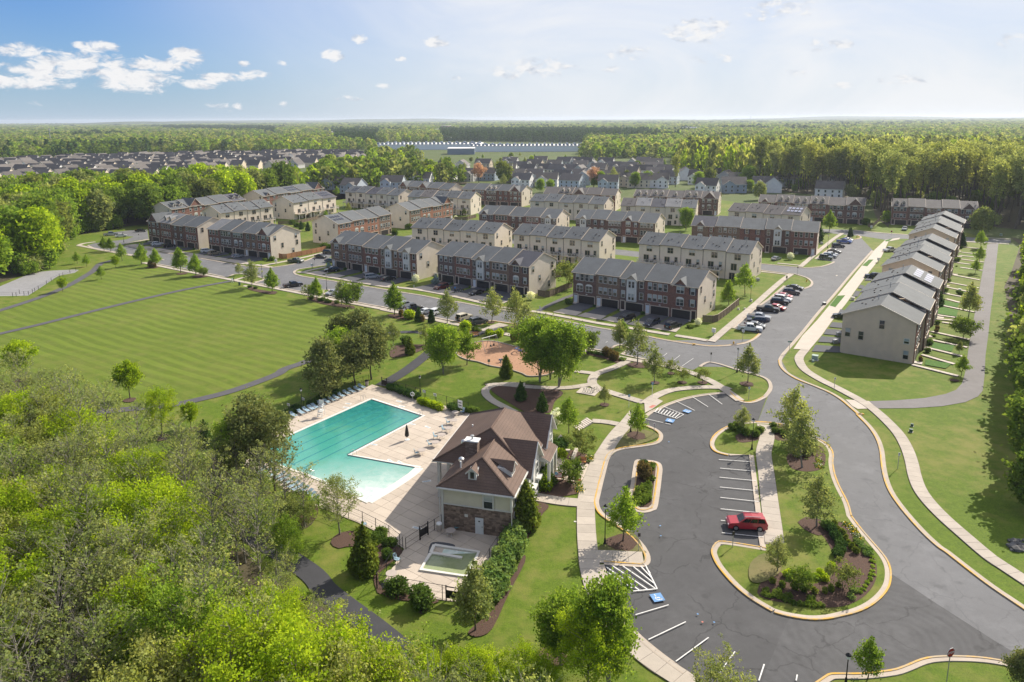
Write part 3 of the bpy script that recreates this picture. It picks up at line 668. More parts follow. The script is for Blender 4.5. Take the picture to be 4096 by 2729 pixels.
walk(P('S5',(1190,448),(1300,458),(1440,472)),1.2,near=False)
walk(P('A3',(900,1013),(1080,1033),(1320,1050),(1480,1062)),1.3,near=False)
walk(P('S6',(920,228),(1120,240),(1290,248),(1400,256)),1.4,near=False)
walk(P('S6',(1165,188),(1300,196),(1420,203)),1.4,near=False)
# wide concrete apron on the right-hand road
ap = P('S5',(1375,1445),(1480,1290),(1650,1110),(1790,940),(1885,825),(2050,625),(2170,475),(2323,290)) + P('A3',(960,1312),(1060,1192),(1165,1095),(1290,1078),(1280,1092),(1190,1110),(1130,1240),(1065,1320),(1010,1390)) + P('S5',(2220,595),(2090,770),(1985,920),(1830,1110),(1700,1290),(1560,1455),(1460,1447))
sheet('driveway_apron',ap,M['apron'],z=0.085)
for q_ in (P('S5',(1888,826),(1978,820),(1862,960),(1795,940)),P('S5',(2252,406),(2305,405),(2232,485),(2172,475)),P('A3',(1160,1100),(1230,1083),(1195,1108),(1165,1112))):
 sheet('grass_pocket',q_,M['lush'],z=0.10)
# asphalt paths
sheet('asphalt_path',P('S6',(1175,250),(1150,400),(1110,620),(1060,880),(1030,1050),(980,1330)) + P('B3',(1870,900),(1850,1050),(1820,1150),(1770,1205),(1680,1240),(1500,1275),(1250,1295),(1020,1302),(1090,1364),(1400,1362),(1650,1345),(1850,1310),(1960,1260),(2000,1210),(2015,1080)) + P('S6',(1155,1420),(1185,1200),(1210,950),(1245,700),(1270,430),(1290,250)),M['path_pale'])
sheet('path_ramp',P('B3',(820,1288),(1020,1302),(1090,1364),(925,1370),(880,1345)),M['apron'],z=0.09)
def path(line,w,m,name='asphalt_path'): sheet(name,strip_poly(smooth_line(line,5),w),M[m],z=0.03 + nextz())
path(P('B0',(430,1440),(560,1428),(700,1412),(850,1392),(1050,1370),(1250,1352),(1500,1325),(1700,1283),(2000,1205),(2354,1075)) + P('B1',(300,1022),(450,970),(650,890)),2.2,'trail')
path(P('B1',(1120,1165),(1330,1040),(1500,910),(1620,815),(1760,760),(1900,735),(2010,690)),2.6,'darktrail')
path(P('B1',(1120,745),(1220,712),(1400,705),(1500,720),(1640,790)),2.0,'darktrail')
path(P('B0',(-80,738),(300,650),(600,575),(900,500),(1200,428),(1600,338),(1970,270)),2.0,'trail')
path(P('B0',(-80,545),(0,520),(250,440),(430,375),(600,300),(720,230),(800,180),(860,120),(930,100),(1000,80)),2.3,'trail')
path(P('C0',(470,330),(530,440),(700,600),(1000,720),(1240,890),(1600,1150),(2100,1350)) + P('D1',(480,600),(640,770),(800,900),(1040,1080),(1270,1270),(1400,1400),(1500,1540)),2.6,'darktrail','woodland_trail')
path(P('S4',(250,285),(400,205),(560,130),(690,80),(900,0)),1.6,'trail')
# mulch and bare beds
def bed(*pts,fr,m='mulch',name='mulch_bed',n=3): sheet(name,smooth_line(P(fr,*pts),n,True),M[m],z=0.03 + nextz())
bed((1220,830),(1350,815),(1500,815),(1490,850),(1400,890),(1280,920),(1200,915),fr='B1')
bed((500,405),(650,425),(780,465),(880,480),(890,505),(760,490),(620,465),(510,430),fr='B1')
bed((0,330),(100,345),(210,365),(215,380),(140,378),(0,345),fr='B1')
bed((1180,555),(1320,555),(1420,585),(1350,600),(1220,585),fr='B1')
bed((2070,1160),(2354,1150),(2500,1180),(2600,1300),(2500,1420),(2354,1390),(2200,1300),(2080,1220),fr='B1')
bed((0,100),(200,120),(480,130),(540,165),(470,230),(420,330),(250,270),(60,200),fr='C2')
bed((1820,690),(1980,700),(1880,740),(1820,720),fr='B1')
bed((760,880),(1000,930),(1060,950),(1020,975),(900,935),(760,900),fr='B2')
bed((1090,980),(1180,965),(1290,1000),(1230,1015),(1120,1005),fr='B2')
bed((300,1020),(440,900),(640,920),(700,960),(690,1010),(560,1040),(420,1060),fr='C2')
bed((560,640),(740,680),(790,700),(780,760),(640,750),(540,720),fr='C2')
bed((300,1110),(420,1125),(360,1200),(330,1280),(250,1380),(180,1540),(60,1562),(200,1350),fr='C2')
bed((2040,510),(2240,500),(2240,550),(2080,585),(2020,555),fr='C2')
bed((520,220),(800,195),(950,340),(1060,480),(1090,620),(1060,740),(960,850),(800,920),(600,930),(380,900),(180,870),(60,800),(150,640),(250,620),(420,720),(640,700),(740,560),(640,330),fr='D3')
bed((340,790),(330,680),(560,610),(640,660),(640,780),(560,830),(430,830),fr='C3')
bed((170,440),(300,440),(330,560),(250,570),(190,530),fr='C3')
bed((990,1410),(1090,1400),(1110,1440),(1050,1470),(990,1450),fr='C2')
bed((1020,340),(930,270),(760,290),(690,370),(760,420),(900,400),(1050,520),(1050,640),(1090,800),(1140,790),(1100,690),(1120,620),(1260,500),(1310,440),(1240,390),(1120,380),fr='D1',n=2)
bed((1110,780),(1180,770),(1600,860),(1560,900),(1480,980),(1440,960),(1400,880),(1200,850),fr='D1')
bed((420,40),(580,60),(560,170),(470,190),(360,170),(320,120),fr='D1')
bed((1880,1120),(2020,1000),(2150,850),(2190,730),(2260,640),(2340,480),(2354,540),(2220,800),(2080,1100),(1960,1175),(1880,1160),fr='D1')
bed((2020,1390),(2060,1370),(2110,1385),(2070,1412),fr='B0');
for fr,x,y,r in (('B0',1110,1290,1.1),('B0',175,1120,1.0),('C0',1380,540,1.3),('C0',1650,470,1.0),('S1',1110,640,2.2),('S1',1500,725,1.8),('S1',1760,760,2.6),('S2',440,515,1.6),('S2',690,580,1.8),('C2',1170,525,1.5),('C2',1050,1440,1.8),('C2',895,258,0.9),('B2',1465,1060,0.8),('B2',1560,1138,0.9),('B2',1735,1140,1.0),('B2',2115,1150,1.3),('B2',1325,1140,0.9),('D2',450,1340,1.5),('D3',560,230,2.0),('B3',1755,1125,0.8),('S3',1635,578,0.9),('S3',1940,640,0.9)):
 c_ = P1(fr,x,y); sheet('mulch_ring',[(c_[0] + r * math.cos(a) * rnd.uniform(.85,1.15),c_[1] + r * math.sin(a) * rnd.uniform(.85,1.15)) for a in np.linspace(0,6.28,15)[:-1]],M['mulch'],z=0.04 + nextz())
sheet('dry_grass',smooth_line(P('C2',(820,1520),(990,1400),(1100,1340),(1180,1400),(1225,1500),(1225,1530)),3,True),M['dry'],z=0.03 + nextz())
sheet('dry_grass',smooth_line(P('C2',(950,620),(1060,470),(1200,470),(1330,500),(1350,540),(1200,595),(1040,625)),3,True),M['dry'],z=0.03 + nextz())
sheet('dry_grass',smooth_line(P('D3',(0,560),(120,470),(260,530),(250,640),(100,720),(0,700)),3,True),M['dry'],z=0.10 + nextz())
# playground
pg = smooth_line(P('B1',(1770,895),(1800,850),(1870,815),(1960,792),(2050,785),(2130,797),(2250,828)) + P('B2',(120,832),(220,838),(330,870),(420,920),(480,990),(470,1040),(390,1075),(250,1085)) + P('B1',(2330,1060),(2200,1020),(2060,995),(1960,962),(1850,940)),4,True)
sheet('playground_surface',pg,M['playmulch'],z=0.09)
k_ = MB(); ribbon(k_,offset_line(pg + [pg[0]],0.0),offset_line(pg + [pg[0]],0.22),0.0,0.24); tag(k_.obj('playground_border',M['walk']),'low pale kerb edging the wood-chip playground','border')
# ------------------------------------------------------------------ windows and doors (shared meshes)
def win_meshes(w,h,n=1,arch=False,sur=0.09,trim='trim',shallow=False):
 """n double-hung sashes side by side; origin bottom centre, facade plane y=0, outside is -y"""
 f = MB(); d = 0.07
 f.box((0,-d / 2,-sur),(w + 2 * sur,d + .05,sur)); f.box((0,-d / 2,h),(w + 2 * sur,d,sur))
 for k in range(n + 1):
  x = -w / 2 + w * k / n; f.box((x + (-sur / 2 if k == 0 else sur / 2 if k == n else 0),-d / 2,0),(sur,d,h))
 for k in range(n): f.box((-w / 2 + w * (k + .5) / n,-d / 2,h * .5 - .03),(w / n - sur * .6,d * .8,.06))
 if arch:
  A = [(w / 2 * math.cos(a) * 1.08,h + sur + w * .26 * math.sin(a)) for a in np.linspace(0,math.pi,9)]
  i = len(f.v); f.v += [(x,-d,z) for x,z in A] + [(x,0,z) for x,z in A]
  f.f.append(tuple(range(i,i + 9))[::-1]); f.m.append(0)
  for k in range(8): f.f.append((i + k,i + k + 1,i + k + 10,i + k + 9)); f.m.append(0)
 p = MB()
 for k in range(n):
  x0,x1 = -w / 2 + w * k / n + .02,-w / 2 + w * (k + 1) / n - .02
  p.face([(x0,-.025,0),(x1,-.025,0),(x1,-.025,h / 2),(x0,-.025,h / 2)],1)
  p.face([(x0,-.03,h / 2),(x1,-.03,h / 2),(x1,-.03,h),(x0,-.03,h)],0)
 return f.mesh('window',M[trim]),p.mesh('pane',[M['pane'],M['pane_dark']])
WM = {'s': win_meshes(0.95,1.75),'n': win_meshes(0.66,1.65),'d': win_meshes(1.75,1.7,2),'a': win_meshes(1.85,1.65,2,True),'q': win_meshes(0.9,1.0),'b': win_meshes(0.95,1.75,trim='trim_beige'),'g': win_meshes(1.9,1.75,2,trim='trim_beige')}
def window(parent,kind,loc,rz=0.0,shut=None,name='window'):
 f,p = WM[kind]; o = put(name,f,parent,loc,rz); put('pane',p,o)
 if shut:
  for sx_ in (-.78,.78): put('shutter',SHUT[shut],o,(sx_,0,0))
 return o
def _sh(m):
 b = MB(); b.box((0,-.03,0),(.34,.06,1.75)); return b.mesh('shutter',M[m])
SHUT = {'k': _sh('shutter'),'r': _sh('shutter_red')}
def garage_mesh(w,h=2.25):
 b = MB(); b.box((0,-.02,0),(w,.05,h))
 for k in range(1,4): b.box((0,-.05,h * k / 4 - .02),(w,.03,.03))
 return b.mesh('garage_door',M['garage'])
GAR = garage_mesh(4.75); GAR1 = garage_mesh(2.5)
_b = MB(); _b.box((-2.5,-.05,0),(.22,.12,2.45)); _b.box((2.5,-.05,0),(.22,.12,2.45)); _b.box((0,-.05,2.27),(4.8,.12,.18)); GARF = _b.mesh('garage_surround',M['trim_beige'])
_b = MB(); _b.box((0,-.04,0),(.95,.08,2.1)); DOORM = _b.mesh('front_door',M['door']); DOORW = _b.mesh('front_door',M['door_white'])
_b = MB(); _b.box((-.6,-.05,0),(.16,.1,2.35)); _b.box((.6,-.05,0),(.16,.1,2.35)); _b.box((0,-.06,2.35),(1.4,.14,.2)); DOORF = _b.mesh('door_surround',M['trim_beige'])
_b = MB(); _b.box((0,-.75,0),(1.5,1.5,.17)); STOOP = _b.mesh('stoop',M['step'])
_b = MB(); _b.box((0,-.03,0),(.5,.03,.22)); NUMB = _b.mesh('number_plaque',M['trim'])
_b = MB(); _b.box((0,-.02,0),(1.75,.05,2.1)); SLIDER = _b.mesh('sliding_door',M['pane_dark'])
_b = MB(); _b.box((-.92,-.04,0),(.1,.1,2.15)); _b.box((.92,-.04,0),(.1,.1,2.15)); _b.box((0,-.045,0),(.08,.08,2.1)); _b.box((0,-.04,2.15),(1.94,.1,.1)); SLIDF = _b.mesh('door_frame',M['trim_beige'])
_b = MB(); _b.tube([(0,0,0),(0,0,1.15)],.07,6); _b.tube([(0,0,1.15),(0,0,1.3)],.11,6); PIPE = _b.mesh('vent_pipe',M['galv'])
_b = MB(); _b.box((0,0,0),(.34,.34,.22)); VENT = _b.mesh('roof_vent',M['trim_dark'])
_b = MB(); _b.box((0,0,0),(.95,.95,.85)); _b.lathe((0,0,.85),[(.4,0),(.4,.06),(.1,.08)],10); ACU = _b.mesh('condenser_unit',M['galv'])
_b = MB(); _b.box((0,0,0),(.1,.1,1)); SPOUT = _b.mesh('downspout',M['trim_dark'])
def roof_section(x0,x1,D,ze,zr,y0=0.0,y1=None,ov=.42,ovx=(.0,.0),th=.20):
 """gable roof slab between x0 and x1: eaves over y0 and y1, ridge in between"""
 y1 = D if y1 is None else y1; b = MB(); ym = (y0 + y1) / 2; xa,xb = x0 - ovx[0],x1 + ovx[1]
 s0 = (zr - ze) / (ym - y0)
 pts = [(y0 - ov,ze - ov * s0),(ym,zr),(y1 + ov,ze - ov * s0)]
 low = [(p[0],p[1] - th) for p in pts]
 for k in range(2):
  b.face([(xa,*pts[k]),(xb,*pts[k]),(xb,*pts[k + 1]),(xa,*pts[k + 1])])
  b.face([(xa,*low[k + 1]),(xb,*low[k + 1]),(xb,*low[k]),(xa,*low[k])],1)
 b.face([(xb,*pts[0]),(xa,*pts[0]),(xa,*low[0]),(xb,*low[0])],1)
 b.face([(xa,*pts[2]),(xb,*pts[2]),(xb,*low[2]),(xa,*low[2])],1)
 for x in (xa,xb): b.face([(x,*pts[0]),(x,*pts[1]),(x,*pts[2]),(x,*low[2]),(x,*low[1]),(x,*low[0])],1)
 return b
def rake(x,D,ze,zr,ov=.42,w=.10):
 """boards under the roof edge along both slopes"""
 b = MB(); ym = D / 2; s0 = (zr - ze) / ym; d = .22
 for pa,pb in (((-ov,ze - ov * s0),(ym,zr)),((ym,zr),(D + ov,ze - ov * s0))):
  i = len(b.v)
  for xx in (x - w / 2,x + w / 2):
   for (yy,zz) in (pa,pb):
    b.v += [(xx,yy,zz + .035),(xx,yy,zz - d)]
  for q in ((0,2,3,1),(4,5,7,6),(0,4,6,2),(1,3,7,5),(0,1,5,4),(2,6,7,3)): b.f.append(tuple(i + k for k in q)); b.m.append(0)
 return b
def small_gable(w,ze,zg,depth,m_face,m_roof,ovf=.35):
 """cross gable whose face stands at y=0; roof runs back into the main slope over `depth`"""
 f = MB(); f.face([(-w / 2,-.02,ze),(w / 2,-.02,ze),(0,-.02,zg)])
 r = MB(); e = .3; s = (zg - ze) / (w / 2)
 L0,L1 = (-w / 2 - e,-ovf,ze - e * s),(w / 2 + e,-ovf,ze - e * s); A,B = (0,-ovf,zg),(0,depth,zg)
 bl,br = (-w / 2 - e,.0,ze - e * s),(w / 2 + e,.0,ze - e * s)
 r.face([L0,A,B,bl][::-1]); r.face([L1,A,B,br])
 dn = lambda p: (p[0],p[1],p[2] - .2)
 r.face([L0,A,dn(A),dn(L0)],1); r.face([A,L1,dn(L1),dn(A)],1)
 r.face([L0,dn(L0),dn(bl),bl],1); r.face([L1,br,dn(br),dn(L1)],1)
 return f,r
EAVE,RIDGE,DEP = 8.8,11.75,14.2
def townhouse_row(label,A,B,styles,side='brick',D=DEP,eave=EAVE,ridge=RIDGE,offs=None,roofs=None,bricks=None,decks=True,ends=(True,True),steps=None,gables=None,dorm=None,solar=None,siding='siding',inset=True,vents=None,name='townhouse_row',endwin=None,detail=2,deckz=2.95):
 """A, B: ground plan of the visible eave's two ends (left to right seen from outside)"""
 A,B = np.array(A),np.array(B); ang = math.atan2(*(B - A)[::-1]); Lg = float(np.linalg.norm(B - A)); ux = (B - A) / Lg; vy = np.array([-ux[1],ux[0]])
 if inset: A = A + ux * .3 + vy * .42; Lg -= .6
 root = thing(name,label,'townhouses',(A[0],A[1],0),ang,'townhouse rows of the estate')
 n = len(styles); w = Lg / n
 offs = offs or [0] * n; steps = steps or [0,.32] * n; roofs = roofs or ['roof'] * n; bricks = bricks or [rnd.choice('ABCD') for _ in range(n)]
 sdm = M[siding]
 slope = (ridge - eave) / (D / 2)
 for i,st in enumerate(styles):
  x0,x1 = i * w,(i + 1) * w; y0 = offs[i]; dz = steps[i] - (0)
  ze,zr = eave + dz,ridge + dz
  # shell of the unit: side A facade, rear wall, ends
  fb = MB()
  if side == 'brick':
   fm = M['brick' + bricks[i]]; fb.box((w / 2,.15,0),(w,.3,ze - .02));
  else:
   fm = sdm; fb.box((w / 2,.15,0),(w,.3,ze - .02))
  fo = fb.obj('facade',fm,root,(x0,y0,0))
  rb = MB(); rb.box((w / 2,(.31 + D) / 2,0),(w - .004 * (i % 2),D - .31,ze - .25)); ro = rb.obj('rear_wall',sdm,root,(x0,y0,0))
  # gable infill on both sides of the section (a step between units shows it)
  for k,x in ((0,x0),(1,x1)):
   if (i == 0 and k == 0) or (i == n - 1 and k == 1):
    eb = MB(); s_ = -1 if k == 0 else 1; e0,e1 = (x - .05,x + .03) if k == 0 else (x - .03,x + .05)
    eb.v = [(e,y,z) for e in (e0,e1) for y,z in ((.12,0),(D + .02,0),(D + .02,ze - .03),(D / 2,zr - .12),(.12,ze - .03))]
    eb.f = [(4,3,2,1,0),(5,6,7,8,9)] + [(a,(a + 1) % 5,(a + 1) % 5 + 5,a + 5) for a in range(5)]; eb.m = [0] * 7
    eo = eb.obj('end_wall',sdm,root,(0,y0,0))
    if ends[k] and detail > 0:
     rz = R(-90) if k == 0 else R(90); xx = x - .055 if k == 0 else x + .055
     for (yy,zz,kd) in endwin if (endwin and k == 0) else ((2.2,6.7,'b'),(5.5,3.6,'b'),(D - 2.2,6.4,'b'),(D - 3.8,1.0,'b'),(D - 1.8,3.8,'b')):
      if k == 0 and yy > 8 and detail < 2: continue
      window(root,kd,(xx,y0 + yy,zz),rz)
  # roof
  rs = roof_section(x0,x1,D,ze,zr,ovx=(.32 if i == 0 else 0.0,.32 if i == n - 1 else 0.0))
  rs.obj('roof',[M[roofs[i]],M['trim_beige']],root,(0,y0,0))
  if i == n - 1 or steps[i] > (steps[i + 1] if i + 1 < n else -1) or (i + 1 < n and offs[i + 1] != offs[i]):
   rake(x1 + (.36 if i == n - 1 else .055),D,ze,zr).obj('rake_board',M['trim_beige'],root,(0,y0,0))
  if i == 0 or steps[i] > steps[i - 1]:
   rake(x0 - (.36 if i == 0 else .055),D,ze,zr).obj('rake_board',M['trim_beige'],root,(0,y0,0))
  # eaves gutter
  gb = MB(); gb.box((w / 2,-.46,ze - .42 * slope - .16),(w,.12,.13)); gb.obj('eaves_gutter',M['trim_dark' if side == 'rear' else 'trim_beige'],root,(x0,y0,0))
  if side == 'brick':
   tone = bricks[i]; y = y0
   if st in 'ab':
    for k in range(4): window(root,'s',(x0 + w * (.20 + .2 * k),y,6.55))
   if st == 'a':
    for k in (0.30,.70): window(root,'a',(x0 + w * k,y,3.45))
   elif st == 'b':
    for k in range(4): window(root,'s',(x0 + w * (.20 + .2 * k),y,3.5))
   elif st == 'e':
    for k in (.28,.72):
     for z in (3.5,6.55): window(root,'s',(x0 + w * k,y,z),shut='k')
   elif st == 'f':
    for z in (3.5,6.55):
     for k in (.22,.5,.78): window(root,'s',(x0 + w * k,y,z))
   elif st == 'c':
    bb = MB(); bb.box((0,-.28,2.75),(2.75,.56,ze - 2.9)); bb.box((0,-.31,4.95),(2.2,.56,1.0)); bay = bb.obj('bay',M['trim'],root,(x0 + w * .5,y,0))
    for z in (3.15,6.45):
     for dx_ in (-.48,.48):
      f_,p_ = WM['n']; wo_ = put('window',f_,root,(x0 + w * .5 + dx_,y - .57,z)); put('pane',p_,wo_)
    for k in (.14,.87):
     for z in (3.5,6.55): window(root,'s',(x0 + w * k,y,z))
    f_,r_ = small_gable(2.9,ze - .15,ze + 1.15,2.6,None,None); f_.obj('gable',M['siding_tan'],root,(x0 + w * .5,y - .56,0)); r_.obj('gable_roof',[M[roofs[i]],M['trim_beige']],root,(x0 + w * .5,y - .56,0))
   elif st in 'dD':
    gx = .36 if st == 'd' else .5; gw = 3.6 if st == 'd' else w * .78
    window(root,'a',(x0 + w * gx,y,6.6)); window(root,'a',(x0 + w * gx,y,3.4))
    if st == 'd':
     for z in (3.5,6.55): window(root,'s',(x0 + w * .82,y,z),shut=('r' if tone == 'C' else 'k'))
    else:
     for z in (3.5,6.55):
      for k in (.16,.84): window(root,'s',(x0 + w * k,y,z))
    f_,r_ = small_gable(gw,ze - .2,ze - .2 + gw * .5,gw * .5 / slope + .4,None,None)
    f_.obj('gable',M['brick' + tone],root,(x0 + w * gx,y - .03,0)); r_.obj('gable_roof',[M[roofs[i]],M['trim_beige']],root,(x0 + w * gx,y - .03,0))
   # ground floor
   flip = i == n - 1
   gx,dx_ = (w * .42,w * .88) if flip else (w * .60,w * .13)
   go = put('garage_door',GAR,root,(x0 + gx,y,0)); put('garage_surround',GARF,go)
   do = put('front_door',rnd.choice((DOORM,DOORM,DOORW)),root,(x0 + dx_,y,.17)); put('door_surround',DOORF,do); put('stoop',STOOP,root,(x0 + dx_,y,0)); put('number_plaque',NUMB,root,(x0 + gx,y,2.65))
  elif side == 'rear':
   y = y0
   window(root,'g',(x0 + w * .5,y,6.4))
   so = put('sliding_door',SLIDER,root,(x0 + w * .36,y,deckz + .05)); put('door_frame',SLIDF,so)
   window(root,'b',(x0 + w * .78,y,3.5))
   window(root,'b',(x0 + w * .70,y,.7)); s2 = put('sliding_door',SLIDER,root,(x0 + w * .3,y,.05)); put('door_frame',SLIDF,s2)
   if i: put('downspout',SPOUT,root,(x0,y - .08,0),scale=(1,1,ze - .4))
   if (decks is True or (decks and decks[i])): deck(root,x0 + w * .06,x1 - w * .12,y,deckz,3.0)
  if (vents or (vents is None and side == 'rear')):
   sgn = 1 if side == 'rear' else -1
   for k,fy in ((.62,.40),):
    yy = D * fy if sgn > 0 else D * (1 - fy); put('vent_pipe',PIPE,root,(x0 + w * k,y0 + yy,ze + slope * (D * fy) - .05))
   for k in range(4):
    fx,fy = rnd.uniform(.15,.9),rnd.uniform(.1,.36); yy = D * fy if sgn > 0 else D * (1 - fy)
    put('roof_vent',VENT,root,(x0 + w * fx,y0 + yy,ze + slope * D * fy - .02))
  if dorm and i in dorm:
   for fx in ((.3,.7) if dorm[i] == 2 else (.5,)): dormer(root,x0 + w * fx,y0,ze,slope,roofs[i])
  if solar and i in solar:
   a_,b_,c_,d_,back = solar[i]; pb = MB(); nx = 4
   for kx in range(nx):
    for ky in range(2):
     xa,xb = a_ + (b_ - a_) * kx / nx + .03,a_ + (b_ - a_) * (kx + 1) / nx - .03; ya,yb = c_ + (d_ - c_) * ky / 2 + .03,c_ + (d_ - c_) * (ky + 1) / 2 - .03
     q = [(xa,ya),(xb,ya),(xb,yb),(xa,yb)]; zf = lambda yy: ze + slope * (min(yy,D - yy)) + .14
     pb = MB(); pb.face([(p[0] * w,p[1] * D,zf(p[1] * D)) for p in q]); pb.face([(p[0] * w,p[1] * D,zf(p[1] * D) - .06) for p in q][::-1])
     pb.obj('solar_panel',M['solar_glare' if back else 'solar'],root,(x0,y0,0))
 return root,ang,w
def dormer(root,x,y0,ze,slope,rm):
 yb = 1.3; z0 = ze + slope * yb; b = MB(); wd = 1.5
 b.box((0,1.0,-.2),(wd,2.0,1.5)); o = b.obj('dormer',M['trim_beige'],root,(x,y0 + yb,z0))
 f_,r_ = small_gable(wd + .1,1.3,2.1,3.9,None,None,.25); f_.obj('dormer_gable',M['trim_beige'],o); r_.obj('dormer_roof',[M[rm],M['trim']],o)
 f2,p2_ = WM['q']; wo_ = put('dormer_window',f2,o,(0,-.01,.15))
 pm = MB(); pm.face([(-.35,-.04,.2),(.35,-.04,.2),(.35,-.04,1.1),(-.35,-.04,1.1)]); pm.obj('dormer_pane',M['pane_dark'],o)
def deck(root,x0,x1,y,z,d):
 b = MB(); w = x1 - x0; b.box((w / 2,-d / 2,-.22),(w,d,.2)); o = b.obj('deck',M['trim_beige'],root,(x0,y,z))
 r = MB()
 for px_ in np.linspace(.06,w - .06,5): r.box((px_,-d + .06,0),(.11,.11,1.05))
 for px_ in (.06,w - .06): r.box((px_,-d / 2,0),(.11,.11,1.05)); r.box((px_,-.08,0),(.11,.11,1.05))
 for zz in (.12,.98): r.box((w / 2,-d + .06,zz),(w,.07,.08)); r.box((.06,-d / 2,zz),(.07,d,.08)); r.box((w - .06,-d / 2,zz),(.07,d,.08))
 for px_ in np.linspace(.3,w - .3,int(w / .28)): r.box((px_,-d + .06,.16),(.035,.035,.84))
 r.obj('railing',M['trim'],o)
 p = MB()
 for px_ in (.15,w / 2,w - .15): p.box((px_,-d + .2,-z),(.17,.17,z - .22))
 p.obj('deck_posts',M['trim'],o)
 f = MB(); f.box((0,0,0),(1.3,.7,.75)); f.box((1.2,.2,0),(.6,.6,.85)); f.box((-1.2,.1,0),(.55,.6,.85))
 tag(f.obj('deck_furniture',M['trim_dark'],o,(w * .62,-1.3,0)),kind='stuff')
def eave_pts(fr,a,b,z=EAVE - .17): return P1(fr,*a,z=z),P1(fr,*b,z=z)
# --- front line on the main street
e = eave_pts('A0',(1250,930),(1690,992)); ROW_BL1 = townhouse_row('leftmost brick townhouse row on the main street, with two small dormers',*eave_pts('F',(584,885),(785.5,913)),'Dbeb',bricks='ABAB',roofs=['roof','roof_pale','roof','roof'],dorm={1: 2},vents=False)
ROW_BL2 = townhouse_row('brown brick townhouse row between the leftmost row and the cedar fence',*eave_pts('F',(824.3,915.2),(1077.1,945.5)),'fbaeD',bricks='BDACB',roofs=['roof_pale','roof','roof','roof','roof'],vents=False)
ROW_B1 = townhouse_row('brick townhouse row with two white bays beside the cross street',*eave_pts('F',(1316.1,969),(1663.4,1015.8)),'dbacc'[:5],bricks='CABCB',vents=False)
ROW_B2 = townhouse_row('brick townhouse row with one white bay and an open garage',*eave_pts('F',(1743,1016.4),(2114.5,1069.2)),'fbcbd',bricks='DBDCA',roofs=['roof'] * 4 + ['roof_dark'],vents=False)
ROW_B3 = townhouse_row('nearest brick townhouse row with a white bay and an arched-window gable',*eave_pts('F',(2286.2,1088.1),(2794.6,1152.5)),'abcbd',bricks='ACDBB',vents=False)
# --- beige rears behind them
townhouse_row('beige townhouse row seen from behind the row with two white bays',*eave_pts('A1',(1375,985),(2092,1040)),'rrrrr','rear')
townhouse_row('beige townhouse row with white deck railings behind the open-garage row',*eave_pts('A2',(106,1042),(852,1108)),'rrrrr','rear')
townhouse_row('beige townhouse row with the white wrap-around deck by the parked cars',*eave_pts('F',(2551.9,975),(3001.8,1018.3)),'rrrrr','rear',decks=[1,1,1,1,0])
# --- second brick line
townhouse_row('dark brick townhouse row with a white bay at its right end, mid estate',*eave_pts('A1',(1952,868),(2624,910)),'dbebc',bricks='DBABD',vents=False)
townhouse_row('red brick townhouse row behind the dark one, arched window gable near its right',*eave_pts('A2',(640,907),(1332,950)),'cebdb',bricks='DAABC',vents=False)
townhouse_row('brick townhouse row beside the parked blue pickup, white bay in the middle',*eave_pts('A2',(1634,967),(2726,1029)),'dbecb',bricks='CCBAB',roofs=['roof_dark'] + ['roof'] * 4,vents=False)
# --- third line, rears
townhouse_row('beige townhouse row half hidden behind the dark mid-estate brick row',*eave_pts('A2',(250,757),(892,790)),'rrrrr','rear',decks=False)
townhouse_row('beige townhouse row whose roof mixes pale and dark patches',*eave_pts('A2',(1030,798),(1680,820)),'rrrrr','rear',roofs=['roof_warm','roof_pale','roof_dark','roof_pale','roof'],decks=False)
townhouse_row('beige townhouse row with pale solar panels on its right roof',*eave_pts('A2',(1948,842),(2573,890)),'rrrr','rear',roofs=['roof_warm','roof_warm','roof_warm','roof_warm'],decks=False,solar={3: (.15,.95,.12,.42,True)})
# --- fourth line, brick with dormers
townhouse_row('far brick townhouse row with two dormers at its left end',*eave_pts('A2',(370,692),(990,712)),'ebDbe',bricks='BBABB',roofs=['roof_warm'] * 5,dorm={1: 2},vents=False,detail=1)
townhouse_row('far brick townhouse row crowned by a long run of dormers',*eave_pts('A2',(1140,716),(1872,742)),'bbebD',bricks='BABBA',roofs=['roof_warm'] * 5,dorm={0: 2,1: 2,2: 1,3: 2},vents=False,detail=1)
townhouse_row('far brick townhouse row with six dormers in front of the right woods',*eave_pts('A3',(70,768),(990,808)),'dbbbaD',bricks='BBABAA',roofs=['roof_warm'] * 6,dorm={1: 2,2: 2,3: 2},vents=False,detail=1)
townhouse_row('farthest right brick townhouse row below the tall woods',*eave_pts('A3',(1216,806),(1965,838)),'bbabD',bricks='BABBA',roofs=['roof_warm'] * 5,dorm={0: 2},vents=False,detail=1)
# --- beyond on the left
townhouse_row('far brick townhouse row with three gables, left of the estate centre',*eave_pts('A1',(1265,632),(1702,662)),'DbDbb',bricks='BABAB',vents=False,detail=1)
townhouse_row('far brick townhouse row with dormers and a gable near the picture centre',*eave_pts('A1',(1808,658),(2324,682)),'bbbeD',bricks='BBABB',dorm={2: 2},vents=False,detail=1)
townhouse_row('beige townhouse row with a grey patch on its roof and long white decks',*eave_pts('A1',(808,682),(1267,714)),'rrrrr','rear',roofs=['roof','roof','roof_dark','roof','roof'],solar={0: (.3,.9,.1,.4,False)})
townhouse_row('beige townhouse row right of the grey-patched one, warm grey roof',*eave_pts('A1',(1345,722),(1888,742)),'rrrrr','rear',roofs=['roof','roof_warm','roof','roof','roof'])
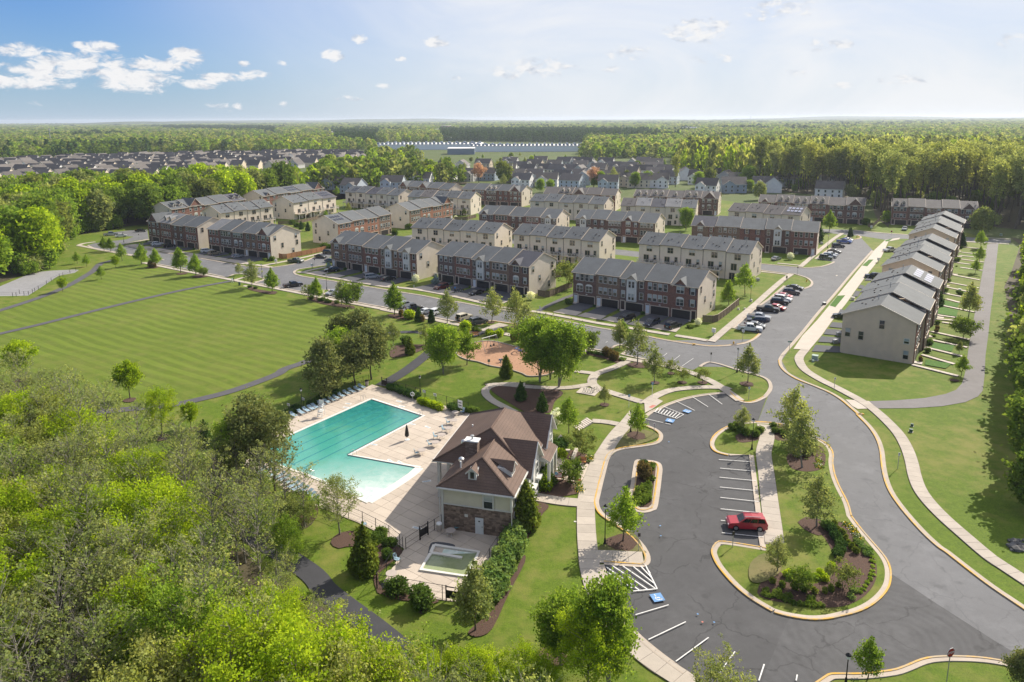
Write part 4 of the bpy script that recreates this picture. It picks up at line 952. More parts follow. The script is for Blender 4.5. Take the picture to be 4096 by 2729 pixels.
# --- rows running away from the camera on the left (seen facade faces right)
ROW_LB1 = townhouse_row('brick townhouse row with four dormers at the edge of the left woods',*eave_pts('A0',(1470,832),(2106,745)),'eDbeb',bricks='BBABB',dorm={0: 2,4: 2},vents=False,roofs=['roof'] * 4 + ['roof_dark'],detail=1)
townhouse_row('pale beige townhouse row with a long white deck, left part of the estate',*eave_pts('A0',(1886,865),(2342,810)),'rrrr','rear')
ROW_LB2 = townhouse_row('brick townhouse row with dark solar panels, second from the left woods',*eave_pts('A1',(115,720),(640,648)),'dbbbD',bricks='BABBB',vents=False,solar={2: (.1,.9,.1,.44,False)},detail=1)
townhouse_row('beige townhouse row with small solar panels and timber decks',*eave_pts('A1',(372,776),(742,722)),'rrr','rear',solar={2: (.2,.9,.12,.42,False)},roofs=['roof','roof','roof_dark'])
townhouse_row('sunlit orange brick townhouse row with solar panels on its left roof',*eave_pts('A1',(755,957),(1217,873)),'bafb',bricks='EEEC',vents=False,solar={0: (.05,.75,.12,.42,False)})
townhouse_row('sunlit orange brick townhouse row with a gable at its far end',*eave_pts('A1',(1368,842),(1742,776)),'babD',bricks='CEEE',vents=False)
# --- right-hand rows: brick facade faces right, beige rear faces the road
def right_row(label,near,far,n,**k):
 return townhouse_row(label,P1('F',*near,z=EAVE),P1('F',*far,z=EAVE),'bebebe'[:n],bricks='BABABA'[:n],offs=[0,-.7,.2,-.5,.3,0][:n],steps=[0,.55,.25,.85,.5,.2][:n],vents=True,siding='siding_grey',**k)
right_row('nearest right-hand townhouse row, its blank beige end wall towards the road bend',(3679,1296),(3764,1130),4,solar={3: (.1,.9,.08,.42,True)},D=14.0,endwin=((12.8,3.9,'b'),(10.2,3.6,'b'),(6.4,6.6,'b'),(1.6,4.2,'q'),(1.5,.9,'b')))
right_row('middle right-hand townhouse row beside the asphalt path',(3000 + 1643 / 2.1478,450 + 1365 / 2.1478),(3000 + 1765 / 2.1478,450 + 1155 / 2.1478),4,D=14.0)
right_row('farthest right-hand townhouse row, beyond the asphalt path',(3000 + 1773 / 2.1478,450 + 1078 / 2.1478),(3000 + 1843 / 2.1478,450 + 935 / 2.1478),4,D=14.0)
# ------------------------------------------------------------------ trees: trunk and limbs as tubes, crown as many small leaf clumps
def quads_mesh(name,C,A,B,mat):
 """fast mesh of quads: centres C, half-axes A and B (N,3 arrays)"""
 n = len(C); co = np.empty((n,4,3),np.float32)
 co[:,0] = C - A - B * .55; co[:,1] = C + A * .25 - B; co[:,2] = C + A + B * .5; co[:,3] = C - A * .3 + B
 me = bpy.data.meshes.new(name); me.vertices.add(n * 4); me.loops.add(n * 4); me.polygons.add(n)
 me.vertices.foreach_set('co',co.reshape(-1)); me.loops.foreach_set('vertex_index',np.arange(n * 4,dtype=np.int32))
 me.polygons.foreach_set('loop_start',np.arange(0,n * 4,4,dtype=np.int32)); me.polygons.foreach_set('loop_total',np.full(n,4,np.int32))
 me.materials.append(mat); me.update(calc_edges=True); return me
def rand_axes(rs,n,size,flat=0.0,elong=1.0):
 a = rs.normal(size=(n,3)); a /= np.linalg.norm(a,axis=1)[:,None]
 b = rs.normal(size=(n,3)); b -= a * (a * b).sum(1)[:,None]; b /= np.linalg.norm(b,axis=1)[:,None]
 if flat:
  a[:,2] *= (1 - flat); b[:,2] *= (1 - flat)
 s = size * rs.uniform(.55,1.3,n)[:,None]
 return a * s * elong,b * s
def gen_tree(seed,H,base,r,profile,n_limb,n_leaf,leaf,mat,bark,trunk_r=None,up=0.5,spread=0.18,twigs=4,clump=1.0,fill=0.25,droop=0.0,flat=0.0,elong=1.0,lean=0.0,stems=1,trunk_top=0.92,limb_r=0.35,shell=False,nclump=None):
 """profile: list of (relative height in crown, relative radius)"""
 rs = np.random.RandomState(seed); wood = MB(); tr = trunk_r or H * .014
 ph = np.array([p[0] for p in profile]); pr = np.array([p[1] for p in profile])
 def rad(h): return r * np.interp((h - base) / (H - base),ph,pr)
 tips = []
 for s_ in range(stems):
  sa = rs.uniform(0,6.28); so = 0 if stems == 1 else r * .32
  pts = []; k = 7; wob = rs.normal(scale=H * .012,size=(k,2)); wob[0] = 0
  for i in range(k):
   t = i / (k - 1); z = H * trunk_top * t
   pts.append((wob[:i + 1,0].sum() + lean * z + math.cos(sa) * so * t,wob[:i + 1,1].sum() + math.sin(sa) * so * t,z))
  wood.tube([(p[0],p[1],p[2] - (.15 if i == 0 else 0)) for i,p in enumerate(pts)],[tr * (1.25 if i == 0 else 1 - .88 * i / (k - 1)) * (.7 if stems > 1 else 1) for i in range(k)],6)
  zz = np.array([p[2] for p in pts]); xx = np.array([p[0] for p in pts]); yy = np.array([p[1] for p in pts])
  nl = n_limb // stems
  for i in range(nl):
   f = (i + rs.uniform(0,.8)) / nl; h0 = base * .85 + (H * trunk_top - base * .85) * f ** .9
   a = i * 2.4 + rs.uniform(-.5,.5) + sa; p0 = np.array([np.interp(h0,zz,xx),np.interp(h0,zz,yy),h0])
   R_ = max(rad(min(h0 + up * r * .5,H)),r * .12) * rs.uniform(.75,1.05); dz = R_ * (up * (1 - .3 * f) + rs.uniform(-.12,.2)) - droop * R_
   p3 = p0 + np.array([math.cos(a) * R_,math.sin(a) * R_,dz]); p3[2] = min(p3[2],H * .99)
   pm = p0 * .5 + p3 * .5 + np.array([0,0,-.08 * R_ + droop * R_ * .4]) + rs.normal(scale=.06 * R_,size=3)
   lr = tr * limb_r * (1 - .65 * f)
   wood.tube([p0,pm,p3],[lr,lr * .65,lr * .18],4,cap=False)
   tips.append((p0,pm,p3,R_))
   for j in range(twigs):
    t = rs.uniform(.35,.95); q0 = pm + (p3 - pm) * (t - .5) * 2 if t > .5 else p0 + (pm - p0) * t * 2
    d = (p3 - p0) / (np.linalg.norm(p3 - p0) + 1e-6) + rs.normal(scale=.65,size=3) + np.array([0,0,.25]); d /= np.linalg.norm(d)
    q1 = q0 + d * R_ * rs.uniform(.25,.5); q1[2] = min(q1[2],H)
    wood.tube([q0,q1],[lr * .32,lr * .08],3,cap=False); tips.append((q0,(q0 + q1) / 2,q1,R_ * .5))
 # leaves
 w = np.array([t[3] for t in tips]); w = w / w.sum(); nm = int(n_leaf * (1 - fill)); nc = nclump or max(1,int(nm / 14))
 idx = rs.choice(len(tips),nc,p=w); t = rs.beta(2.2,1.0,nc)[:,None]
 T0 = np.array([x[0] for x in tips])[idx]; T1 = np.array([x[1] for x in tips])[idx]; T2 = np.array([x[2] for x in tips])[idx]
 cc = (1 - t) ** 2 * T0 + 2 * t * (1 - t) * T1 + t * t * T2 + rs.normal(scale=spread * r * .5,size=(nc,3))
 C = cc[rs.randint(0,nc,nm)] + rs.normal(scale=clump * leaf * 1.9,size=(nm,3))
 nf = n_leaf - nm
 if nf > 0:
  u = rs.uniform(0,1,nf); hh = base + (H - base) * u; rr = rad(hh) * (rs.uniform(.82,1.04,nf) if shell else np.sqrt(rs.uniform(.05,1,nf))); aa = rs.uniform(0,6.283,nf)
  C = np.vstack([C,np.stack([rr * np.cos(aa),rr * np.sin(aa),hh + rs.normal(scale=leaf,size=nf)],1)])
 keep = C[:,2] > base * .55; C = C[keep]
 A,B = rand_axes(rs,len(C),leaf,flat,elong)
 return wood.mesh('trunk',bark),quads_mesh('crown',C,A,B,mat),H
OVAL = [(0,.35),(.2,.85),(.45,1),(.75,.75),(1,.15)]
ROUND = [(0,.55),(.25,.95),(.5,1),(.8,.75),(1,.25)]
PYR = [(0,.75),(.12,1),(.5,.68),(.8,.32),(1,.04)]
CONE = [(0,.85),(.1,1),(.5,.62),(.85,.22),(1,.02)]
VASE = [(0,.25),(.4,.7),(.75,1),(1,.45)]
COLM = [(0,.6),(.3,1),(.7,.9),(1,.3)]
TREES = {}
def proto(key,*a,**k): TREES.setdefault(key,[]).append(gen_tree(*a,**k))
def tone(keys): return [M['lf_' + k] for k in keys]
# woods behind the left of the estate: dense broad crowns
for i_,c_ in enumerate(('fresh','mid','olive','bright','mid','pale')):
 proto('oak',100 + i_,17,3.5,6.0,ROUND,26,2400,.50,M['lf_' + c_],M['barkA'],up=.45,fill=.35,twigs=2,shell=True)
# woods on the right: tall poplars, bare trunks, thin yellow-green tops
for i_,c_ in enumerate(('yellow','olive','pale','pale','yellow')):
 proto('poplar',120 + i_,33,13 + 3 * (i_ % 2),5.2,VASE,34,2000,.38,M['lf_' + c_],M['barkA'],trunk_r=.40,up=1.0,fill=.12,twigs=3,limb_r=.42)
for i_,c_ in enumerate(('fresh','pale')):
 proto('understory',140 + i_,9,1.0,3.6,ROUND,16,1000,.40,M['lf_' + c_],M['barkA'],up=.6,fill=.3,twigs=2)
# street and park trees
for i_ in range(2): proto('maple',150 + i_,7.4,2.0,2.5,OVAL,38,5600,.125,M['lf_bright'],M['barkA'],up=.95,fill=.1,twigs=4)
for i_ in range(3): proto('street',160 + i_,8.2,1.9,2.5,PYR,38,3000,.135,M['lf_pale' if i_ == 1 else 'lf_fresh'],M['barkA'],trunk_r=.10,up=.55,fill=.1,twigs=4,limb_r=.32)
for i_ in range(2): proto('streetfull',165 + i_,8.4,1.7,2.6,PYR,38,5600,.13,M['lf_fresh'],M['barkA'],up=.55,fill=.12,twigs=3)
for i_ in range(2): proto('sparse',170 + i_,8.6,1.8,2.9,PYR,42,3300,.12,M['lf_pale'],M['barkB'],trunk_r=.12,up=.6,fill=.05,twigs=5,limb_r=.34)
for i_ in range(2): proto('birch',180 + i_,11.5,2.0,3.5,ROUND,48,13000,.135,M['lf_fresh'],M['barkB'],up=.85,fill=.05,twigs=5,stems=3,spread=.12,clump=1.5)
for i_ in range(3): proto('pine',190 + i_,13.5,2.6 + i_,3.9,[(0,.7),(.2,1),(.55,.8),(.8,.5),(1,.12)],40,6000,.17,M['lf_pine'],M['barkA'],up=.12,fill=.04,twigs=5,elong=1.5,clump=1.7,limb_r=.25,nclump=210)
for i_ in range(2): proto('tallpine',195 + i_,17.5,5.5,4.1,[(0,.45),(.3,.9),(.6,1),(.85,.55),(1,.1)],32,3900,.17,M['lf_pine'],M['barkA'],trunk_r=.22,up=.3,fill=.03,twigs=5,elong=1.5,clump=1.8,limb_r=.25,nclump=150)
for i_ in range(3): proto('bare',200 + i_,13.5,4.5,2.9,VASE,44,1100,.10,M['lf_pale'],M['barkB'],trunk_r=.14,up=1.25,fill=.05,twigs=6,limb_r=.42)
for i_,c_ in enumerate(('bright','fresh','pale','bright','yellow')):
 proto('wild',210 + i_,12.5,2.2,4.6,ROUND,44,14500 if i_ != 2 else 8000,.092,M['lf_' + c_],M['barkB'],trunk_r=.16,up=.85,fill=.03,twigs=6,clump=1.5,spread=.10,limb_r=.42)
for i_,c_ in enumerate(('pale','fresh','olive')):
 proto('thicket',220 + i_,5.2,.4,3.4,ROUND,33,4600,.09,M['lf_' + c_],M['barkB'],trunk_r=.06,up=.9,fill=.12,twigs=6,stems=3,spread=.2)
proto('conifer',230,6.0,.3,1.75,CONE,40,5200,.16,M['lf_arbor'],M['barkA'],up=.25,fill=.5,twigs=1,shell=True)
proto('conifer',231,6.0,.3,1.7,CONE,40,4600,.16,M['lf_conifer'],M['barkA'],up=.25,fill=.5,twigs=1,shell=True)
proto('bluespruce',232,4.0,.3,1.9,PYR,30,2600,.16,M['lf_blue'],M['barkA'],up=.15,fill=.4,twigs=1,shell=True)
proto('crab',235,4.6,1.2,2.6,ROUND,24,2600,.14,M['lf_mid'],M['barkC'],up=.35,fill=.25,twigs=3,stems=2)
proto('crab',236,4.2,1.0,2.3,ROUND,24,1500,.12,M['lf_olive'],M['barkC'],up=.45,fill=.1,twigs=4,stems=2)
proto('blossom',240,4.0,.5,1.9,ROUND,20,2200,.15,M['lf_white'],M['barkB'],up=.5,fill=.4,twigs=2,stems=2,shell=True)
proto('pink',241,12,3.5,4.0,OVAL,30,2200,.26,M['lf_pink'],M['barkC'],up=.8,fill=.1,twigs=4)
def gen_bush(seed,h,r,n,leaf,mat):
 rs = np.random.RandomState(seed); k = max(5,int(6 + r * 5)); c = np.stack([rs.uniform(-.55,.55,k) * r,rs.uniform(-.55,.55,k) * r,h * rs.uniform(.35,.62,k)],1)
 d = rs.normal(size=(n,3)); d /= np.linalg.norm(d,axis=1)[:,None]; rr = rs.uniform(.6,1.05,n)[:,None]
 C = c[rs.randint(0,k,n)] + d * rr * np.array([r * .52,r * .52,h * .42]); C[:,2] = np.clip(C[:,2],.03,None)
 A,B = rand_axes(rs,n,leaf); return quads_mesh('foliage',C,A,B,mat)
BUSH = {}
for key,args in {'round': (300,1.1,.8,900,.085,'shrub'),'hedge': (301,1.6,1.2,1500,.11,'hedge'),'big': (302,2.4,1.7,2400,.13,'shrub'),'lime': (303,1.3,1.0,1100,.10,'bright'),'dark': (304,1.2,.95,1000,.09,'conifer'),'gold': (305,.8,.42,380,.07,'arbor'),
                  'low': (306,.5,.5,380,.07,'mid'),'grey': (307,.4,.4,280,.06,'hedge'),'white': (308,2.2,1.4,1800,.13,'white'),'bronze': (309,2.6,1.2,1800,.12,'bronze'),'tuft': (310,.4,.4,260,.06,'fresh'),'brush': (311,3.0,2.2,1500,.19,'pale')}.items():
 BUSH[key] = gen_bush(*args[:5],M['lf_' + args[5]])
def tree(kind,loc,label,scale=1.0,var=None,rz=None,group=None,cat='tree',name=None,sz=1.0,h=None):
 vs_ = TREES[kind]; tw,cr,H = vs_[var if var is not None else rnd.randrange(len(vs_))]
 if h: scale = h / H
 o = thing(name or NAMES.get(kind,'tree'),label,cat,(loc[0],loc[1],loc[2] if len(loc) > 2 else 0.0),rnd.uniform(0,6.28) if rz is None else rz,group)
 o.scale = (scale,scale,scale * sz); put('trunk',tw,o); put('crown',cr,o); return o
NAMES = {'pine': 'pine_tree','tallpine': 'pine_tree','conifer': 'evergreen_tree','bluespruce': 'spruce_tree','bare': 'bare_tree','maple': 'maple_tree','birch': 'birch_tree','street': 'street_tree','sparse': 'street_tree','streetfull': 'street_tree','poplar': 'poplar_tree','oak': 'woodland_tree','understory': 'young_tree','wild': 'woodland_tree','thicket': 'wild_thicket','crab': 'ornamental_tree','blossom': 'blossoming_tree','pink': 'budding_tree'}
def bush(kind,loc,label,scale=1.0,group=None,name='shrub',cat='shrub',rz=None):
 o = put(name,BUSH[kind],None,(loc[0],loc[1],.04),rnd.uniform(0,6.28) if rz is None else rz,scale); return tag(o,label,cat,group)
def hgt(fr,base,topy): return Hgt(fr,base,(base[0],topy))
# --- individually placed trees (survey point of the foot, of the top)
LIST = [
 # kind, frame, foot, top y, label
 ('maple','B0',(175,1115),765,'yellow-green maple at the left edge of the mown field'),
 ('maple','B0',(1115,1275),945,'oval yellow-green maple in a mulch ring on the field edge'),
 ('wild','C0',(1385,520),100,'tall bright yellow-green tree beside the asphalt path below the field',0),
 ('maple','C0',(1630,460),230,'thin pale green tree right of the bright one by the path'),
 ('street','S1',(425,800),610,'small thin tree nearest the path corner at the far left of the field'),
 ('maple','B0',(540,360),235,'small bright tree beside the gravel court'),
 ('street','S1',(222,630),460,'small pale tree on the lawn above the gravel court'),
 ('street','S1',(100,590),420,'faint small tree at the left of the lawn above the gravel court'),
 ('streetfull','S1',(460,420),225,'dark green tree by the corner walk at the left end of the main street'),
 ('streetfull','S1',(545,430),240,'second dark green tree by the corner walk, right of the first'),
 ('maple','S1',(615,650),480,'small tree at the bend of the curving field path'),
 ('street','S1',(705,550),310,'loose pale tree at the left end of the street verge'),
 ('streetfull','S1',(965,600),320,'green pyramidal street tree at the left notch of the walk'),
 ('streetfull','S1',(1158,625),380,'olive street tree beside a dark shrub bed on the field side',1),
 ('streetfull','S1',(1485,715),370,'tall green street tree behind the hidden parked vehicle'),
 ('streetfull','S1',(1695,755),450,'broad green street tree casting the longest shadow on the field'),
 ('crab','S1',(1795,760),645,'small brown-olive tree right of the broad street tree'),
 ('sparse','S1',(2275,745),570,'thin young tree on the grassy kerb island'),
 ('sparse','S2',(430,510),130,'yellow-green airy tree beside the walk by the trash can'),
 ('streetfull','S2',(703,570),240,'dense green street tree left of the black pickup'),
 ('crab','S2',(1205,665),480,'small olive tree at the left of the long mulch bed'),
 ('streetfull','S2',(1303,680),370,'green street tree in the long mulch bed'),
 ('sparse','S2',(1637,745),400,'nearly bare tree beside the silver parked sedan'),
 ('crab','S2',(1750,770),460,'leafy green tree at the right end of the long mulch bed'),
 ('streetfull','S3',(330,475),40,'brilliant lime-green tree on the verge left of the black parked car'),
 ('sparse','S3',(1038,585),115,'airy pale tree on the verge left of the cream off-roader'),
 ('sparse','S3',(1633,575),100,'airy tree on the grass island beside the grey pickup'),
 ('sparse','S3',(1940,630),110,'airy tree on the dry grass right of the crossing'),
 ('sparse','S3',(2095,835),290,'slim airy tree at the right of the swing set'),
 ('sparse','S3',(312,885),540,'thin young tree on the lawn behind the pines'),
 ('sparse','S3',(742,870),570,'thin pale tree left of the two small evergreens'),
 ('birch','B1',(1655,1060),635,'large bright multi-stemmed tree left of the playground'),
 ('street','B1',(1857,985),660,'pale young tree at the left edge of the wood-chip playground'),
 ('birch','B2',(340,1130),560,'huge fresh green clump of trees over the playground'),
 ('birch','B2',(500,1180),600,'tall fresh green tree at the right of the playground clump'),
 ('birch','B2',(430,1110),580,'back tree of the green clump beside the playground'),
 ('crab','B2',(740,885),700,'spreading dark green small tree beside the street walk'),
 ('sparse','B2',(1025,840),590,'pale tree on the small kerb island in the street'),
 ('street','B2',(1048,835),605,'second slim tree on the small kerb island'),
 ('sparse','B2',(1175,985),600,'tall airy tree at the fork of the park paths',1),
 ('sparse','B2',(1322,1140),830,'airy tree in the middle of the oval park lawn'),
 ('street','B2',(2120,1140),805,'airy green tree on the grass nose at the junction',1),
 ('street','C2',(1170,520),240,'green young tree on the dry kerb island by the marked bays',0),
 ('street','C2',(895,255),80,'small leaning tree beside the bicycle rack'),
 ('street','C2',(1050,1425),955,'bright young tree on the kerb island by the lamp post',0),
 ('sparse','C2',(2080,500),265,'bare pale tree on the planted nose of the parking lot'),
 ('sparse','C3',(365,600),90,'tall pale tree nearest the bend of the drive',1),
 ('sparse','C3',(450,800),290,'airy yellowish tree in the mulch bed by the curving kerb',0),
 ('sparse','C3',(572,1310),840,'bare spreading tree on the long grass island'),
 ('sparse','D3',(237,620),290,'thin grey tree at the left of the flower bed island'),
 ('crab','D3',(430,780),590,'low olive tree among the bushes of the round island'),
 ('crab','D3',(795,780),560,'small brown-leaved tree in the round island bed'),
 ('street','D3',(1010,1540),1160,'loose green tree at the bottom edge beside the drive mouth'),
 ('birch','D2',(520,1420),800,'bright green tree leaning over the walk at the bottom of the picture'),
 ('birch','D2',(940,1640),690,'tallest bright green tree in front of the striped access bay',0,1.35),
 ('wild','D2',(760,1690),900,'lower bright tree at the bottom edge beside the walk',0),
 ('thicket','D2',(1900,1750),1400,'green crown cut by the bottom edge in the parking lot'),
 ('pine','D3',(2330,1640),1260,'dark pine at the bottom right corner'),
 ('pine','B1',(640,1270),740,'broad green pine nearest the pool on the field side',0),
 ('pine','B1',(905,1165),690,'dark pine behind the broad one by the pool gate'),
 ('pine','B1',(1040,1110),590,'brownish pine at the right of the pine group',2),
 ('pine','B1',(950,1010),500,'tallest pine at the back of the group by the field',1),
 ('pine','B1',(800,1010),545,'back left pine of the group by the field'),
 ('birch','B1',(780,1080),660,'bright green tree tucked between the pines'),
 ('pine','C1',(0,850),150,'left pine of the pair that hides the pool end',1),
 ('tallpine','C1',(60,960),180,'tall pine leaning over the left corner of the pool'),
 ('tallpine','C1',(215,1000),270,'right pine of the group covering the pool corner'),
 ('birch','C0',(2020,880),360,'bright green tree left of the pool pines'),
 ('conifer','C0',(1760,620),390,'slim dark evergreen left of the pool',1),
 ('wild','C1',(770,1370),850,'light green tree standing before the beach end of the pool',2),
 ('conifer','C1',(980,1690),1290,'yellowish evergreen cone by the wading pool fence',0),
 ('street','D1',(1930,1120),520,'grey-green sparse tree right of the wading pool',1),
 ('conifer','C2',(220,1310),920,'tall evergreen cone at the corner of the clubhouse',0),
 ('street','C2',(590,500),190,'olive evergreen-like tree by the stepping stones',2),
 ('crab','C2',(600,930),740,'rounded grey-green small tree on the clubhouse terrace'),
 ('crab','C2',(690,690),470,'olive small tree above the terrace benches'),
 ('conifer','B2',(55,1090),905,'slim evergreen at the edge of the playground',0),
 ('conifer','C2',(175,220),60,'dark evergreen in the shaded bed behind the clubhouse',1),
 ('conifer','C2',(365,310),150,'smaller dark evergreen in the shaded bed',1),
 ('conifer','S3',(540,1000),770,'golden evergreen in the mulch bed by the park path',0),
 ('conifer','S3',(650,555),370,'small dark evergreen beside the black car',1),
 ('conifer','S3',(825,570),400,'small dark evergreen beside the white car',1),
 ('bluespruce','S2',(1465,240),165,'blue spruce at the corner of the twin-bay row'),
 ('bluespruce','A1',(1590,1470),1400,'small blue spruce beside the red parked car'),
 ('blossom','A1',(1418,1455),1390,'white blossoming shrub tree at the end of the twin-bay row'),
 ('blossom','S3',(2160,270),160,'white blossoming tree in front of the wooden fence'),
 ('blossom','S5',(270,1165),1085,'white blossoming tree at the corner of the nearest brick row'),
 ('blossom','S5',(1340,405),325,'white blossoming bush at the end of the middle brick row'),
 ('streetfull','S5',(625,930),640,'yellow-green tree behind the picket fence of the nearest row'),
 ('street','S5',(812,810),440,'pale tree beside the wrap-around deck'),
 ('streetfull','S5',(1470,250),20,'yellow-green tree at the end of the middle brick row'),
 ('conifer','S5',(1650,195),-30,'tall dark evergreen near the blue pickup',1),
 ('streetfull','S5',(1560,205),0,'green tree left of the tall dark evergreen'),
 ('conifer','S5',(2035,138),30,'dark evergreen on the street corner island',1),
 ('streetfull','A3',(680,1025),840,'round green tree beside the solar-panel row'),
 ('oak','A3',(1985,1060),820,'bushy pale tree at the far right corner of the road',5),
 ('street','A3',(1980,1170),1010,'small tree on the verge at the far end of the asphalt path'),
 ('birch','A2',(1590,1010),810,'bushy green tree between the middle townhouse rows',0),
 ('birch','A2',(840,850),785,'green treetop behind the half-hidden beige row',1),
 ('crab','A2',(575,1500),1280,'brown-leaved small tree below the white deck posts'),
 ('street','A1',(845,850),770,'bright tree among the left backyards'),
 ('street','A1',(650,905),835,'small green tree on the backyard lawn'),
 ('conifer','A1',(495,1015),940,'small dark evergreen on the backyard lawn',1),
 ('conifer','A1',(440,1000),930,'second small dark evergreen on the backyard lawn',1),
 ('street','A1',(1835,885),815,'small green tree by the dark board fence'),
 ('bare','D1',(225,640),-60,'tall thin grey tree left of the woodland trail below the pool'),('wild','D1',(345,690),110,'slender bright green tree beside the woodland trail',1,1.7),('bare','C0',(1560,1330),790,'bare grey tree leaning over the woodland trail'),('bare','C0',(1470,1290),800,'second bare grey tree by the woodland trail'),('bare','C0',(1720,1350),830,'bare twiggy tree under the pool pines'),('bare','C0',(1100,1080),560,'bare forked tree left of the rock pile'),
 ('bare','C0',(770,690),60,'tall bare grey tree rising over the mown field'),('bare','C0',(815,640),100,'second bare tree rising over the mown field'),('bare','C0',(500,570),70,'bare slender tree at the end of the field path'),('bare','C0',(415,640),60,'bare slender tree left of the end of the field path'),('bare','C0',(1010,980),520,'thin bare tree beside the trail bend'),('bare','C0',(140,520),60,'dark bare pole tree at the left edge under the maple'),('bare','C0',(1890,1240),620,'pale bare tree before the pool pines'),('bare','C1',(90,1230),860,'bare branching tree below the near-side loungers'),('wild','D1',(130,420),-30,'loose green tree at the left of the pool terrace',1,1.5),
 ('wild','D1',(1540,1800),1280,'lime crown at the bottom edge left of the lawn strip',0),('wild','D1',(1760,1860),1275,'second lime crown along the bottom edge',3),('wild','D1',(2000,1880),1370,'lower lime crown in the middle of the bottom edge',0),('wild','D2',(-130,1800),1265,'lime crown rising highest at the bottom edge',3),('wild','D2',(230,1790),1240,'lime crown at the bottom edge left of the mulch ring tree',0),('wild','D2',(400,1830),1400,'small lime crown peeking at the bottom edge',3),
 ('street','A1',(745,720),630,'fresh green tree between the far left rows'),
]
for t_ in LIST:
 kd,fr,ft,ty,lb = t_[:5]; h_ = max(1.2,hgt(fr,ft,ty))
 sz_ = t_[6] if len(t_) > 6 else 1.0
 tree(kd,P1(fr,*ft),lb,h=h_ / sz_,var=t_[5] if len(t_) > 5 else None,sz=sz_)
for (x_,y_,ty_,lb) in ((1045,560,400,'green tree on the lawn strip beside the path, third from its far end'),(1090,450,270,'pale tree on the lawn strip near the far end of the path'),(975,1030,650,'airy tree on the lawn strips in the middle of the right-hand row'),(920,1240,1030,'darker round tree on the lawn strips beside the asphalt path'),(880,1400,1260,'small bright tree on the lawn strips near the end wall'),(900,1630,1400,'yellow-green tree at the near end of the lawn strips')):
 tree('street' if 'dark' not in lb else 'crab',P1('S6',x_,y_),lb,h=max(2.5,hgt('S6',(x_,y_),ty_)))
# ------------------------------------------------------------------ woods near by (each tree a thing) and far (one mass)
def grid_pts(poly,step,seed,jit=.38):
 rs = np.random.RandomState(seed); xs = [p[0] for p in poly]; ys = [p[1] for p in poly]; out = []
 for i,x in enumerate(np.arange(min(xs),max(xs),step)):
  for y in np.arange(min(ys) + (i % 2) * step / 2,max(ys),step):
   q = (x + rs.uniform(-jit,jit) * step,y + rs.uniform(-jit,jit) * step)
   if inside(q,poly): out.append(q)
 return out
def in_view(p,h=15,mx=250):
 d = CM @ np.array([p[0],p[1],h - CAM_H])
 return d[2] > 1 and -mx < FPX * d[0] / d[2] + 2048 < 4096 + mx
FAR = []            # x, y, kind, sx, sz of trees that only count as a mass
def far_tree(p,kind,s,sz=None): FAR.append((p[0],p[1],kind,s,sz or s))
def rowpt(row,a,b):
 c_,s_ = math.cos(row[1]),math.sin(row[1]); return (row[0].location.x + a * c_ - b * s_,row[0].location.y + a * s_ + b * c_)
left_wood = P('A0',(-200,1520),(0,1460),(180,1400),(330,1372),(470,1245),(560,1075),(640,1052),(850,1020),(1000,990),(1250,955)) + [rowpt(ROW_LB1,-5,19),rowpt(ROW_LB1,40,19),rowpt(ROW_LB2,12,19),rowpt(ROW_LB2,44,19)] + P('A1',(700,540)) + [(-30,575),(-120,520),(-330,460),(-420,300)]
sheet('woodland_floor',left_wood,M['forest_floor'])
pts = sorted([p for p in grid_pts(left_wood,9.2,5) if in_view(p,15,120)],key=lambda p: math.hypot(*p))
print('left wood',len(pts))
LBL = {0: 'fresh green broad-crowned tree in the left wood',1: 'mid green dense tree in the left wood',2: 'olive brown half-leafed tree in the left wood',3: 'bright yellow-green tree in the left wood',4: 'deep green dense tree in the left wood',5: 'pale grey-green tree in the left wood'}
rs_ = np.random.RandomState(11)
for i_,p in enumerate(pts):
 n_ = math.sin(p[0] * .031 + 1.3) + math.cos(p[1] * .027) + rs_.normal(scale=.7)
 v_ = int(rs_.choice([3,0,5,3] if n_ > .9 else [1,2,4,0,5] if n_ < -.6 else [0,1,2,3,4,5]))
 d_ = math.hypot(*p); s_ = rs_.uniform(.85,1.25) * (1.0 if d_ > 260 else .82)
 tx_,ty_ = proj((p[0],p[1],17.5 * s_)); lt_ = float(np.interp(tx_,[-100,0,230,420,600,760,900,1000,1150,1400,1700],[712,712,700,690,688,650,625,640,622,610,600]))
 while ty_ < lt_ and s_ > .25: s_ *= .93; ty_ = proj((p[0],p[1],17.5 * s_))[1]
 if s_ < .45: continue
 if i_ < 210: tree('oak',p,LBL[v_] + (', behind the gravel court' if tx_ < 330 else ', behind the far left parking court' if tx_ < 640 else ', behind the four-dormer row' if tx_ < 1000 else ', towards the detached houses'),s_,v_,group='trees of the wood left of the estate',sz=rs_.uniform(.95,1.15))
 else: far_tree(p,v_ % 6,s_ * 1.0,s_ * 1.05)
# fringe of scrub along the wood's edge
for k_ in range(26):
 t_ = k_ / 25; e_ = left_wood[2:9]; q_ = e_[int(t_ * 5.99)]; r_ = e_[int(t_ * 5.99) + 1]; f_ = (t_ * 5.99) % 1
 p = (q_[0] + (r_[0] - q_[0]) * f_ + rs_.uniform(-2,2),q_[1] + (r_[1] - q_[1]) * f_ + rs_.uniform(-1,3))
 tree('understory',p,'low leafy tree on the fringe of the wood left of the estate',rs_.uniform(.45,.9),group='fringe trees of the left wood')
right_wood = P('A3',(370,690),(700,722),(1040,765),(1080,900),(1190,990),(1215,880),(1600,860),(2000,870),(2070,985),(2354,1012),(2700,1030)) + [(420,400),(560,700),(520,860),(200,860),(150,640)]
sheet('woodland_floor',right_wood,M['forest_floor'])
pts = sorted([p for p in grid_pts(right_wood,9.6,6) if in_view(p,25,200)],key=lambda p: math.hypot(*p))
print('right wood',len(pts))
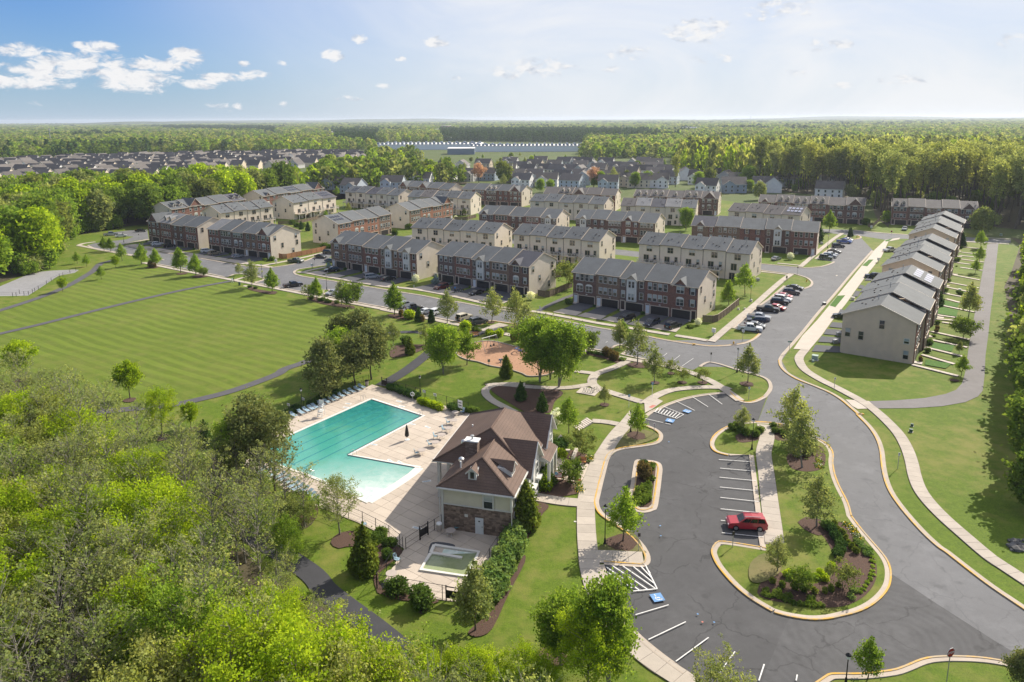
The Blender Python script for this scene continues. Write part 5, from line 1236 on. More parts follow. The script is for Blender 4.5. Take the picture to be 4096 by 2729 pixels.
RBL = {0: 'tall yellowish thin-crowned poplar in the right wood',1: 'tall olive thin-crowned poplar in the right wood',2: 'tall pale grey-green poplar in the right wood',3: 'tall pale leafing poplar in the right wood',4: 'tall straw-coloured poplar in the right wood'}
for i_,p in enumerate(pts):
 v_ = int(rs_.choice([0,1,2,3,4,3])); s_ = rs_.uniform(.82,1.1) * (.8 if math.hypot(*p) < 350 else 1.0)
 px_ = proj((p[0],p[1],15))[0]
 if i_ < 190: tree('poplar',p,RBL[v_] + (', beside the detached houses' if px_ < 3180 else ', behind the six-dormer row' if px_ < 3480 else ', between the two far dormer rows' if px_ < 3580 else ', above the farthest right row' if px_ < 3900 else ', in the right corner'),s_,v_,group='tall trees of the right wood')
 else: far_tree(p,(6,7,8,3,6)[v_],s_ * .95,s_ * 1.7)
 if i_ < 190 and i_ % 3 == 0: tree('understory',(p[0] + rs_.uniform(-4,4),p[1] + rs_.uniform(-4,4)),'young green tree under the tall poplars on the right',rs_.uniform(.5,1.0),group='undergrowth trees of the right wood')
# big trees on the right edge by the asphalt path
for k_,(x_,y_,h_,v_) in enumerate(((1560,330,13,1),(1510,520,14,3),(1540,700,15,1),(1500,830,13,4),(1560,980,15,3),(1510,1130,14,4),(1545,1290,14,5),(1500,1450,13,1),(1620,1500,16,3),(1640,800,17,0),(1650,600,17,2),(1660,1150,17,1),(1480,1620,13,4),(1570,1700,15,5),(1500,1880,13,1),(1600,2050,15,4),(1640,2300,14,1))):
 tree('oak',P1('S6',x_ + 185,y_),('dark green','fresh green','olive','bright green','deep green','silvery green')[{1: 0,0: 1,2: 2,3: 3,4: 4,5: 5}[v_]] + ' broad tree at the right edge of the picture beside the lawn',h=h_,var=v_,group='trees along the right edge')
for (fr,x,y,h_) in (('D3',2420,100,8),('C3',2430,620,10),('C3',2480,880,12),('C3',2500,380,13)):
 tree('oak',P1(fr,x,y),'dark tree at the right edge casting its shadow over the lawn',h=h_,var=4,group='shading trees at the right edge')
# --- the wild wood in the lower left corner
LIM = [(-400,1480),(0,1500),(300,1560),(480,1700),(650,1760),(800,1850),(950,1990),(1080,2100),(1190,2210),(1240,2330),(1330,2400),(1500,2470),(1620,2570),(2000,2620),(2400,2700),(5000,2700)]
def lim(x): return float(np.interp(x,[l[0] for l in LIM],[l[1] for l in LIM]))
wild = P('C0',(-150,150),(0,190),(420,345),(640,590),(980,830),(1280,1040),(1600,1280),(2050,1500)) + P('D1',(60,640),(420,840),(760,980),(1100,1250),(1250,1420),(1500,1560),(2000,1640)) + [(4,30),(-6,12),(-110,-5),(-160,60)]
WL = {'wild0': 'bright yellow-green leafing tree in the lower left wild wood','wild1': 'fresh green leafing tree in the lower left wild wood','wild2': 'pale grey-green thinly leafed tree in the lower left wild wood','wild3': 'brilliant lime-green tree in the lower left wild wood','wild4': 'yellowish leafing tree in the lower left wild wood','bare': 'bare grey sapling in the lower left wild wood','thicket': 'low tangled thicket in the lower left wild wood'}
cand = grid_pts(wild,3.7,21,.48); rs_.shuffle(cand); n_w = {'wild': 0,'bare': 0,'thicket': 0}
for p in cand:
 d_ = math.hypot(*p)
 if not (in_view(p,8,300)): continue
 k_ = str(rs_.choice(['wild','wild','bare','bare','thicket'])); bx_,by_ = proj((p[0],p[1],0))
 if bx_ > 350 and by_ < 2250: k_ = str(rs_.choice(['bare','bare','thicket','wild']))
 for s_ in (rs_.uniform(.9,1.15),.75,.55,.4):
  H_ = {'wild': 12.5,'bare': 13.5,'thicket': 5.2}[k_] * s_
  tx,ty = proj((p[0],p[1],H_)); w_ = {'wild': 4.0,'bare': 1.6,'thicket': 3.0}[k_] * s_ * FPX / max(d_,20)
  m_ = max(lim(tx),lim(tx + w_),lim(tx + w_ * .5)) - (190 if k_ == 'bare' and bx_ < 1050 else 0)
  if ty > m_: break
 else: continue
 if by_ < 2250 and k_ == 'wild' and s_ < .7: k_ = 'thicket'
 if n_w[k_] > {'wild': 82,'bare': 100,'thicket': 90}[k_]: continue
 n_w[k_] += 1; v_ = int(rs_.choice([0,1,3,0,3,2,4])) if k_ == 'wild' else rs_.randint(len(TREES[k_]))
 tree(k_,p,WL.get(k_ + str(v_),WL.get(k_)) + (', along the bottom edge' if ty > 2380 else ', at the left edge' if tx < 260 else ', against the mown field' if ty < 1800 else ', beside the trail' if tx > 850 else ', deep in its middle'),s_,v_,group='growth of the wild wood')
print(n_w)
sheet('scrub_floor',smooth_line(P('C0',(1560,640),(1700,640),(2000,760),(2300,960)) + P('C1',(150,990),(330,1075),(470,1190),(550,1250),(430,1330),(200,1290),(0,1180)) + P('C0',(1980,1230),(1750,1000),(1600,800)),3,True),M['forest_floor'],z=.03)
for k_,(x_,y_) in enumerate(((1640,760),(1720,860),(1800,1000),(1900,930),(1980,1080),(2080,1180),(2200,1130),(2300,1200),(2420,1260),(2100,960),(2250,1010),(2500,1180),(2560,1300),(2650,1240))):
 tree('thicket',P1('C0',x_,y_),'straggly thicket on the brown floor between the wild wood and the pool',rs_.uniform(.35,.7),k_ % 3,group='thickets below the pool')
 if k_ % 2: tree('bare',P1('C0',x_ - 40,y_ + 60),'thin bare sapling on the brown floor between the wild wood and the pool',rs_.uniform(.5,.8),k_ % 3,group='saplings below the pool')
# ------------------------------------------------------------------ houses beyond the townhouses
def house_kind(seed,wall,roof,w=13.0,d=10.5,he=5.6,hr=9.0,wing=True,porch=False):
 return dict(seed=seed,wall=wall,roof=roof,w=w,d=d,he=he,hr=hr,wing=wing,porch=porch)
HM = {}
_b = MB(); _b.box((0,-.03,0),(1.15,.07,1.6)); HWIN = _b.mesh('window',M['trim']); _b = MB(); _b.face([(-.45,-.075,.12),(.45,-.075,.12),(.45,-.075,1.48),(-.45,-.075,1.48)]); HPANE = _b.mesh('pane',M['pane_dark'])
def house(loc,rz,wall,roof,label,group,w=13.0,d=10.5,he=5.6,hr=9.0,wing=1,win=True,name='house'):
 key = (wall,roof,w,d,he,hr,wing)
 if key not in HM:
  b = MB(); b.box((0,0,0),(w,d,he)); b.face([(-w / 2,-d / 2,he),(-w / 2,0,hr - .1),(-w / 2,d / 2,he)]); b.face([(w / 2,-d / 2,he),(w / 2,d / 2,he),(w / 2,0,hr - .1)])
  r = roof_section(-w / 2,w / 2,d,he,hr,-d / 2,d / 2,.45,(.35,.35),.22)
  if wing:
   wx = -w * .22 * wing; ww = w * .46; b.box((wx,-d / 2 - 1.2,0),(ww,2.6,he))
   zg = he + ww * .33; b.face([(wx - ww / 2,-d / 2 - 2.5,he),(wx + ww / 2,-d / 2 - 2.5,he),(wx,-d / 2 - 2.5,zg)])
   f_,g_ = small_gable(ww,he,zg,(zg - he) / ((hr - he) / (d / 2)) + 2.6,None,None,.4)
   i = len(r.v); r.v += [(v[0] + wx,v[1] - d / 2 - 2.5,v[2]) for v in g_.v]; r.f += [tuple(a + i for a in f) for f in g_.f]; r.m += g_.m
  HM[key] = (b.mesh('walls',M['hs_' + wall]),r.mesh('roof',[M[roof],M['trim']]))
 o = thing(name,label,'house',(loc[0],loc[1],0),rz,group); put('walls',HM[key][0],o); put('roof',HM[key][1],o)
 if win:
  for z in (1.1,3.7):
   for x in (-.36,-.12,.14,.38):
    wy = -d / 2 - (2.52 if wing and abs(x * w + w * .22 * wing) < w * .23 else 0.0)
    q = put('window',HWIN,o,(x * w,wy,z)); put('pane',HPANE,q)
   for y in (-.2,.25): q = put('window',HWIN,o,(w / 2,y * d,z),R(90)); put('pane',HPANE,q)
 return o
hs = [('A1',725,560,'lightblue'),('A1',885,590,'lightblue'),('A1',915,520,'blue'),('A1',1160,500,'lightblue'),('A1',1225,565,'lightblue'),('A1',1360,475,'lightblue'),('A1',1515,455,'lightblue'),('A1',1470,535,'white'),('A1',1670,435,'white'),('A1',1680,490,'white'),('A1',1815,425,'grey'),('A1',1870,500,'grey'),('A1',2000,415,'tan'),('A1',2045,495,'blue'),('A1',2230,400,'grey'),('A1',2215,455,'white'),('A1',2285,505,'dark'),
 ('A2',90,398,'grey'),('A2',300,420,'tan'),('A2',350,392,'tan'),('A2',555,400,'grey'),('A2',620,398,'white'),('A2',740,402,'grey'),('A2',910,404,'white'),('A2',1130,410,'grey'),('A2',1325,412,'grey'),
 ('A2',40,458,'white'),('A2',250,462,'grey'),('A2',400,460,'cream'),('A2',490,465,'cream'),('A2',600,465,'blue'),('A2',690,472,'grey'),('A2',690,430,'dark'),('A2',850,455,'dark'),('A2',1110,445,'tan'),('A2',1120,485,'tan'),('A2',1320,445,'grey'),('A2',1330,490,'white'),('A2',1590,490,'white'),('A2',1580,440,'white'),
 ('A2',140,510,'dark'),('A2',300,505,'lightblue'),('A2',405,540,'white'),('A2',540,515,'blue'),('A2',620,550,'lightblue'),('A2',710,525,'blue'),('A2',880,520,'white'),('A2',1040,535,'tan'),('A2',1350,545,'white'),
 ('A2',1800,440,'lightblue'),('A2',1900,435,'white'),('A2',1970,420,'white'),('A2',2050,415,'cream'),('A2',2000,350,'blue'),('A2',2150,352,'grey'),('A2',2250,340,'grey'),('A2',2340,370,'blue'),('A2',2290,440,'white'),('A2',2090,480,'grey'),('A2',1940,520,'grey'),('A2',2190,520,'white'),('A2',2270,575,'lightblue'),('A2',2000,580,'blue'),('A2',1780,590,'white'),
 ('A3',60,340,'grey'),('A3',130,338,'grey'),('A3',235,350,'blue'),('A3',270,335,'white'),('A3',370,345,'grey'),('A3',160,435,'lightblue'),('A3',300,445,'white'),('A3',90,510,'dark'),('A3',230,500,'grey'),('A3',200,580,'white'),('A3',320,540,'white'),('A3',500,430,'white'),('A3',780,400,'white'),('A3',690,620,'white')] + [('A2',x_,y_,'white lightblue grey cream white tan lightblue'.split()[i_ % 7]) for i_,(x_,y_) in enumerate(((180,440),(470,425),(800,430),(980,440),(1000,490),(1230,400),(1235,470),(1420,470),(1450,520),(770,500),(1190,545),(1860,500),(2050,540),(2350,520),(1700,520),(2374,400),(2440,450),(2815,420),(2850,560),(2520,520),(640,505),(200,545),(930,560)))]
WN = {'lightblue': 'pale blue-grey','blue': 'slate blue','white': 'white','grey': 'grey','tan': 'tan','cream': 'cream','dark': 'dark brick'}
HPOS = []
for i_,(fr,x,y,c_) in enumerate(hs):
 p = P1(fr,x,y,z=8.2); HPOS.append(p)
 house(p,UANG + R(rnd.choice([4,10,16,20,24])) + (R(90) if i_ % 7 == 3 else 0),c_,'roof_house',WN[c_] + ' detached house with a grey shingle roof beyond the townhouses','detached houses beyond the townhouses',w=rnd.choice([14.0,16.0]),d=rnd.choice([11.0,12.5]),wing=rnd.choice([-1,1,1,0]),he=6.2,hr=10.6)
# dense estate far left
est = P('A0',(-150,440),(0,405),(300,392),(700,375),(1000,360),(1200,340),(1600,330),(2000,330),(2354,320),z=5) + P('A1',(300,320),(600,335),(900,345),(1230,360),(1100,380),(850,410),(700,425),(400,440),(0,450),z=5) + P('A0',(1900,470),(1700,500),(1400,520),(900,560),(500,570),(0,570),(-150,570),z=5)
n_e = 0; ea = R(-12)
cs_,sn_ = math.cos(ea),math.sin(ea); Ep = [(p[0] * cs_ + p[1] * sn_,-p[0] * sn_ + p[1] * cs_) for p in est]
xs = [p[0] for p in Ep]; ys = [p[1] for p in Ep]; row = 0; cand = []
for yy in np.arange(min(ys),max(ys),25.0):
 row += 1
 for xx in np.arange(min(xs),max(xs),19.0):
  q = (xx + rnd.uniform(-1,1),yy + rnd.uniform(-2,2) + (9 if row % 2 else 0))
  if inside(q,Ep):
   w_ = (q[0] * cs_ - q[1] * sn_,q[0] * sn_ + q[1] * cs_)
   if in_view(w_,6,60): cand.append((math.hypot(*w_),w_,row))
cand.sort(); print('estate',len(cand))
for d_,w_,row in cand[:290]:
 c_ = rnd.choice(['tan','cream','cream','grey','white','cream'])
 house(w_,ea + (R(90) if rnd.random() < .3 else 0) + (R(180) if row % 2 else 0),c_,'roof_house',WN[c_] + ' gabled house packed in the dense estate far on the left','houses of the dense estate far left',w=15.5 if rnd.random() < .5 else 13.5,d=11.0,he=4.4,hr=9.4,wing=rnd.choice([-1,1,0]),win=False)
def far_box(name,label,cat,fr,x0,x1,yb,h,depth,m,mr=None,ang=0.0,units=0,group=None):
 a,b = P(fr,(x0,yb),(x1,yb)); w = math.dist(a,b); rz = math.atan2(b[1] - a[1],b[0] - a[0]) + ang
 o = thing(name,label,cat,(a[0],a[1],0),rz,group)
 k = MB(); k.box((w / 2,depth / 2,0),(w,depth,h)); k.obj('walls',M[m],o)
 r = MB(); r.box((w / 2,depth / 2,h + .01),(w + .6,depth + .6,.9)); r.obj('roof',M[mr or m],o)
 if units:
  u = MB(); u.box((0,0,0),(3.4,6.5,3.2)); me = u.mesh('rooftop_unit',M['bluewall'])
  for j in range(units): put('rooftop_unit',me,o,(w * (j + .5) / units,5,h + .92)); put('rooftop_unit',me,o,(w * (j + .5) / units,depth * .55,h + .92)) if j % 2 else None
 return o
far_box('warehouse','long white data hall with rooftop units, left of the pair','warehouse','A1',1080,1960,322,8,95,'warehouse','warehouse_roof',R(6),26)
far_box('warehouse','white data hall with rooftop units, right of the pair','warehouse','A1',1880,2870,338,8,80,'warehouse','warehouse_roof',R(4),30)
far_box('warehouse','shaded left face of the right white data hall, shade painted blue-grey','warehouse','A1',1690,1920,362,8,40,'bluewall','warehouse_roof',R(8))  # bluish shade of the hall's left face, put into the wall colour
far_box('brick_complex','distant red brick complex above the dark pines','building','A1',1500,1750,188,16,60,'redbrick_far','warehouse_roof',R(4))
far_box('brick_complex','bright-topped upper block of the distant brick complex','building','A1',1640,1700,170,24,30,'redbrick_far','warehouse_roof')
for k_,(fr,a,b,y,h_,m_,lb) in enumerate((('A1',960,1310,232,9,'warehouse','long low white roof among far trees left of the data halls'),('A1',660,770,190,9,'warehouse','small far white hall above the dense estate'),('A1',420,690,262,7,'warehouse','pale flat-roofed hall behind the dense estate'),('A1',1480,1710,246,8,'bluewall','far blue-trimmed hall beside the dark pines'),('A2',905,1010,192,10,'warehouse','white far hall at the edge of the pines near the picture centre'),('A2',960,1180,170,9,'bluewall','far grey block row beyond the pines'),('A2',1240,1410,172,11,'warehouse','far pale commercial block right of the centre'),('A2',1450,1560,175,10,'warehouse','far commercial block with a bright roof'),('A2',1560,1680,168,15,'bluewall','far dark grey office block right of the bright roof'),('A2',690,880,235,8,'warehouse','far plant hall with vents among the trees'),('A2',300,400,160,7,'warehouse','tiny far white roof left of centre'),('A2',1680,1760,172,8,'bluewall','small far grey block at the end of the commercial strip'))):
 far_box('far_hall',lb,'building',fr,a,b,y,h_,45,m_,'warehouse_roof',units=6 if h_ > 9 else 0)
for k_,(x,top) in enumerate(((1345,66),(1365,62),(1392,52),(1410,58),(1428,55),(1450,64),(1475,66),(1520,68),(1570,64),(1330,70))):
 a = ray(1000 + x / 2.14,482); s_ = 13200 / math.hypot(a[0],a[1]); p = (a[0] * s_,a[1] * s_); d = ray(1000 + x / 2.14,450 + top / 2.14); hh = CAM_H + d[2] * 13200 / math.hypot(d[0],d[1])
 b = MB(); b.box((0,0,0),(38,38,max(hh,30) - 8)); b.box((0,0,max(hh,30) - 8),(22,22,8)); tag(b.obj('tower_block',M['skyline'],None,p),'tiny pale tower of the distant skyline above the horizon','tower','towers of the distant skyline')
def mast(fr,base,top,label):
 p = P1(fr,*base); h = Hgt(fr,base,top); b = MB(); b.tube([(0,0,0),(0,0,h)],[.9,.35],6); b.box((0,0,h - 6),(2.6,2.6,2.5)); tag(b.obj('radio_mast',M['galv'],None,p),label,'mast')
mast('A0',(440,290),(415,130),'slim radio mast over the left forest'); mast('A1',(1815,240),(1815,180),'thin mast behind the data halls'); mast('A2',(2140,118),(2145,30),'small lattice mast on the right horizon')
# distant wooded ridges
def ridge(d,th0,th1,seed,h,name='hills'):
 rs = np.random.RandomState(seed); b = MB(); n = 90; ph = rs.uniform(0,6.28,5); L = []
 for i in range(n + 1):
  th = th0 + (th1 - th0) * i / n; e = min(i,n - i) / n * 4
  z = h * (.55 + .25 * math.sin(th * 9 + ph[0]) + .14 * math.sin(th * 23 + ph[1]) + .06 * math.sin(th * 61 + ph[2])) * min(1,e); L.append((th,max(z,2)))
 for k in range(n):
  (t0,z0),(t1,z1) = L[k],L[k + 1]; f = lambda r,t,z: (r * math.sin(t),r * math.cos(t),z)
  b.face([f(d,t0,0),f(d,t1,0),f(d + 500,t1,z1),f(d + 500,t0,z0)]); b.face([f(d + 500,t0,z0),f(d + 500,t1,z1),f(d + 1500,t1,0),f(d + 1500,t0,0)])
 o = b.obj(name,M['hill'],smooth=True); o['kind'] = 'structure'; return o
ridge(11500,-.95,.95,3,66); ridge(9000,.18,.95,4,60); ridge(7800,-.95,-.12,8,42)
# ---- the far forest as one mass
est_ = est; hz = [P('A1',(640,640),(660,520),(1060,470),(1500,420),(2300,380)) + P('A2',(1480,395),(1520,470),(1730,480),(1700,400),(1900,310),(2354,300)) + P('A3',(400,310),(420,640),(330,700),(0,720)) + P('A2',(1400,650),(0,640))][0]
wh = P('A1',(1060,326),(1690,330),(1700,366),(1930,366),(1960,342),(2880,342),(2880,262),(1880,250),(1060,258))
strip_ = P('A2',(880,150),(1800,150),(1800,180),(880,200)); strip2 = P('A1',(0,190),(780,178),(780,245),(0,245))
pine_areas = [P('A1',(1630,150),(2354,150),(2354,232),(1640,240),z=8),P('A1',(730,170),(1100,175),(1060,270),(720,250),z=8),P('A2',(0,150),(850,155),(1300,165),(1300,205),(800,225),(0,240),z=8),P('A0',(1400,120),(2354,130),(2354,165),(1400,150),z=8),P('A0',(960,460),(1560,430),(1560,520),(960,520),z=8)]
clear = [est_,hz,wh]
rs_ = np.random.RandomState(33)
for (r0,r1,step,sx) in ((330,1000,9.5,1.0),(1000,2400,13.5,1.15),(2400,5500,26,2.0),(5500,12500,62,4.6)):
 th_n = int(1.4 * (r0 + r1) / 2 / step); n_r = int((r1 - r0) / step)
 for i in range(n_r):
  r = r0 + (i + rs_.uniform(.1,.9)) * step; nt = int(1.42 * r / step)
  th = -.71 + (np.arange(nt) + rs_.uniform(0,1,nt)) / nt * 1.42; rr = r + rs_.uniform(-.4,.4,nt) * step
  X,Y = rr * np.sin(th),rr * np.cos(th)
  nn = np.sin(X * .0041 + 1.0) * np.cos(Y * .0033 + .4) + .6 * np.sin(X * .011 + Y * .007) + .4 * np.sin(X * .023 - Y * .019)
  for x,y,g,d in zip(X,Y,nn,rr):
   p = (float(x),float(y)); cut_ = 1.0
   if d < 1000 and (inside(p,left_wood) or inside(p,right_wood)): continue
   if d < 480 and -120 < x < 330: continue
   if d < 560 and x < -60: continue
   if d < 1240:
    xp,yt = proj((x,y,15.5 * sx))
    if d < 935 and xp < 1480: continue
    if 1300 < xp < 2330 and yt < 593: continue
   if d < 700 and not (inside(p,hz) is False and (x < -60 or d > 560 or x > 250)): continue
   if any(inside(p,c) for c in clear): continue
   if d > 1500 and (inside(p,strip_) or inside(p,strip2)) and rs_.uniform() < .8: continue
   if d > 900 and g < -1.05: continue                     # fields
   if any(inside(p,c) for c in pine_areas): k = 9
   else: k = int(rs_.choice([0,1,3,5,6,8,0,1])) if g < .8 else int(rs_.choice([1,4,9,9,2]))
   s = rs_.uniform(.68,1.28) * cut_
   if cut_ < .25: continue
   FAR.append((p[0],p[1],k,s * sx,s * (1.0 if k != 9 else 1.15)))
hzp = grid_pts(hz,17,77,.45); rs_.shuffle(hzp)
for p in hzp[:150]:
 if min(math.dist(p,q) for q in HPOS) < 10.5 or not in_view(p,6,10): continue
 k_ = str(rs_.choice(['streetfull','oak','street','sparse'])); tree(k_,p,'garden tree among the detached houses beyond the townhouses',h=float(rs_.uniform(5,10.5)),group='garden trees of the detached houses')
# loose trees between the houses
for (fr,x,y,kd,h_,lb) in (('A2',800,640,'pink',15,'pinkish budding tree among the detached houses'),('A2',965,640,'sparse',15,'pale bare tree among the detached houses'),('A2',870,640,'birch',12,'fresh green tree right of the pinkish one'),('A2',1150,650,'birch',12,'green tree in front of the middle houses'),('A2',1260,640,'birch',12,'bright green tree beside the tall white house wall'),('A2',1500,640,'poplar',24,'tall thin tree standing before the right wood'),('A2',1690,660,'birch',13,'green bush-like tree below the white gable'),('A2',1780,640,'oak',14,'olive tree beside the white gable'),('A2',2110,660,'birch',17,'slim green tree between the right-hand houses'),('A2',2220,750,'oak',11,'round yellow-olive tree behind the far dormer row'),('A2',2140,690,'birch',9,'pale green treetop above the far roofs'),('A2',30,610,'oak',17,'dense green tree beside the dark brick house'),('A2',340,690,'birch',10,'bright green tree mass behind the far brick row'),('A2',430,680,'birch',9,'second bright tree behind the far brick row'),('A1',1610,590,'birch',14,'tall green tree between the white houses'),('A1',1790,590,'sparse',13,'blossoming pale tree between the white houses'),('A1',1960,605,'pink',16,'brown bare-crowned tree beside the blue house'),('A1',2180,610,'oak',13,'dense green tree by the dark house'),('A1',1500,590,'oak',6,'small green tree in a far front garden'),('A2',1080,630,'poplar',12,'thin yellowish tree left of the white house wall')):
 tree(kd,P1(fr,x,y),lb,h=h_)
# ------------------------------------------------------------------ clubhouse
CA = G(1720 + 142 / 2.7037,1600 + 1395 / 2.7037); CRZ = R(-14.9)
club = thing('clubhouse','grey-sided clubhouse with a stone base and brown hipped roof beside the pool','clubhouse',(CA[0],CA[1],0),CRZ)
def cw(x,y): return (CA[0] + x * math.cos(CRZ) - y * math.sin(CRZ),CA[1] + x * math.sin(CRZ) + y * math.cos(CRZ))
def cpart(mb,name,m,loc=None,rz=0.0): return mb.obj(name,m,club,loc,rz)
b = MB(); b.box((4.4,3.6,3.5),(8.7,7.0,2.35)); b.box((3.0 + 1.6,14.2,0),(9.2,15.2,5.5)); cpart(b,'siding_wall',M['siding_club'])
b = MB(); b.box((4.4,3.6,0),(8.8,7.1,3.5)); cpart(b,'stone_wall',M['stone'])
b = MB(); b.box((4.4,.045,3.44),(8.86,.12,.12)); b.box((4.4,.06,5.6),(8.9,.1,.24)); b.box((.0,.05,0),(.26,.26,5.8)); b.box((8.8,.05,3.5),(.26,.26,2.3)); b.box((8.83,3.5,5.6),(.1,7.2,.24)); tag(cpart(b,'wall_trim',M['trim']),kind='stuff')
M['ledge'] = mat_plain('ledge_stone_piece',(0.20,0.145,0.115),0.9,0.25,2.5,objvar=0.42)
sw_ = [c for c in club.children if c.name.startswith('stone_wall')][0]; SM = []
for k in range(5):
 b = MB(); w_ = (.38,.5,.62,.45,.55)[k]; b.box((0,0,0),(w_ - .025,.06,.2)); SM.append((w_,b.mesh('stone',M['ledge'])))
for r_ in range(16):
 x_ = .02
 while x_ < 8.4:
  w_,me = SM[rnd.randrange(5)]; o = put('stone',me,sw_,(x_ + w_ / 2,.045 - rnd.uniform(0,.03),.03 + r_ * .215)); x_ += w_
def slab_roof(faces,th=.18):
 b = MB()
 for f in faces:
  b.face(f); b.face([(p[0],p[1],p[2] - th) for p in f][::-1],1)
  for k in range(len(f)):
   p,q = f[k],f[(k + 1) % len(f)]
   b.face([p,(p[0],p[1],p[2] - th),(q[0],q[1],q[2] - th),q],1)
 return b
x0,x1,ya,zE,zR,ax = -.55,9.3,-.5,5.92,8.8,4.4
near = [[(x0,ya,zE),(x1,ya,zE),(ax,2.7,zR)],[(x0,8.6,zE),(x0,ya,zE),(ax,2.7,zR),(ax,8.9,zR)],[(x1,ya,zE),(x1,7.4,zE),(ax,8.9,zR),(ax,2.7,zR)]]
cpart(slab_roof(near),'near_roof',[M['roof_club'],M['trim']])
X0,X1,Y0,Y1,ZE,ZR,AX = -3.7,9.4,6.4,22.4,5.6,9.95,3.7
big = [[(X0,Y0,ZE),(X1,Y0,ZE),(AX,8.9,ZR)],[(X0,Y1,ZE),(X0,Y0,ZE),(AX,8.9,ZR),(AX,15.9,ZR)],[(X1,Y0,ZE),(X1,Y1,ZE),(AX,15.9,ZR),(AX,8.9,ZR)],[(X1,Y1,ZE),(X0,Y1,ZE),(AX,15.9,ZR)]]
cpart(slab_roof(big),'main_roof',[M['roof_club'],M['trim']])
def ridge_cap(p,q): b = MB(); b.tube([p,q],.13,5); tag(cpart(b,'ridge_cap',M['roof_club']),kind='stuff')
for p,q in (((ax,2.7,zR),(ax,8.9,zR)),((x0,ya,zE),(ax,2.7,zR)),((x1,ya,zE),(ax,2.7,zR)),((AX,8.9,ZR),(AX,15.9,ZR)),((X0,Y0,ZE),(AX,8.9,ZR)),((X1,Y0,ZE),(AX,8.9,ZR)),((X0,Y1,ZE),(AX,15.9,ZR))): ridge_cap(p,q)
for gy,gh in ((9.0,8.75),(18.0,8.75)):   # white cross gables on the drive side
 hw = 3.0; e = .4; s = (gh - ZE) / hw
 f = MB(); f.box((9.3,gy,0),(.5,2 * hw,ZE - .05)); f.face([(9.56,gy - hw,ZE - .05),(9.56,gy + hw,ZE - .05),(9.56,gy,gh - .1)]); cpart(f,'gable_wall',M['trim'])
 r = slab_roof([[(3.9,gy,gh),(10.0,gy,gh),(10.0,gy - hw - e,ZE - e * s),(8.8,gy - hw - e,ZE - e * s)][::-1],[(3.9,gy,gh),(10.0,gy,gh),(10.0,gy + hw + e,ZE - e * s),(8.8,gy + hw + e,ZE - e * s)]]); cpart(r,'gable_roof',[M['roof_club'],M['trim']])
 rk = MB(); rk.tube([(10.02,gy - hw - e,ZE - e * s - .12),(10.02,gy,gh - .12),(10.02,gy + hw + e,ZE - e * s - .12)],.13,4); cpart(rk,'rake_board',M['trim'])
 for (wy,wz) in ((gy - 1.4,1.0),(gy + 1.4,1.0),(gy,5.9),(gy - 1.4,3.4),(gy + 1.4,3.4)): window(club,'s',(9.58,wy,wz),R(90))
 bx = MB(); bx.box((9.85,gy - 1.4,2.9),(.7,1.5,.25)); bx.box((9.85,gy + 1.4,2.9),(.7,1.5,.25)); cpart(bx,'window_hood',M['trim'])
# entrance porch between the gables
pr = slab_roof([[(8.4,12.3,5.75),(11.0,12.3,4.3),(11.0,17.4,4.3),(8.4,17.4,5.75)]]); cpart(pr,'porch_roof',[M['roof_club'],M['trim']])
pg_ = MB(); pg_.face([(9.4,12.4,4.2),(10.9,12.4,4.2),(9.4,12.4,5.1)]); pg_.box((10.75,14.9,3.85),(.3,5.0,.42)); cpart(pg_,'porch_beam',M['trim'])
for y_ in (12.6,14.8,17.2): b = MB(); b.box((0,0,0),(.36,.36,3.9)); b.box((0,0,0),(.52,.52,.9)); cpart(b,'porch_column',M['trim'],(10.75,y_,0))
b = MB(); b.box((9.3,15,.05),(.06,1.9,2.3)); cpart(b,'entrance_door',M['pane_dark'])
# covered side towards the pool
for y_ in (7.2,10.9,14.6,18.3,21.8): b = MB(); b.box((0,0,0),(.42,.42,5.3)); cpart(b,'veranda_column',M['trim'],(-3.1,y_,0))
b = MB(); b.box((-3.1,14.4,5.2),(.34,15.2,.3)); b.box((-1.6,7.0,5.2),(3.2,.34,.3)); cpart(b,'veranda_beam',M['trim'])
# dormers
def club_dormer(loc,rz,w,h,L):
 b = MB(); b.box((0,L / 2,-.9),(w,L,h + .9)); b.face([(-w / 2,0,h),(w / 2,0,h),(0,0,h + w * .42)]); o = b.obj('dormer',M['trim'],club,loc,rz)
 f_,r_ = small_gable(w,h,h + w * .42,L * .95,None,None,.22); r_.obj('dormer_roof',[M['roof_club'],M['trim']],o)
 q = MB(); q.box((0,-.03,.16),(w * .46,.05,h * .72)); q.obj('dormer_window',M['pane_dark'],o)
 return o
club_dormer((3.75,.55,6.85),0,1.05,1.15,1.9)
club_dormer((8.15,3.6,6.75),R(90),1.7,.95,3.2)
# chimney, vents, front window and door
b = MB(); b.box((0,0,0),(1.6,1.0,3.3)); ch = cpart(b,'chimney',M['stone'],(2.0,6.1,6.0)); b = MB(); b.box((0,0,3.3),(1.9,1.25,.16)); b.obj('chimney_cap',M['white'],ch); b = MB(); b.tube([(0,0,3.46),(0,0,3.9)],.12,8); b.lathe((0,0,3.9),[(.26,0),(.26,.08),(.05,.14)],8); b.obj('flue',M['galv'],ch)
for (x_,y_,z_) in ((.1,8.2,7.1),(1.5,3.1,7.2)): b = MB(); b.tube([(0,0,0),(0,0,.55)],.2,8); b.lathe((0,0,.55),[(.2,0),(.36,.12),(.36,.42),(.2,.56),(.05,.62)],10); cpart(b,'turbine_vent',M['steel'],(x_,y_,z_))
for (x_,y_,z_) in ((-.6,14.2,6.8),(1.7,2.3,7.3)): b = MB(); b.tube([(0,0,0),(0,0,.9)],.11,8); cpart(b,'vent_pipe',M['white'],(x_,y_,z_))
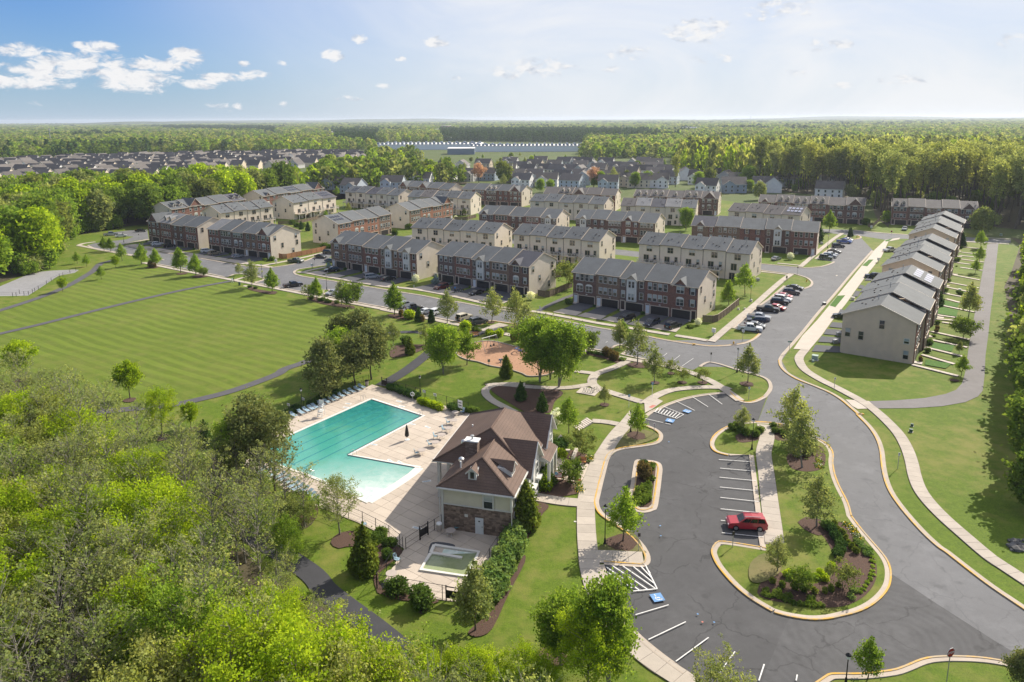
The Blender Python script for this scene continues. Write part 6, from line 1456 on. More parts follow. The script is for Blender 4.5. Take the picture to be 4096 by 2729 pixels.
f_,p_ = win_meshes(1.1,1.85,1,sur=.18); w_ = put('window',f_,club,(5.9,0.02,3.62)); put('pane',p_,w_)
b = MB(); b.box((0,-.06,0),(1.05,.09,2.15)); dr = cpart(b,'service_door',M['door_white'],(4.75,.02,.06)); b = MB(); b.box((.38,-.13,1.0),(.14,.05,.05)); b.obj('handle',M['black'],dr); b = MB(); b.box((0,-.115,1.65),(.24,.02,.14)); b.obj('door_sign',M['black'],dr)
b = MB(); b.box((3.1,-.09,2.15),(.42,.06,.36)); cpart(b,'wall_vent',M['trim'])
for z_ in (1.0,3.7):
 for y_ in (1.6,4.6): window(club,'s',(8.82,y_,z_),R(90))
b = MB(); b.tube([(8.95,-.4,0),(8.95,-.4,5.7)],.06,6); b.tube([(-.25,-.3,0),(-.25,-.3,5.7)],.06,6); tag(cpart(b,'downpipes',M['trim']),kind='stuff')
b = MB(); b.box((4.4,-.58,5.72),(9.9,.13,.14)); b.box((9.38,3.4,5.72),(.13,7.9,.14)); b.box((-3.78,14.4,5.4),(.13,16,.14)); tag(cpart(b,'roof_gutter',M['trim']),kind='stuff')
# ------------------------------------------------------------------ pool terrace
deck_poly = P('C1',(1045,85),(1460,208),(1890,332)) + [cw(-3.0,21),cw(4,21),cw(8.5,6),cw(8.6,.2)] + P('D1',(2120,420),(2050,540),(1850,890),(1600,855),(1105,762),(1180,650),(1290,470),(1322,425),(1180,325),(920,195),(580,62)) + P('C1',(250,960),(50,850),(-60,770),(-90,690),(60,500),(200,440),(350,362),(700,205),(990,112))
deck_poly = ccw(deck_poly); db = MB(); db.prism(deck_poly,-.05,.06); pool_deck = db.obj('pool_deck',M['joint']); pool_deck['kind'] = 'structure'
def clip(poly,cell):
 out = list(poly)
 for i in range(len(cell)):
  a,b_ = cell[i],cell[(i + 1) % len(cell)]; inp = out; out = []
  side = lambda p: (b_[0] - a[0]) * (p[1] - a[1]) - (b_[1] - a[1]) * (p[0] - a[0])
  for k in range(len(inp)):
   p,q = inp[k],inp[(k + 1) % len(inp)]; sp,sq = side(p),side(q)
   if sp >= 0: out.append(p)
   if (sp >= 0) != (sq >= 0): t = sp / (sp - sq); out.append((p[0] + (q[0] - p[0]) * t,p[1] + (q[1] - p[1]) * t))
  if not out: return []
 return out
dA = P1('C1',1040,212); dB = P1('C1',1480,355); da = math.atan2(dB[1] - dA[1],dB[0] - dA[0]); ca,sa_ = math.cos(da),math.sin(da)
for i in range(-24,22):
 for j in range(-30,16):
  w_,h_ = 3.6,1.55; g = .02
  c_ = [(i * w_ + g,j * h_ + g),((i + 1) * w_ - g,j * h_ + g),((i + 1) * w_ - g,(j + 1) * h_ - g),(i * w_ + g,(j + 1) * h_ - g)]
  cell = [(dA[0] + p[0] * ca - p[1] * sa_,dA[1] + p[0] * sa_ + p[1] * ca) for p in c_]
  q = clip(deck_poly,cell)
  if len(q) >= 3 and abs(area2(q)) > .3:
   s = MB(); s.prism(q,.05,.085 + rnd.uniform(-.002,.002)); s.obj('slab',M['deck'],pool_deck)
# water: shade follows the depth of the basin (deep lanes to a white beach)
def mat_water(name,deep,mid_,pale,origin,axis,L,algae=None):
 m,t = new_mat(name); w = worldco(t); v = t.add('ShaderNodeVectorMath',operation='SUBTRACT'); t.link(w,v.inputs[0]); v.inputs[1].default_value = (origin[0],origin[1],0)
 d = t.add('ShaderNodeVectorMath',operation='DOT_PRODUCT'); t.link(v.outputs[0],d.inputs[0]); d.inputs[1].default_value = (axis[0] / L,axis[1] / L,0)
 n = t.noise(w,0.25,4,0.6); f = t.math('ADD',d.outputs['Value'],t.math('MULTIPLY',t.math('SUBTRACT',n,0.5),0.16))
 col = t.ramp(f,[(0.0,deep),(0.30,mid_),(0.62,sc3(mid_,1.1)),(0.80,pale),(1.0,(0.66,0.70,0.66))])
 n2 = t.noise(w,0.8,5,0.7,0.8); col = t.mix(t.mapr(n2,0.42,0.66,0.0,0.35),col,sc3(mid_,1.35) if not algae else algae)
 n3 = t.noise(w,0.16,3,0.6,1.0); col = t.mix(t.mapr(n3,0.56,0.70,0.0,0.35),col,(0.10,0.27,0.14))
 p = t.add('ShaderNodeBsdfPrincipled'); t.link(col,p.inputs['Base Color']); p.inputs['Roughness'].default_value = 0.07; p.inputs['Specular IOR Level'].default_value = 0.5
 rip = t.noise(w,2.6,4,0.65); bp = t.add('ShaderNodeBump'); bp.inputs['Strength'].default_value = 0.35; bp.inputs['Distance'].default_value = 0.05; t.link(rip,bp.inputs['Height']); t.link(bp.outputs[0],p.inputs['Normal'])
 finish(t,p.outputs[0]); return m
main_w = P('C1',(1040,212),(1480,355),(840,690),(1455,802)) + P('C1',(1390,860),(1290,930),(1180,1000),(1020,1095),(650,920),(490,855),(-20,685))
pts_w = np.array(main_w); far_m = (pts_w[0] + pts_w[1]) / 2; near_m = (pts_w[5] + pts_w[7]) / 2; axv = near_m - far_m; Lw = np.linalg.norm(axv); axv = axv / Lw
M['water'] = mat_water('pool_water',(0.014,0.155,0.150),(0.052,0.275,0.225),(0.25,0.42,0.375),far_m,axv,Lw)
pool = sheet('swimming_pool',main_w,M['water'],z=.105,kind=None); tag(pool,'large turquoise swimming pool with dark lane lines and a white beach entry','swimming pool')
cp = [main_w[0],main_w[1],main_w[2],main_w[3]]
b = MB(); ribbon(b,offset_line(cp,.42),offset_line(cp,-.06),.06,.16); b.obj('coping',M['coping'],pool)
cq = [main_w[7],main_w[8],main_w[9],main_w[10],main_w[0],main_w[1]]; b = MB(); ribbon(b,offset_line(cq[:-1],.42),offset_line(cq[:-1],-.06),.06,.157); b.obj('coping',M['coping'],pool)
bl = smooth_line([main_w[3],main_w[4],main_w[5],main_w[6],main_w[7]],3); b = MB(); ribbon(b,offset_line(bl,.55),offset_line(bl,-.75),.06,.125); b.obj('beach_edge',M['coping'],pool)
tl = MB()
for a_,b2 in ((main_w[0],main_w[1]),(main_w[1],main_w[2]),(main_w[2],main_w[3])): ribbon(tl,offset_line([a_,b2],-.06),offset_line([a_,b2],-.34),.09,.115)
M['tile'] = mat_plain('waterline_tile',(0.02,0.06,0.075),0.3,0.2,3.0); tl.obj('waterline_tile',M['tile'],pool)
M['lane'] = mat_plain('sunk_lane_line',(0.025,0.20,0.215),0.15,0.15,2.0)
for k in range(5):
 f = (k + .75) / 5.6; a_ = P1('C1',1040 + (1320 - 1040) * k / 4,280 + (372 - 280) * k / 4)
 e0,e1 = np.array(main_w[10]),np.array(main_w[9]); q = e0 + (e1 - e0) * f; d_ = q - np.array(a_); q = np.array(a_) + d_ * .95; q0 = np.array(a_) + d_ * .012
 b = MB(); n_ = np.array([-d_[1],d_[0]]) / np.linalg.norm(d_); ribbon(b,[tuple(q0 + n_ * .13),tuple(q + n_ * .13)],[tuple(q0 - n_ * .13),tuple(q - n_ * .13)],.10,.108)
 for c_ in (q0,q): u_ = d_ / np.linalg.norm(d_) * .14; ribbon(b,[tuple(c_ + n_ * .5 - u_),tuple(c_ + n_ * .5 + u_)],[tuple(c_ - n_ * .5 - u_),tuple(c_ - n_ * .5 + u_)],.10,.1085)
 b.obj('lane_line',M['lane'],pool)
def ladder(fr,x,y,rz,label):
 o = thing('pool_ladder',label,'ladder',(*P1(fr,x,y),.09),rz,'steel pool handrails');
 for s in (-.28,.28): b = MB(); b.tube([(-.5,s,0),(-.5,s,.75),(-.2,s,.95),(.2,s,.8),(.3,s,.1)],.028,6); b.obj('handrail',M['steel'],o)
for i_,(fr,x,y,lb) in enumerate((('C1',975,220,'steel handrails at the far left corner of the big pool'),('C1',1450,365,'steel handrails at the far right corner of the big pool'),('C1',880,700,'steel handrails at the inner corner of the big pool'),('C1',530,870,'steel handrails at the near left edge of the big pool'))): ladder(fr,x,y,da + (0,-1.57,-1.57,1.57)[i_],lb)
# wading pool
wp = P('D1',(1560,475),(1660,490),(1810,515),(1900,500),(1945,470),(1860,690),(1770,655),(1475,608)); wp2 = P('D1',(1655,425),(1935,470),(1905,510),(1820,500),(1640,470))
M['water2'] = mat_water('wading_water',(0.12,0.16,0.09),(0.24,0.28,0.14),(0.38,0.41,0.27),P1('D1',1700,430),np.array([.15,-1]),9.0,algae=(0.40,0.42,0.32))
rim_ = P('D1',(1578,395),(1970,455),(1870,720),(1440,610),(1545,460),(1570,462)); wd = sheet('wading_pool',P('D1',(1545,475),(1950,462),(1850,665),(1475,610)),M['water2'],z=.10,kind=None); tag(wd,'small greenish wading pool with a white rim below the clubhouse','wading pool')
for ln in (P('D1',(1578,398),(1960,458),(1858,668),(1460,608),(1545,472)),P('D1',(1545,465),(1640,478),(1815,508)),P('D1',(1578,398),(1548,462))):
 b = MB(); ribbon(b,offset_line(ln,.2),offset_line(ln,-.2),.06,.17 + nextz()); b.obj('pool_rim',M['coping'],wd)
b = MB(); b.face([(*p,.098) for p in ccw(P('D1',(1660,425),(1945,465),(1905,500),(1640,468)))]); b.obj('upper_basin',M['water'],wd)
sheet('dark_patch',smooth_line(P('D1',(1520,480),(1545,380),(1620,365),(1740,385),(1740,410),(1590,400),(1560,460),(1500,520)),3,True),M['drive'],z=.092)  # darker sheet along the upper left rim of the wading pool
# no-diving notices painted on the deck
for k_,(fr,x,y,r_) in enumerate((('C1',842,250,.3),('C1',822,282,.3),('C1',1275,230,.2),('C1',1390,425,.3),('C1',1520,450,-.1),('C1',1060,600,.3),('C1',1200,738,-.2),('C1',1285,752,-.2),('C1',1512,915,.9),('D1',1428,245,.25),('C1',1300,272,.2))):
 c_ = P1(fr,x,y); b = MB(); b.box((0,0,0),(1.25,.42,.006)); o = b.obj('deck_notice',M['white_mark'],pool_deck,(c_[0],c_[1],.09),da + r_)
 b = MB(); b.box((0,.05,.006),(.9,.06,.003)); b.box((0,-.08,.006),(.7,.06,.003)); b.obj('lettering',M['sign_blue'],o)
# loungers
def make_lounger(loc,rz,label):
 o = thing('sun_lounger',label,'sun lounger',loc,rz,'sun loungers round the pool')
 b = MB(); b.box((-.35,0,.33),(1.25,.62,.05)); b.obj('seat',M['sling'],o)
 b = MB(); b.face([(.28,-.31,.36),(.28,.31,.36),(.95,.31,.62),(.95,-.31,.62)]); b.face([(.28,-.31,.32),(.95,-.31,.58),(.95,.31,.58),(.28,.31,.32)]); b.obj('backrest',M['sling'],o)
 for x in (-.85,.35):
  for y in (-.28,.28): b = MB(); b.box((x,y,0),(.06,.06,.33)); b.obj('leg',M['white'],o)
 b = MB(); b.box((-.1,-.33,.30),(1.9,.04,.07)); b.obj('frame',M['white'],o); b = MB(); b.box((-.1,.33,.30),(1.9,.04,.07)); b.obj('frame',M['white'],o)
 return o
l0 = None
topr = [(955,115),(920,135),(870,152),(825,168),(780,190),(735,208),(700,224),(655,242),(610,262),(555,285),(522,300),(480,316),(435,335),(370,358),(265,400),(230,425)]
for i_,(x,y) in enumerate(topr):
 lb = 'blue-grey sun lounger, number %d from the gate end of the row along the field-side fence' % (i_ + 1) if False else None
 pos = ['at the pool gate end of the fence-side row','second from the gate in the fence-side row','third from the gate in the fence-side row','fourth from the gate in the fence-side row','fifth from the gate in the fence-side row','sixth from the gate in the fence-side row','in the middle of the fence-side row, nearer the gate','in the middle of the fence-side row','ninth from the gate in the fence-side row','just beyond the lifeguard chair from the gate','nearest behind the lifeguard chair','second left of the lifeguard chair','third left of the lifeguard chair','fourth left of the lifeguard chair','half hidden under the pine in the fence-side row','last under the pine in the fence-side row'][i_]
 p = P1('C1',x,y); lab = 'blue-grey sun lounger ' + pos
 if l0 is None: l0 = make_lounger((*p,.085),da + R(180) + R(-8),lab)
 else: copy_tree(l0,(*p,.085),da + R(180) + R(-8),lab)
for i_,(x,y) in enumerate([(545,1090),(515,1060),(490,1035),(455,1008),(415,985),(380,962),(340,932),(300,905),(255,885),(200,870),(140,850),(90,838)]):
 pos = ['nearest the bottom corner of the near-side row','second from the bottom of the near-side row','third from the bottom of the near-side row','fourth from the bottom of the near-side row','fifth from the bottom of the near-side row','sixth from the bottom of the near-side row','seventh from the bottom of the near-side row','eighth from the bottom of the near-side row, below the pine','ninth from the bottom, under the pine boughs','tenth from the bottom, under the pine boughs','eleventh from the bottom, behind the pine trunk','at the far left end of the near-side row'][i_]
 copy_tree(l0,(*P1('C1',x,y),.085),da + R(90),'blue-grey sun lounger ' + pos)
# tables and chairs on the deck
def make_table(loc,label):
 o = thing('round_table',label,'table',loc,0,'round tables on the pool deck'); b = MB(); b.lathe((0,0,.68),[(.62,0),(.62,.04)],18); b.obj('table_top',M['table_top'],o)
 for k in range(4): a = k * math.pi / 2 + .4; b = MB(); b.tube([(math.cos(a) * .45,math.sin(a) * .45,0),(math.cos(a) * .3,math.sin(a) * .3,.4),(math.cos(a) * .4,math.sin(a) * .4,.68)],.022,5); b.obj('leg',M['white'],o)
 return o
def make_chair(loc,rz,label):
 o = thing('patio_chair',label,'chair',loc,rz,'strap chairs on the pool deck'); b = MB(); b.box((0,0,.40),(.52,.54,.05)); b.obj('seat',M['sling'],o)
 b = MB(); b.v = [(-.24,-.27,.42),(-.24,.27,.42),(-.42,.27,1.05),(-.42,-.27,1.05),(-.29,-.27,.42),(-.29,.27,.42),(-.47,.27,1.05),(-.47,-.27,1.05)]; b.f = [(0,1,2,3),(7,6,5,4),(0,3,7,4),(1,5,6,2),(3,2,6,7),(0,4,5,1)]; b.m = [0] * 6; b.obj('backrest',M['sling'],o)
 for s in (-.29,.29): b = MB(); b.tube([(.24,s,0),(.24,s,.62),(-.36,s,.66),(-.3,s,.4),(-.36,s,0)],.022,5); b.obj('armrest',M['bronze'],o)
 return o
tb = [(1765,340,375),(1752,410,450),(1708,478,515),(1652,535,575),(1597,600,645),(1480,668,710)]; ch_ = [(1815,320),(1700,408),(1665,470),(1592,530),(1545,598),(1430,672)]
ps = ['at the fence corner of the deck','second from the fence corner','third from the fence corner','third from the inner pool corner','second from the inner pool corner','nearest the inner pool corner']
for (x,y,yb),(cx_,cy_),s_ in zip(tb,ch_,ps):
 p = P1('C1',x - 8,y + 14); make_table((*p,.085),'round mesh-topped table ' + s_); q = P1('C1',cx_,cy_ + 18); make_chair((*q,.085),math.atan2(p[1] - q[1],p[0] - q[0]),'blue-grey strap chair beside the table ' + s_)
make_table((*P1('D1',1165,285),.085),'round table at the lower left corner of the deck'); make_table((*P1('D1',1718,310),.085),'round table in the shade of the clubhouse wall'); make_table((*P1('D1',1212,680),.085),'round table at the left of the wading pool deck')
make_chair((*P1('D1',980,235),.085),.4,'blue-grey chair at the near left edge of the deck'); make_chair((*P1('D1',1262,540),.085),-.5,'blue-grey chair beside the wading pool fence')
o = make_chair((*P1('D1',1768,262),.085),-1.2,'teal strap chair against the stone wall of the clubhouse')
for c_ in o.children:
 if c_.name.startswith(('seat','back')): c_.data = c_.data.copy(); c_.data.materials[0] = M['chair_teal']
sheet('manhole_cover',[(P1('D1',1160,745)[0] + .75 * math.cos(a),P1('D1',1160,745)[1] + .75 * math.sin(a)) for a in np.linspace(0,6.28,17)[:-1]],M['black'],z=.093)
# closed parasol
p = P1('C1',1345,560); o = thing('parasol','closed dark parasol standing by the long pool edge','parasol',(*p,.085)); hh = Hgt('C1',(1345,560),(1340,428))
b = MB(); b.tube([(0,0,0),(0,0,hh)],.035,8); b.obj('pole',M['white'],o); b = MB(); b.lathe((0,0,0),[(.2,.55),(.36,.8),(.25,1.7),(.12,hh - .25),(.02,hh)],9); b.obj('canopy',M['umbrella'],o); b = MB(); b.lathe((0,0,0),[(.4,0),(.4,.06),(.08,.12)],12); b.obj('base',M['white'],o)
# lifeguard chair
p = P1('C1',610,360); o = thing('lifeguard_chair','tall white lifeguard chair at the field-side pool edge','lifeguard chair',(*p,.085),da + R(-60))
for s in (-.42,.42):
 b = MB(); b.tube([(.65,s,0),(.1,s * .8,1.9)],.05,5); b.obj('leg',M['white'],o); b = MB(); b.tube([(-.75,s,0),(-.35,s * .8,2.9)],.05,5); b.obj('leg',M['white'],o); b = MB(); b.box((-.12,s * .8,2.15),(.62,.07,.07)); b.obj('armrest',M['white'],o)
for k in range(5): b = MB(); b.box((.6 - k * .11,0,.25 + k * .33),(.22,.8,.05)); b.obj('step',M['white'],o)
b = MB(); b.box((-.12,0,1.8),(.62,.72,.07)); b.obj('seat',M['white'],o); b = MB(); b.box((-.42,0,1.9),(.07,.72,.95)); b.obj('backrest',M['white'],o); b = MB(); b.box((-.1,0,1.0),(1.1,.7,.05)); b.obj('platform',M['white'],o)
# fences round the pool
def rail_fence(name,label,line,h=1.75,step=2.5,gates=(),m='black',wires=7,z=.05):
 q = resample(line,step); c = q[0]; o = thing(name,label,'fence',(c[0],c[1],z)); L = [(a - c[0],b - c[1]) for a,b in q]
 for x,y in L: b = MB(); b.tube([(0,0,0),(0,0,h + .05)],.045,5); b.obj('post',M[m],o,(x,y,0))
 b = MB()
 for zz in (h,h * .5,.12): b.tube([(x,y,zz) for x,y in L],.026 if zz == h else .016,4,cap=False)
 b.obj('rail',M[m],o)
 w = MB()
 for k in range(1,wires): w.tube([(x,y,h * k / wires) for x,y in L],.0055,3,cap=False)
 tag(w.obj('wire_mesh',M[m],o),kind='stuff'); return o
rail_fence('pool_fence','black wire fence behind the fence-side row of loungers',P('C1',(180,455),(350,350),(520,275),(700,195),(860,130),(1020,75)))
rail_fence('pool_fence','black wire fence between the pool deck and the park lawn',P('C1',(1175,112),(1460,200),(1650,255),(1870,322)))
rail_fence('pool_fence','black wire fence at the near left side of the deck',P('C1',(60,850),(250,960),(400,1035),(560,1140)) + P('D1',(760,130),(940,200),(1180,325),(1310,435)))
rail_fence('pool_fence','black wire fence across the bottom of the wading pool deck',P('D1',(1090,765),(1290,795),(1480,830),(1680,865),(1850,900)))
rail_fence('pool_fence','black wire fence at the left of the wading pool',P('D1',(1085,760),(1165,650),(1240,540),(1310,435)))
rail_fence('pool_fence','black wire fence between the wading pool and the hedge',P('D1',(1850,890),(1950,720),(2050,540),(2120,430),(2200,330)))
rail_fence('pool_fence','black wire fence with a dark gate dividing the two pools',P('D1',(1335,428),(1460,345),(1530,300),(1600,250),(1640,225)),1.5)
def gate(fr,a,b_,label,h=1.7,z=.06):
 p,q = P(fr,a,b_); o = thing('pool_gate',label,'gate',(p[0],p[1],z),math.atan2(q[1] - p[1],q[0] - p[0])); w = math.dist(p,q)
 for x in (0,w): b = MB(); b.box((x,0,0),(.11,.11,h + .15)); b.obj('post',M['black'],o)
 b = MB(); b.box((w / 2,0,.35),(w - .12,.05,h * .55)); b.obj('leaf',M['black'],o); b = MB(); b.box((w / 2,0,h - .06),(w,.05,.06)); b.obj('top_rail',M['black'],o)
gate('D1',(1455,348),(1525,305),'dark gate between the two pools'); gate('C1',(1130,98),(1172,110),'dark gate where the park path meets the pool deck'); gate('D1',(1680,868),(1790,885),'dark gate in the bottom fence of the wading pool')
for (fr,x,y,lb) in (('C1',1000,95,'pale trash bin beside the pool gate'),('D1',1620,270,'tan trash bin at the clubhouse corner')):
 o = thing('trash_bin',lb,'trash bin',(*P1(fr,x,y),.085)); b = MB(); b.lathe((0,0,0),[(.3,0),(.36,.95)],12); b.obj('barrel',M['table_top'],o); b = MB(); b.lathe((0,0,.95),[(.39,0),(.34,.14),(.1,.2)],12); b.obj('lid',M['white' if 'tan' in lb else 'black'],o)
def board(fr,base,w,h,z,m,label,name='notice_board',rz=None,legs=True):
 o = thing(name,label,'sign',(*P1(fr,*base),0),da if rz is None else rz); b = MB(); b.box((0,0,z),(w,.05,h)); b.obj('panel',M[m],o)
 if legs: b = MB(); b.tube([(0,.04,0),(0,.04,z + h * .5)],.04,5); b.obj('post',M['black'],o)
 l = MB()
 for k in range(2): l.box((0,-.03,z + h * (.3 + .35 * k)),(w * .7,.01,h * .1))
 l.obj('lettering',M['stop_red' if h < .5 else 'trim_dark'],o)
board('C1',(1800,330),1.0,1.4,1.0,'white','tall white rules board on the deck fence'); board('C1',(458,275),.7,.45,1.3,'white','white notice on the fence near the lamp post'); board('C1',(333,325),.7,.45,1.3,'white','white notice on the fence nearest the pine'); board('C1',(1492,210),.7,.5,1.3,'white','white notice on the park-side fence near the gate'); board('C1',(1585,240),.7,.5,1.3,'white','white notice on the park-side fence over the green hedge')
o = thing('life_ring','white life ring on a post by the far edge of the deck','life ring',(*P1('C1',1392,225),0),da + .4); b = MB(); n_ = 14; b.tube([(.34 * math.cos(a),0,1.35 + .34 * math.sin(a)) for a in np.linspace(0,6.283,15)],.08,6,cap=False); b.obj('ring',M['white'],o); b = MB(); b.tube([(0,.1,0),(0,.1,1.8)],.04,5); b.obj('post',M['white'],o)
# ------------------------------------------------------------------ vehicles
def loft(prof,w0,w1,zb):
 """prof: (x, z) outline of the body's top line from rear to front; sides lean in from half-width w0 at zb to w1"""
 b = MB(); n = len(prof); zt = max(p[1] for p in prof)
 hw = lambda z: w0 + (w1 - w0) * max(0,(z - zb)) / max(.01,zt - zb)
 for s in (1,-1):
  for x,z in prof: b.v.append((x,s * hw(z),z))
  for x,z in prof: b.v.append((x,s * w0 * .97,zb))
 for k in range(n - 1):
  a,c = k,2 * n + k
  b.f.append((a,a + 1,c + 1,c)); b.f.append((a + n,a + n + 1,a + 1,a)); b.f.append((c,c + 1,c + n + 1,c + n)); b.f.append((c + n,c + n + 1,a + n + 1,a + n))
 b.f.append((0,2 * n,3 * n,n)); b.f.append((n - 1,2 * n - 1,4 * n - 1,3 * n - 1)); b.m = [0] * len(b.f); return b
CAR = {
 'sedan': dict(L=4.75,W=1.84,body=[(-2.36,.62),(-2.3,.95),(-1.55,1.02),(1.0,1.0),(2.0,.86),(2.34,.66),(2.36,.45)],cab=[(-1.75,1.0),(-1.05,1.40),(-.1,1.45),(.35,1.40),(1.25,.97)],r=.33),
 'suv': dict(L=4.75,W=1.92,body=[(-2.35,.55),(-2.34,1.08),(-1.4,1.12),(1.0,1.10),(2.1,.98),(2.34,.78),(2.36,.5)],cab=[(-2.28,1.1),(-2.02,1.66),(-.6,1.74),(.25,1.68),(1.1,1.08)],r=.37),
 'jeep': dict(L=4.6,W=1.9,body=[(-2.25,.6),(-2.24,1.15),(-1.2,1.18),(.8,1.16),(2.15,1.08),(2.28,.85),(2.28,.55)],cab=[(-2.15,1.15),(-2.05,1.80),(-.4,1.85),(.35,1.80),(.75,1.15)],r=.40),
 'pickup': dict(L=5.7,W=2.0,body=[(-2.82,.65),(-2.82,1.15),(-.9,1.17),(1.3,1.16),(2.6,1.08),(2.82,.85),(2.84,.55)],cab=[(-.95,1.15),(-.75,1.78),(.1,1.86),(.65,1.80),(1.45,1.13)],r=.41),
 'van': dict(L=5.1,W=2.0,body=[(-2.5,.5),(-2.52,1.05),(-1.4,1.1),(1.2,1.08),(2.3,.92),(2.5,.7),(2.52,.45)],cab=[(-2.46,1.05),(-2.3,1.68),(-.4,1.80),(.5,1.72),(1.75,1.02)],r=.36)}
TYRE = {};
def wheel_meshes(r):
 if r not in TYRE:
  t = MB(); prof = [(r * .62,-.11),(r,-.11),(r,.11),(r * .62,.11)]; n = 16
  for k in range(n):
   for pr_,y in prof: a = 2 * math.pi * k / n; t.v.append((pr_ * math.cos(a),y,pr_ * math.sin(a)))
  for k in range(n):
   for j in range(4): a = k * 4 + j; b_ = k * 4 + (j + 1) % 4; c = ((k + 1) % n) * 4; t.f.append((a,b_,c + (j + 1) % 4,c + j)); t.m.append(0)
  w = MB(); w.tube([(0,-.105,0),(0,.105,0)],r * .63,10)
  for k in range(5): a = k * 1.2566; w.tube([(0,-.115,0),(r * .55 * math.cos(a),-.115,r * .55 * math.sin(a))],.03,4); w.tube([(0,.115,0),(r * .55 * math.cos(a),.115,r * .55 * math.sin(a))],.03,4)
  TYRE[r] = (t.mesh('tyre',M['rubber']),w.mesh('rim',M['rim']))
 return TYRE[r]
CM_ = {}
def car_paint(c):
 if c not in CM_:
  col = {'black': (.012,.012,.014),'white': (.62,.63,.64),'silver': (.36,.38,.41),'grey': (.11,.115,.125),'dark': (.035,.037,.042),'navy': (.018,.026,.055),'red': (.36,.012,.025),'brightred': (.45,.02,.03),'blue': (.022,.085,.36),'cream': (.55,.49,.36),'green': (.035,.05,.045),'beige': (.30,.26,.20),'maroon': (.12,.018,.016),'brown': (.10,.085,.08),'teal': (.05,.08,.09)}[c]
  CM_[c] = mat_car('paint_' + c,col,.3 if c in ('silver','grey','dark','beige','blue','navy') else 0.0)
 return CM_[c]
def car(kind,paint,p,q,label,name=None,extras=''):
 """p, q: rear and front of the car as ground points"""
 k = CAR[kind]; cx,cy = (p[0] + q[0]) / 2,(p[1] + q[1]) / 2; o = thing(name or ('pickup_truck' if kind == 'pickup' else 'parked_car'),label,'pickup truck' if kind == 'pickup' else 'car',(cx,cy,.03),math.atan2(q[1] - p[1],q[0] - p[0]),'cars parked in the estate')
 m = car_paint(paint); W = k['W'] / 2; key = (kind,paint)
 if key not in MESHC:
  bd = loft(k['body'],W,W * .95,.32); zc = k['cab'][0][1]
  if kind == 'pickup':
   bd.box((-1.85,0,1.16),(1.7,W * 1.55,.012),m=1)
  rf = loft(k['cab'],W * .93,W * .78,zc - .05); me = bd.mesh('body',[m,M['trim_dark']])
  gl = MB(); cb = k['cab']; hw = lambda z: W * .93 + (W * .78 - W * .93) * (z - zc + .05) / (max(c[1] for c in cb) - zc + .05)
  def pane(i,j,f0=.10,f1=.86):      # front or rear screen between cab points i and j
   a,c = cb[i],cb[j]; P_ = lambda t: (a[0] + (c[0] - a[0]) * t,a[1] + (c[1] - a[1]) * t)
   u,v = P_(f0),P_(f1); e = .015 * (1 if c[0] > a[0] else -1); sgn = 1 if i > j else -1
   off = (.02 * (1 if i == len(cb) - 1 else -1),.02)
   g = [(u[0] + off[0],s * hw(u[1]) * .86,u[1] + off[1]) for s in (-1,1)] + [(v[0] + off[0],s * hw(v[1]) * .86,v[1] + off[1]) for s in (1,-1)]
   gl.face(g)
  pane(len(cb) - 1,len(cb) - 2); pane(0,1)
  zt = max(c[1] for c in cb); z0,z1 = zc + .06,zt - .16
  def xa(z,fr_):
   a,c = (cb[0],cb[1]) if not fr_ else (cb[-1],cb[-2]); t = (z - a[1]) / (c[1] - a[1]); return a[0] + (c[0] - a[0]) * min(max(t,0),1)
  n_side = 2 if kind in ('sedan','pickup') else 3
  lo,hi = xa(z0,False) + .12,xa(z0,True) - .14; lo1,hi1 = xa(z1,False) + .1,xa(z1,True) - .12
  for s in (-1,1):
   for j in range(n_side):
    a0,a1 = lo + (hi - lo) * j / n_side + .04,lo + (hi - lo) * (j + 1) / n_side - .04; b0,b1 = lo1 + (hi1 - lo1) * j / n_side + .04,lo1 + (hi1 - lo1) * (j + 1) / n_side - .04
    gl.face([(a0,s * (hw(z0) + .012),z0),(a1,s * (hw(z0) + .012),z0),(b1,s * (hw(z1) + .012),z1),(b0,s * (hw(z1) + .012),z1)][::s])
  xf,xr = k['body'][-2][0] - .03,k['body'][1][0]
  hl = MB(); hl.box((0,0,0),(.16,.36,.16)); tlm = MB(); tlm.box((0,0,0),(.1,.26,.26))
  bp = MB(); bp.box((xf + .05,0,.34),(.1,W * 1.7,.16)); bp.box((xr - .02,0,.40),(.1,W * 1.7,.16)); pl = MB(); pl.box((xr - .06,0,.66),(.03,.4,.16))
  MESHC[key] = (me,rf.mesh('cabin',m),gl.mesh('windows',M['carglass']),hl.mesh('headlight',M['headlight']),tlm.mesh('taillight',M['taillight']),bp.mesh('bumper',M['trim_dark']),pl.mesh('number_plate',M['plate']),xf,xr)
 me,rf,gl,hl,tlm,bp,pl,xf,xr = MESHC[key]
 put('body',me,o); put('cabin',rf,o); tag(put('windows',gl,o),kind='stuff')
 for s in (-1,1): put('headlight',hl,o,(xf - .04,s * W * .72,.64 if kind != 'pickup' else .78)); put('taillight',tlm,o,(xr + .0,s * W * .82,.74))
 tag(put('bumper',bp,o),kind='stuff'); put('number_plate',pl,o)
 ty,rm = wheel_meshes(k['r']); fx = k['L'] * .30
 for x in (-fx,fx):
  for s in (-1,1): t = put('wheel',ty,o,(x,s * (W - .09),k['r'])); put('rim',rm,t)
 if 'rack' in extras:
  zt = max(c[1] for c in k['cab'])
  for s in (-.55,.55): b = MB(); b.box((-.6,s,zt + .02),(1.9,.05,.06)); b.obj('roof_rail',M['galv'],o)
 if 'box' in extras: b = MB(); b.box((-.4,0,max(c[1] for c in k['cab'])),(1.7,.8,.32),taper=.85); b.obj('roof_box',M['black'],o)
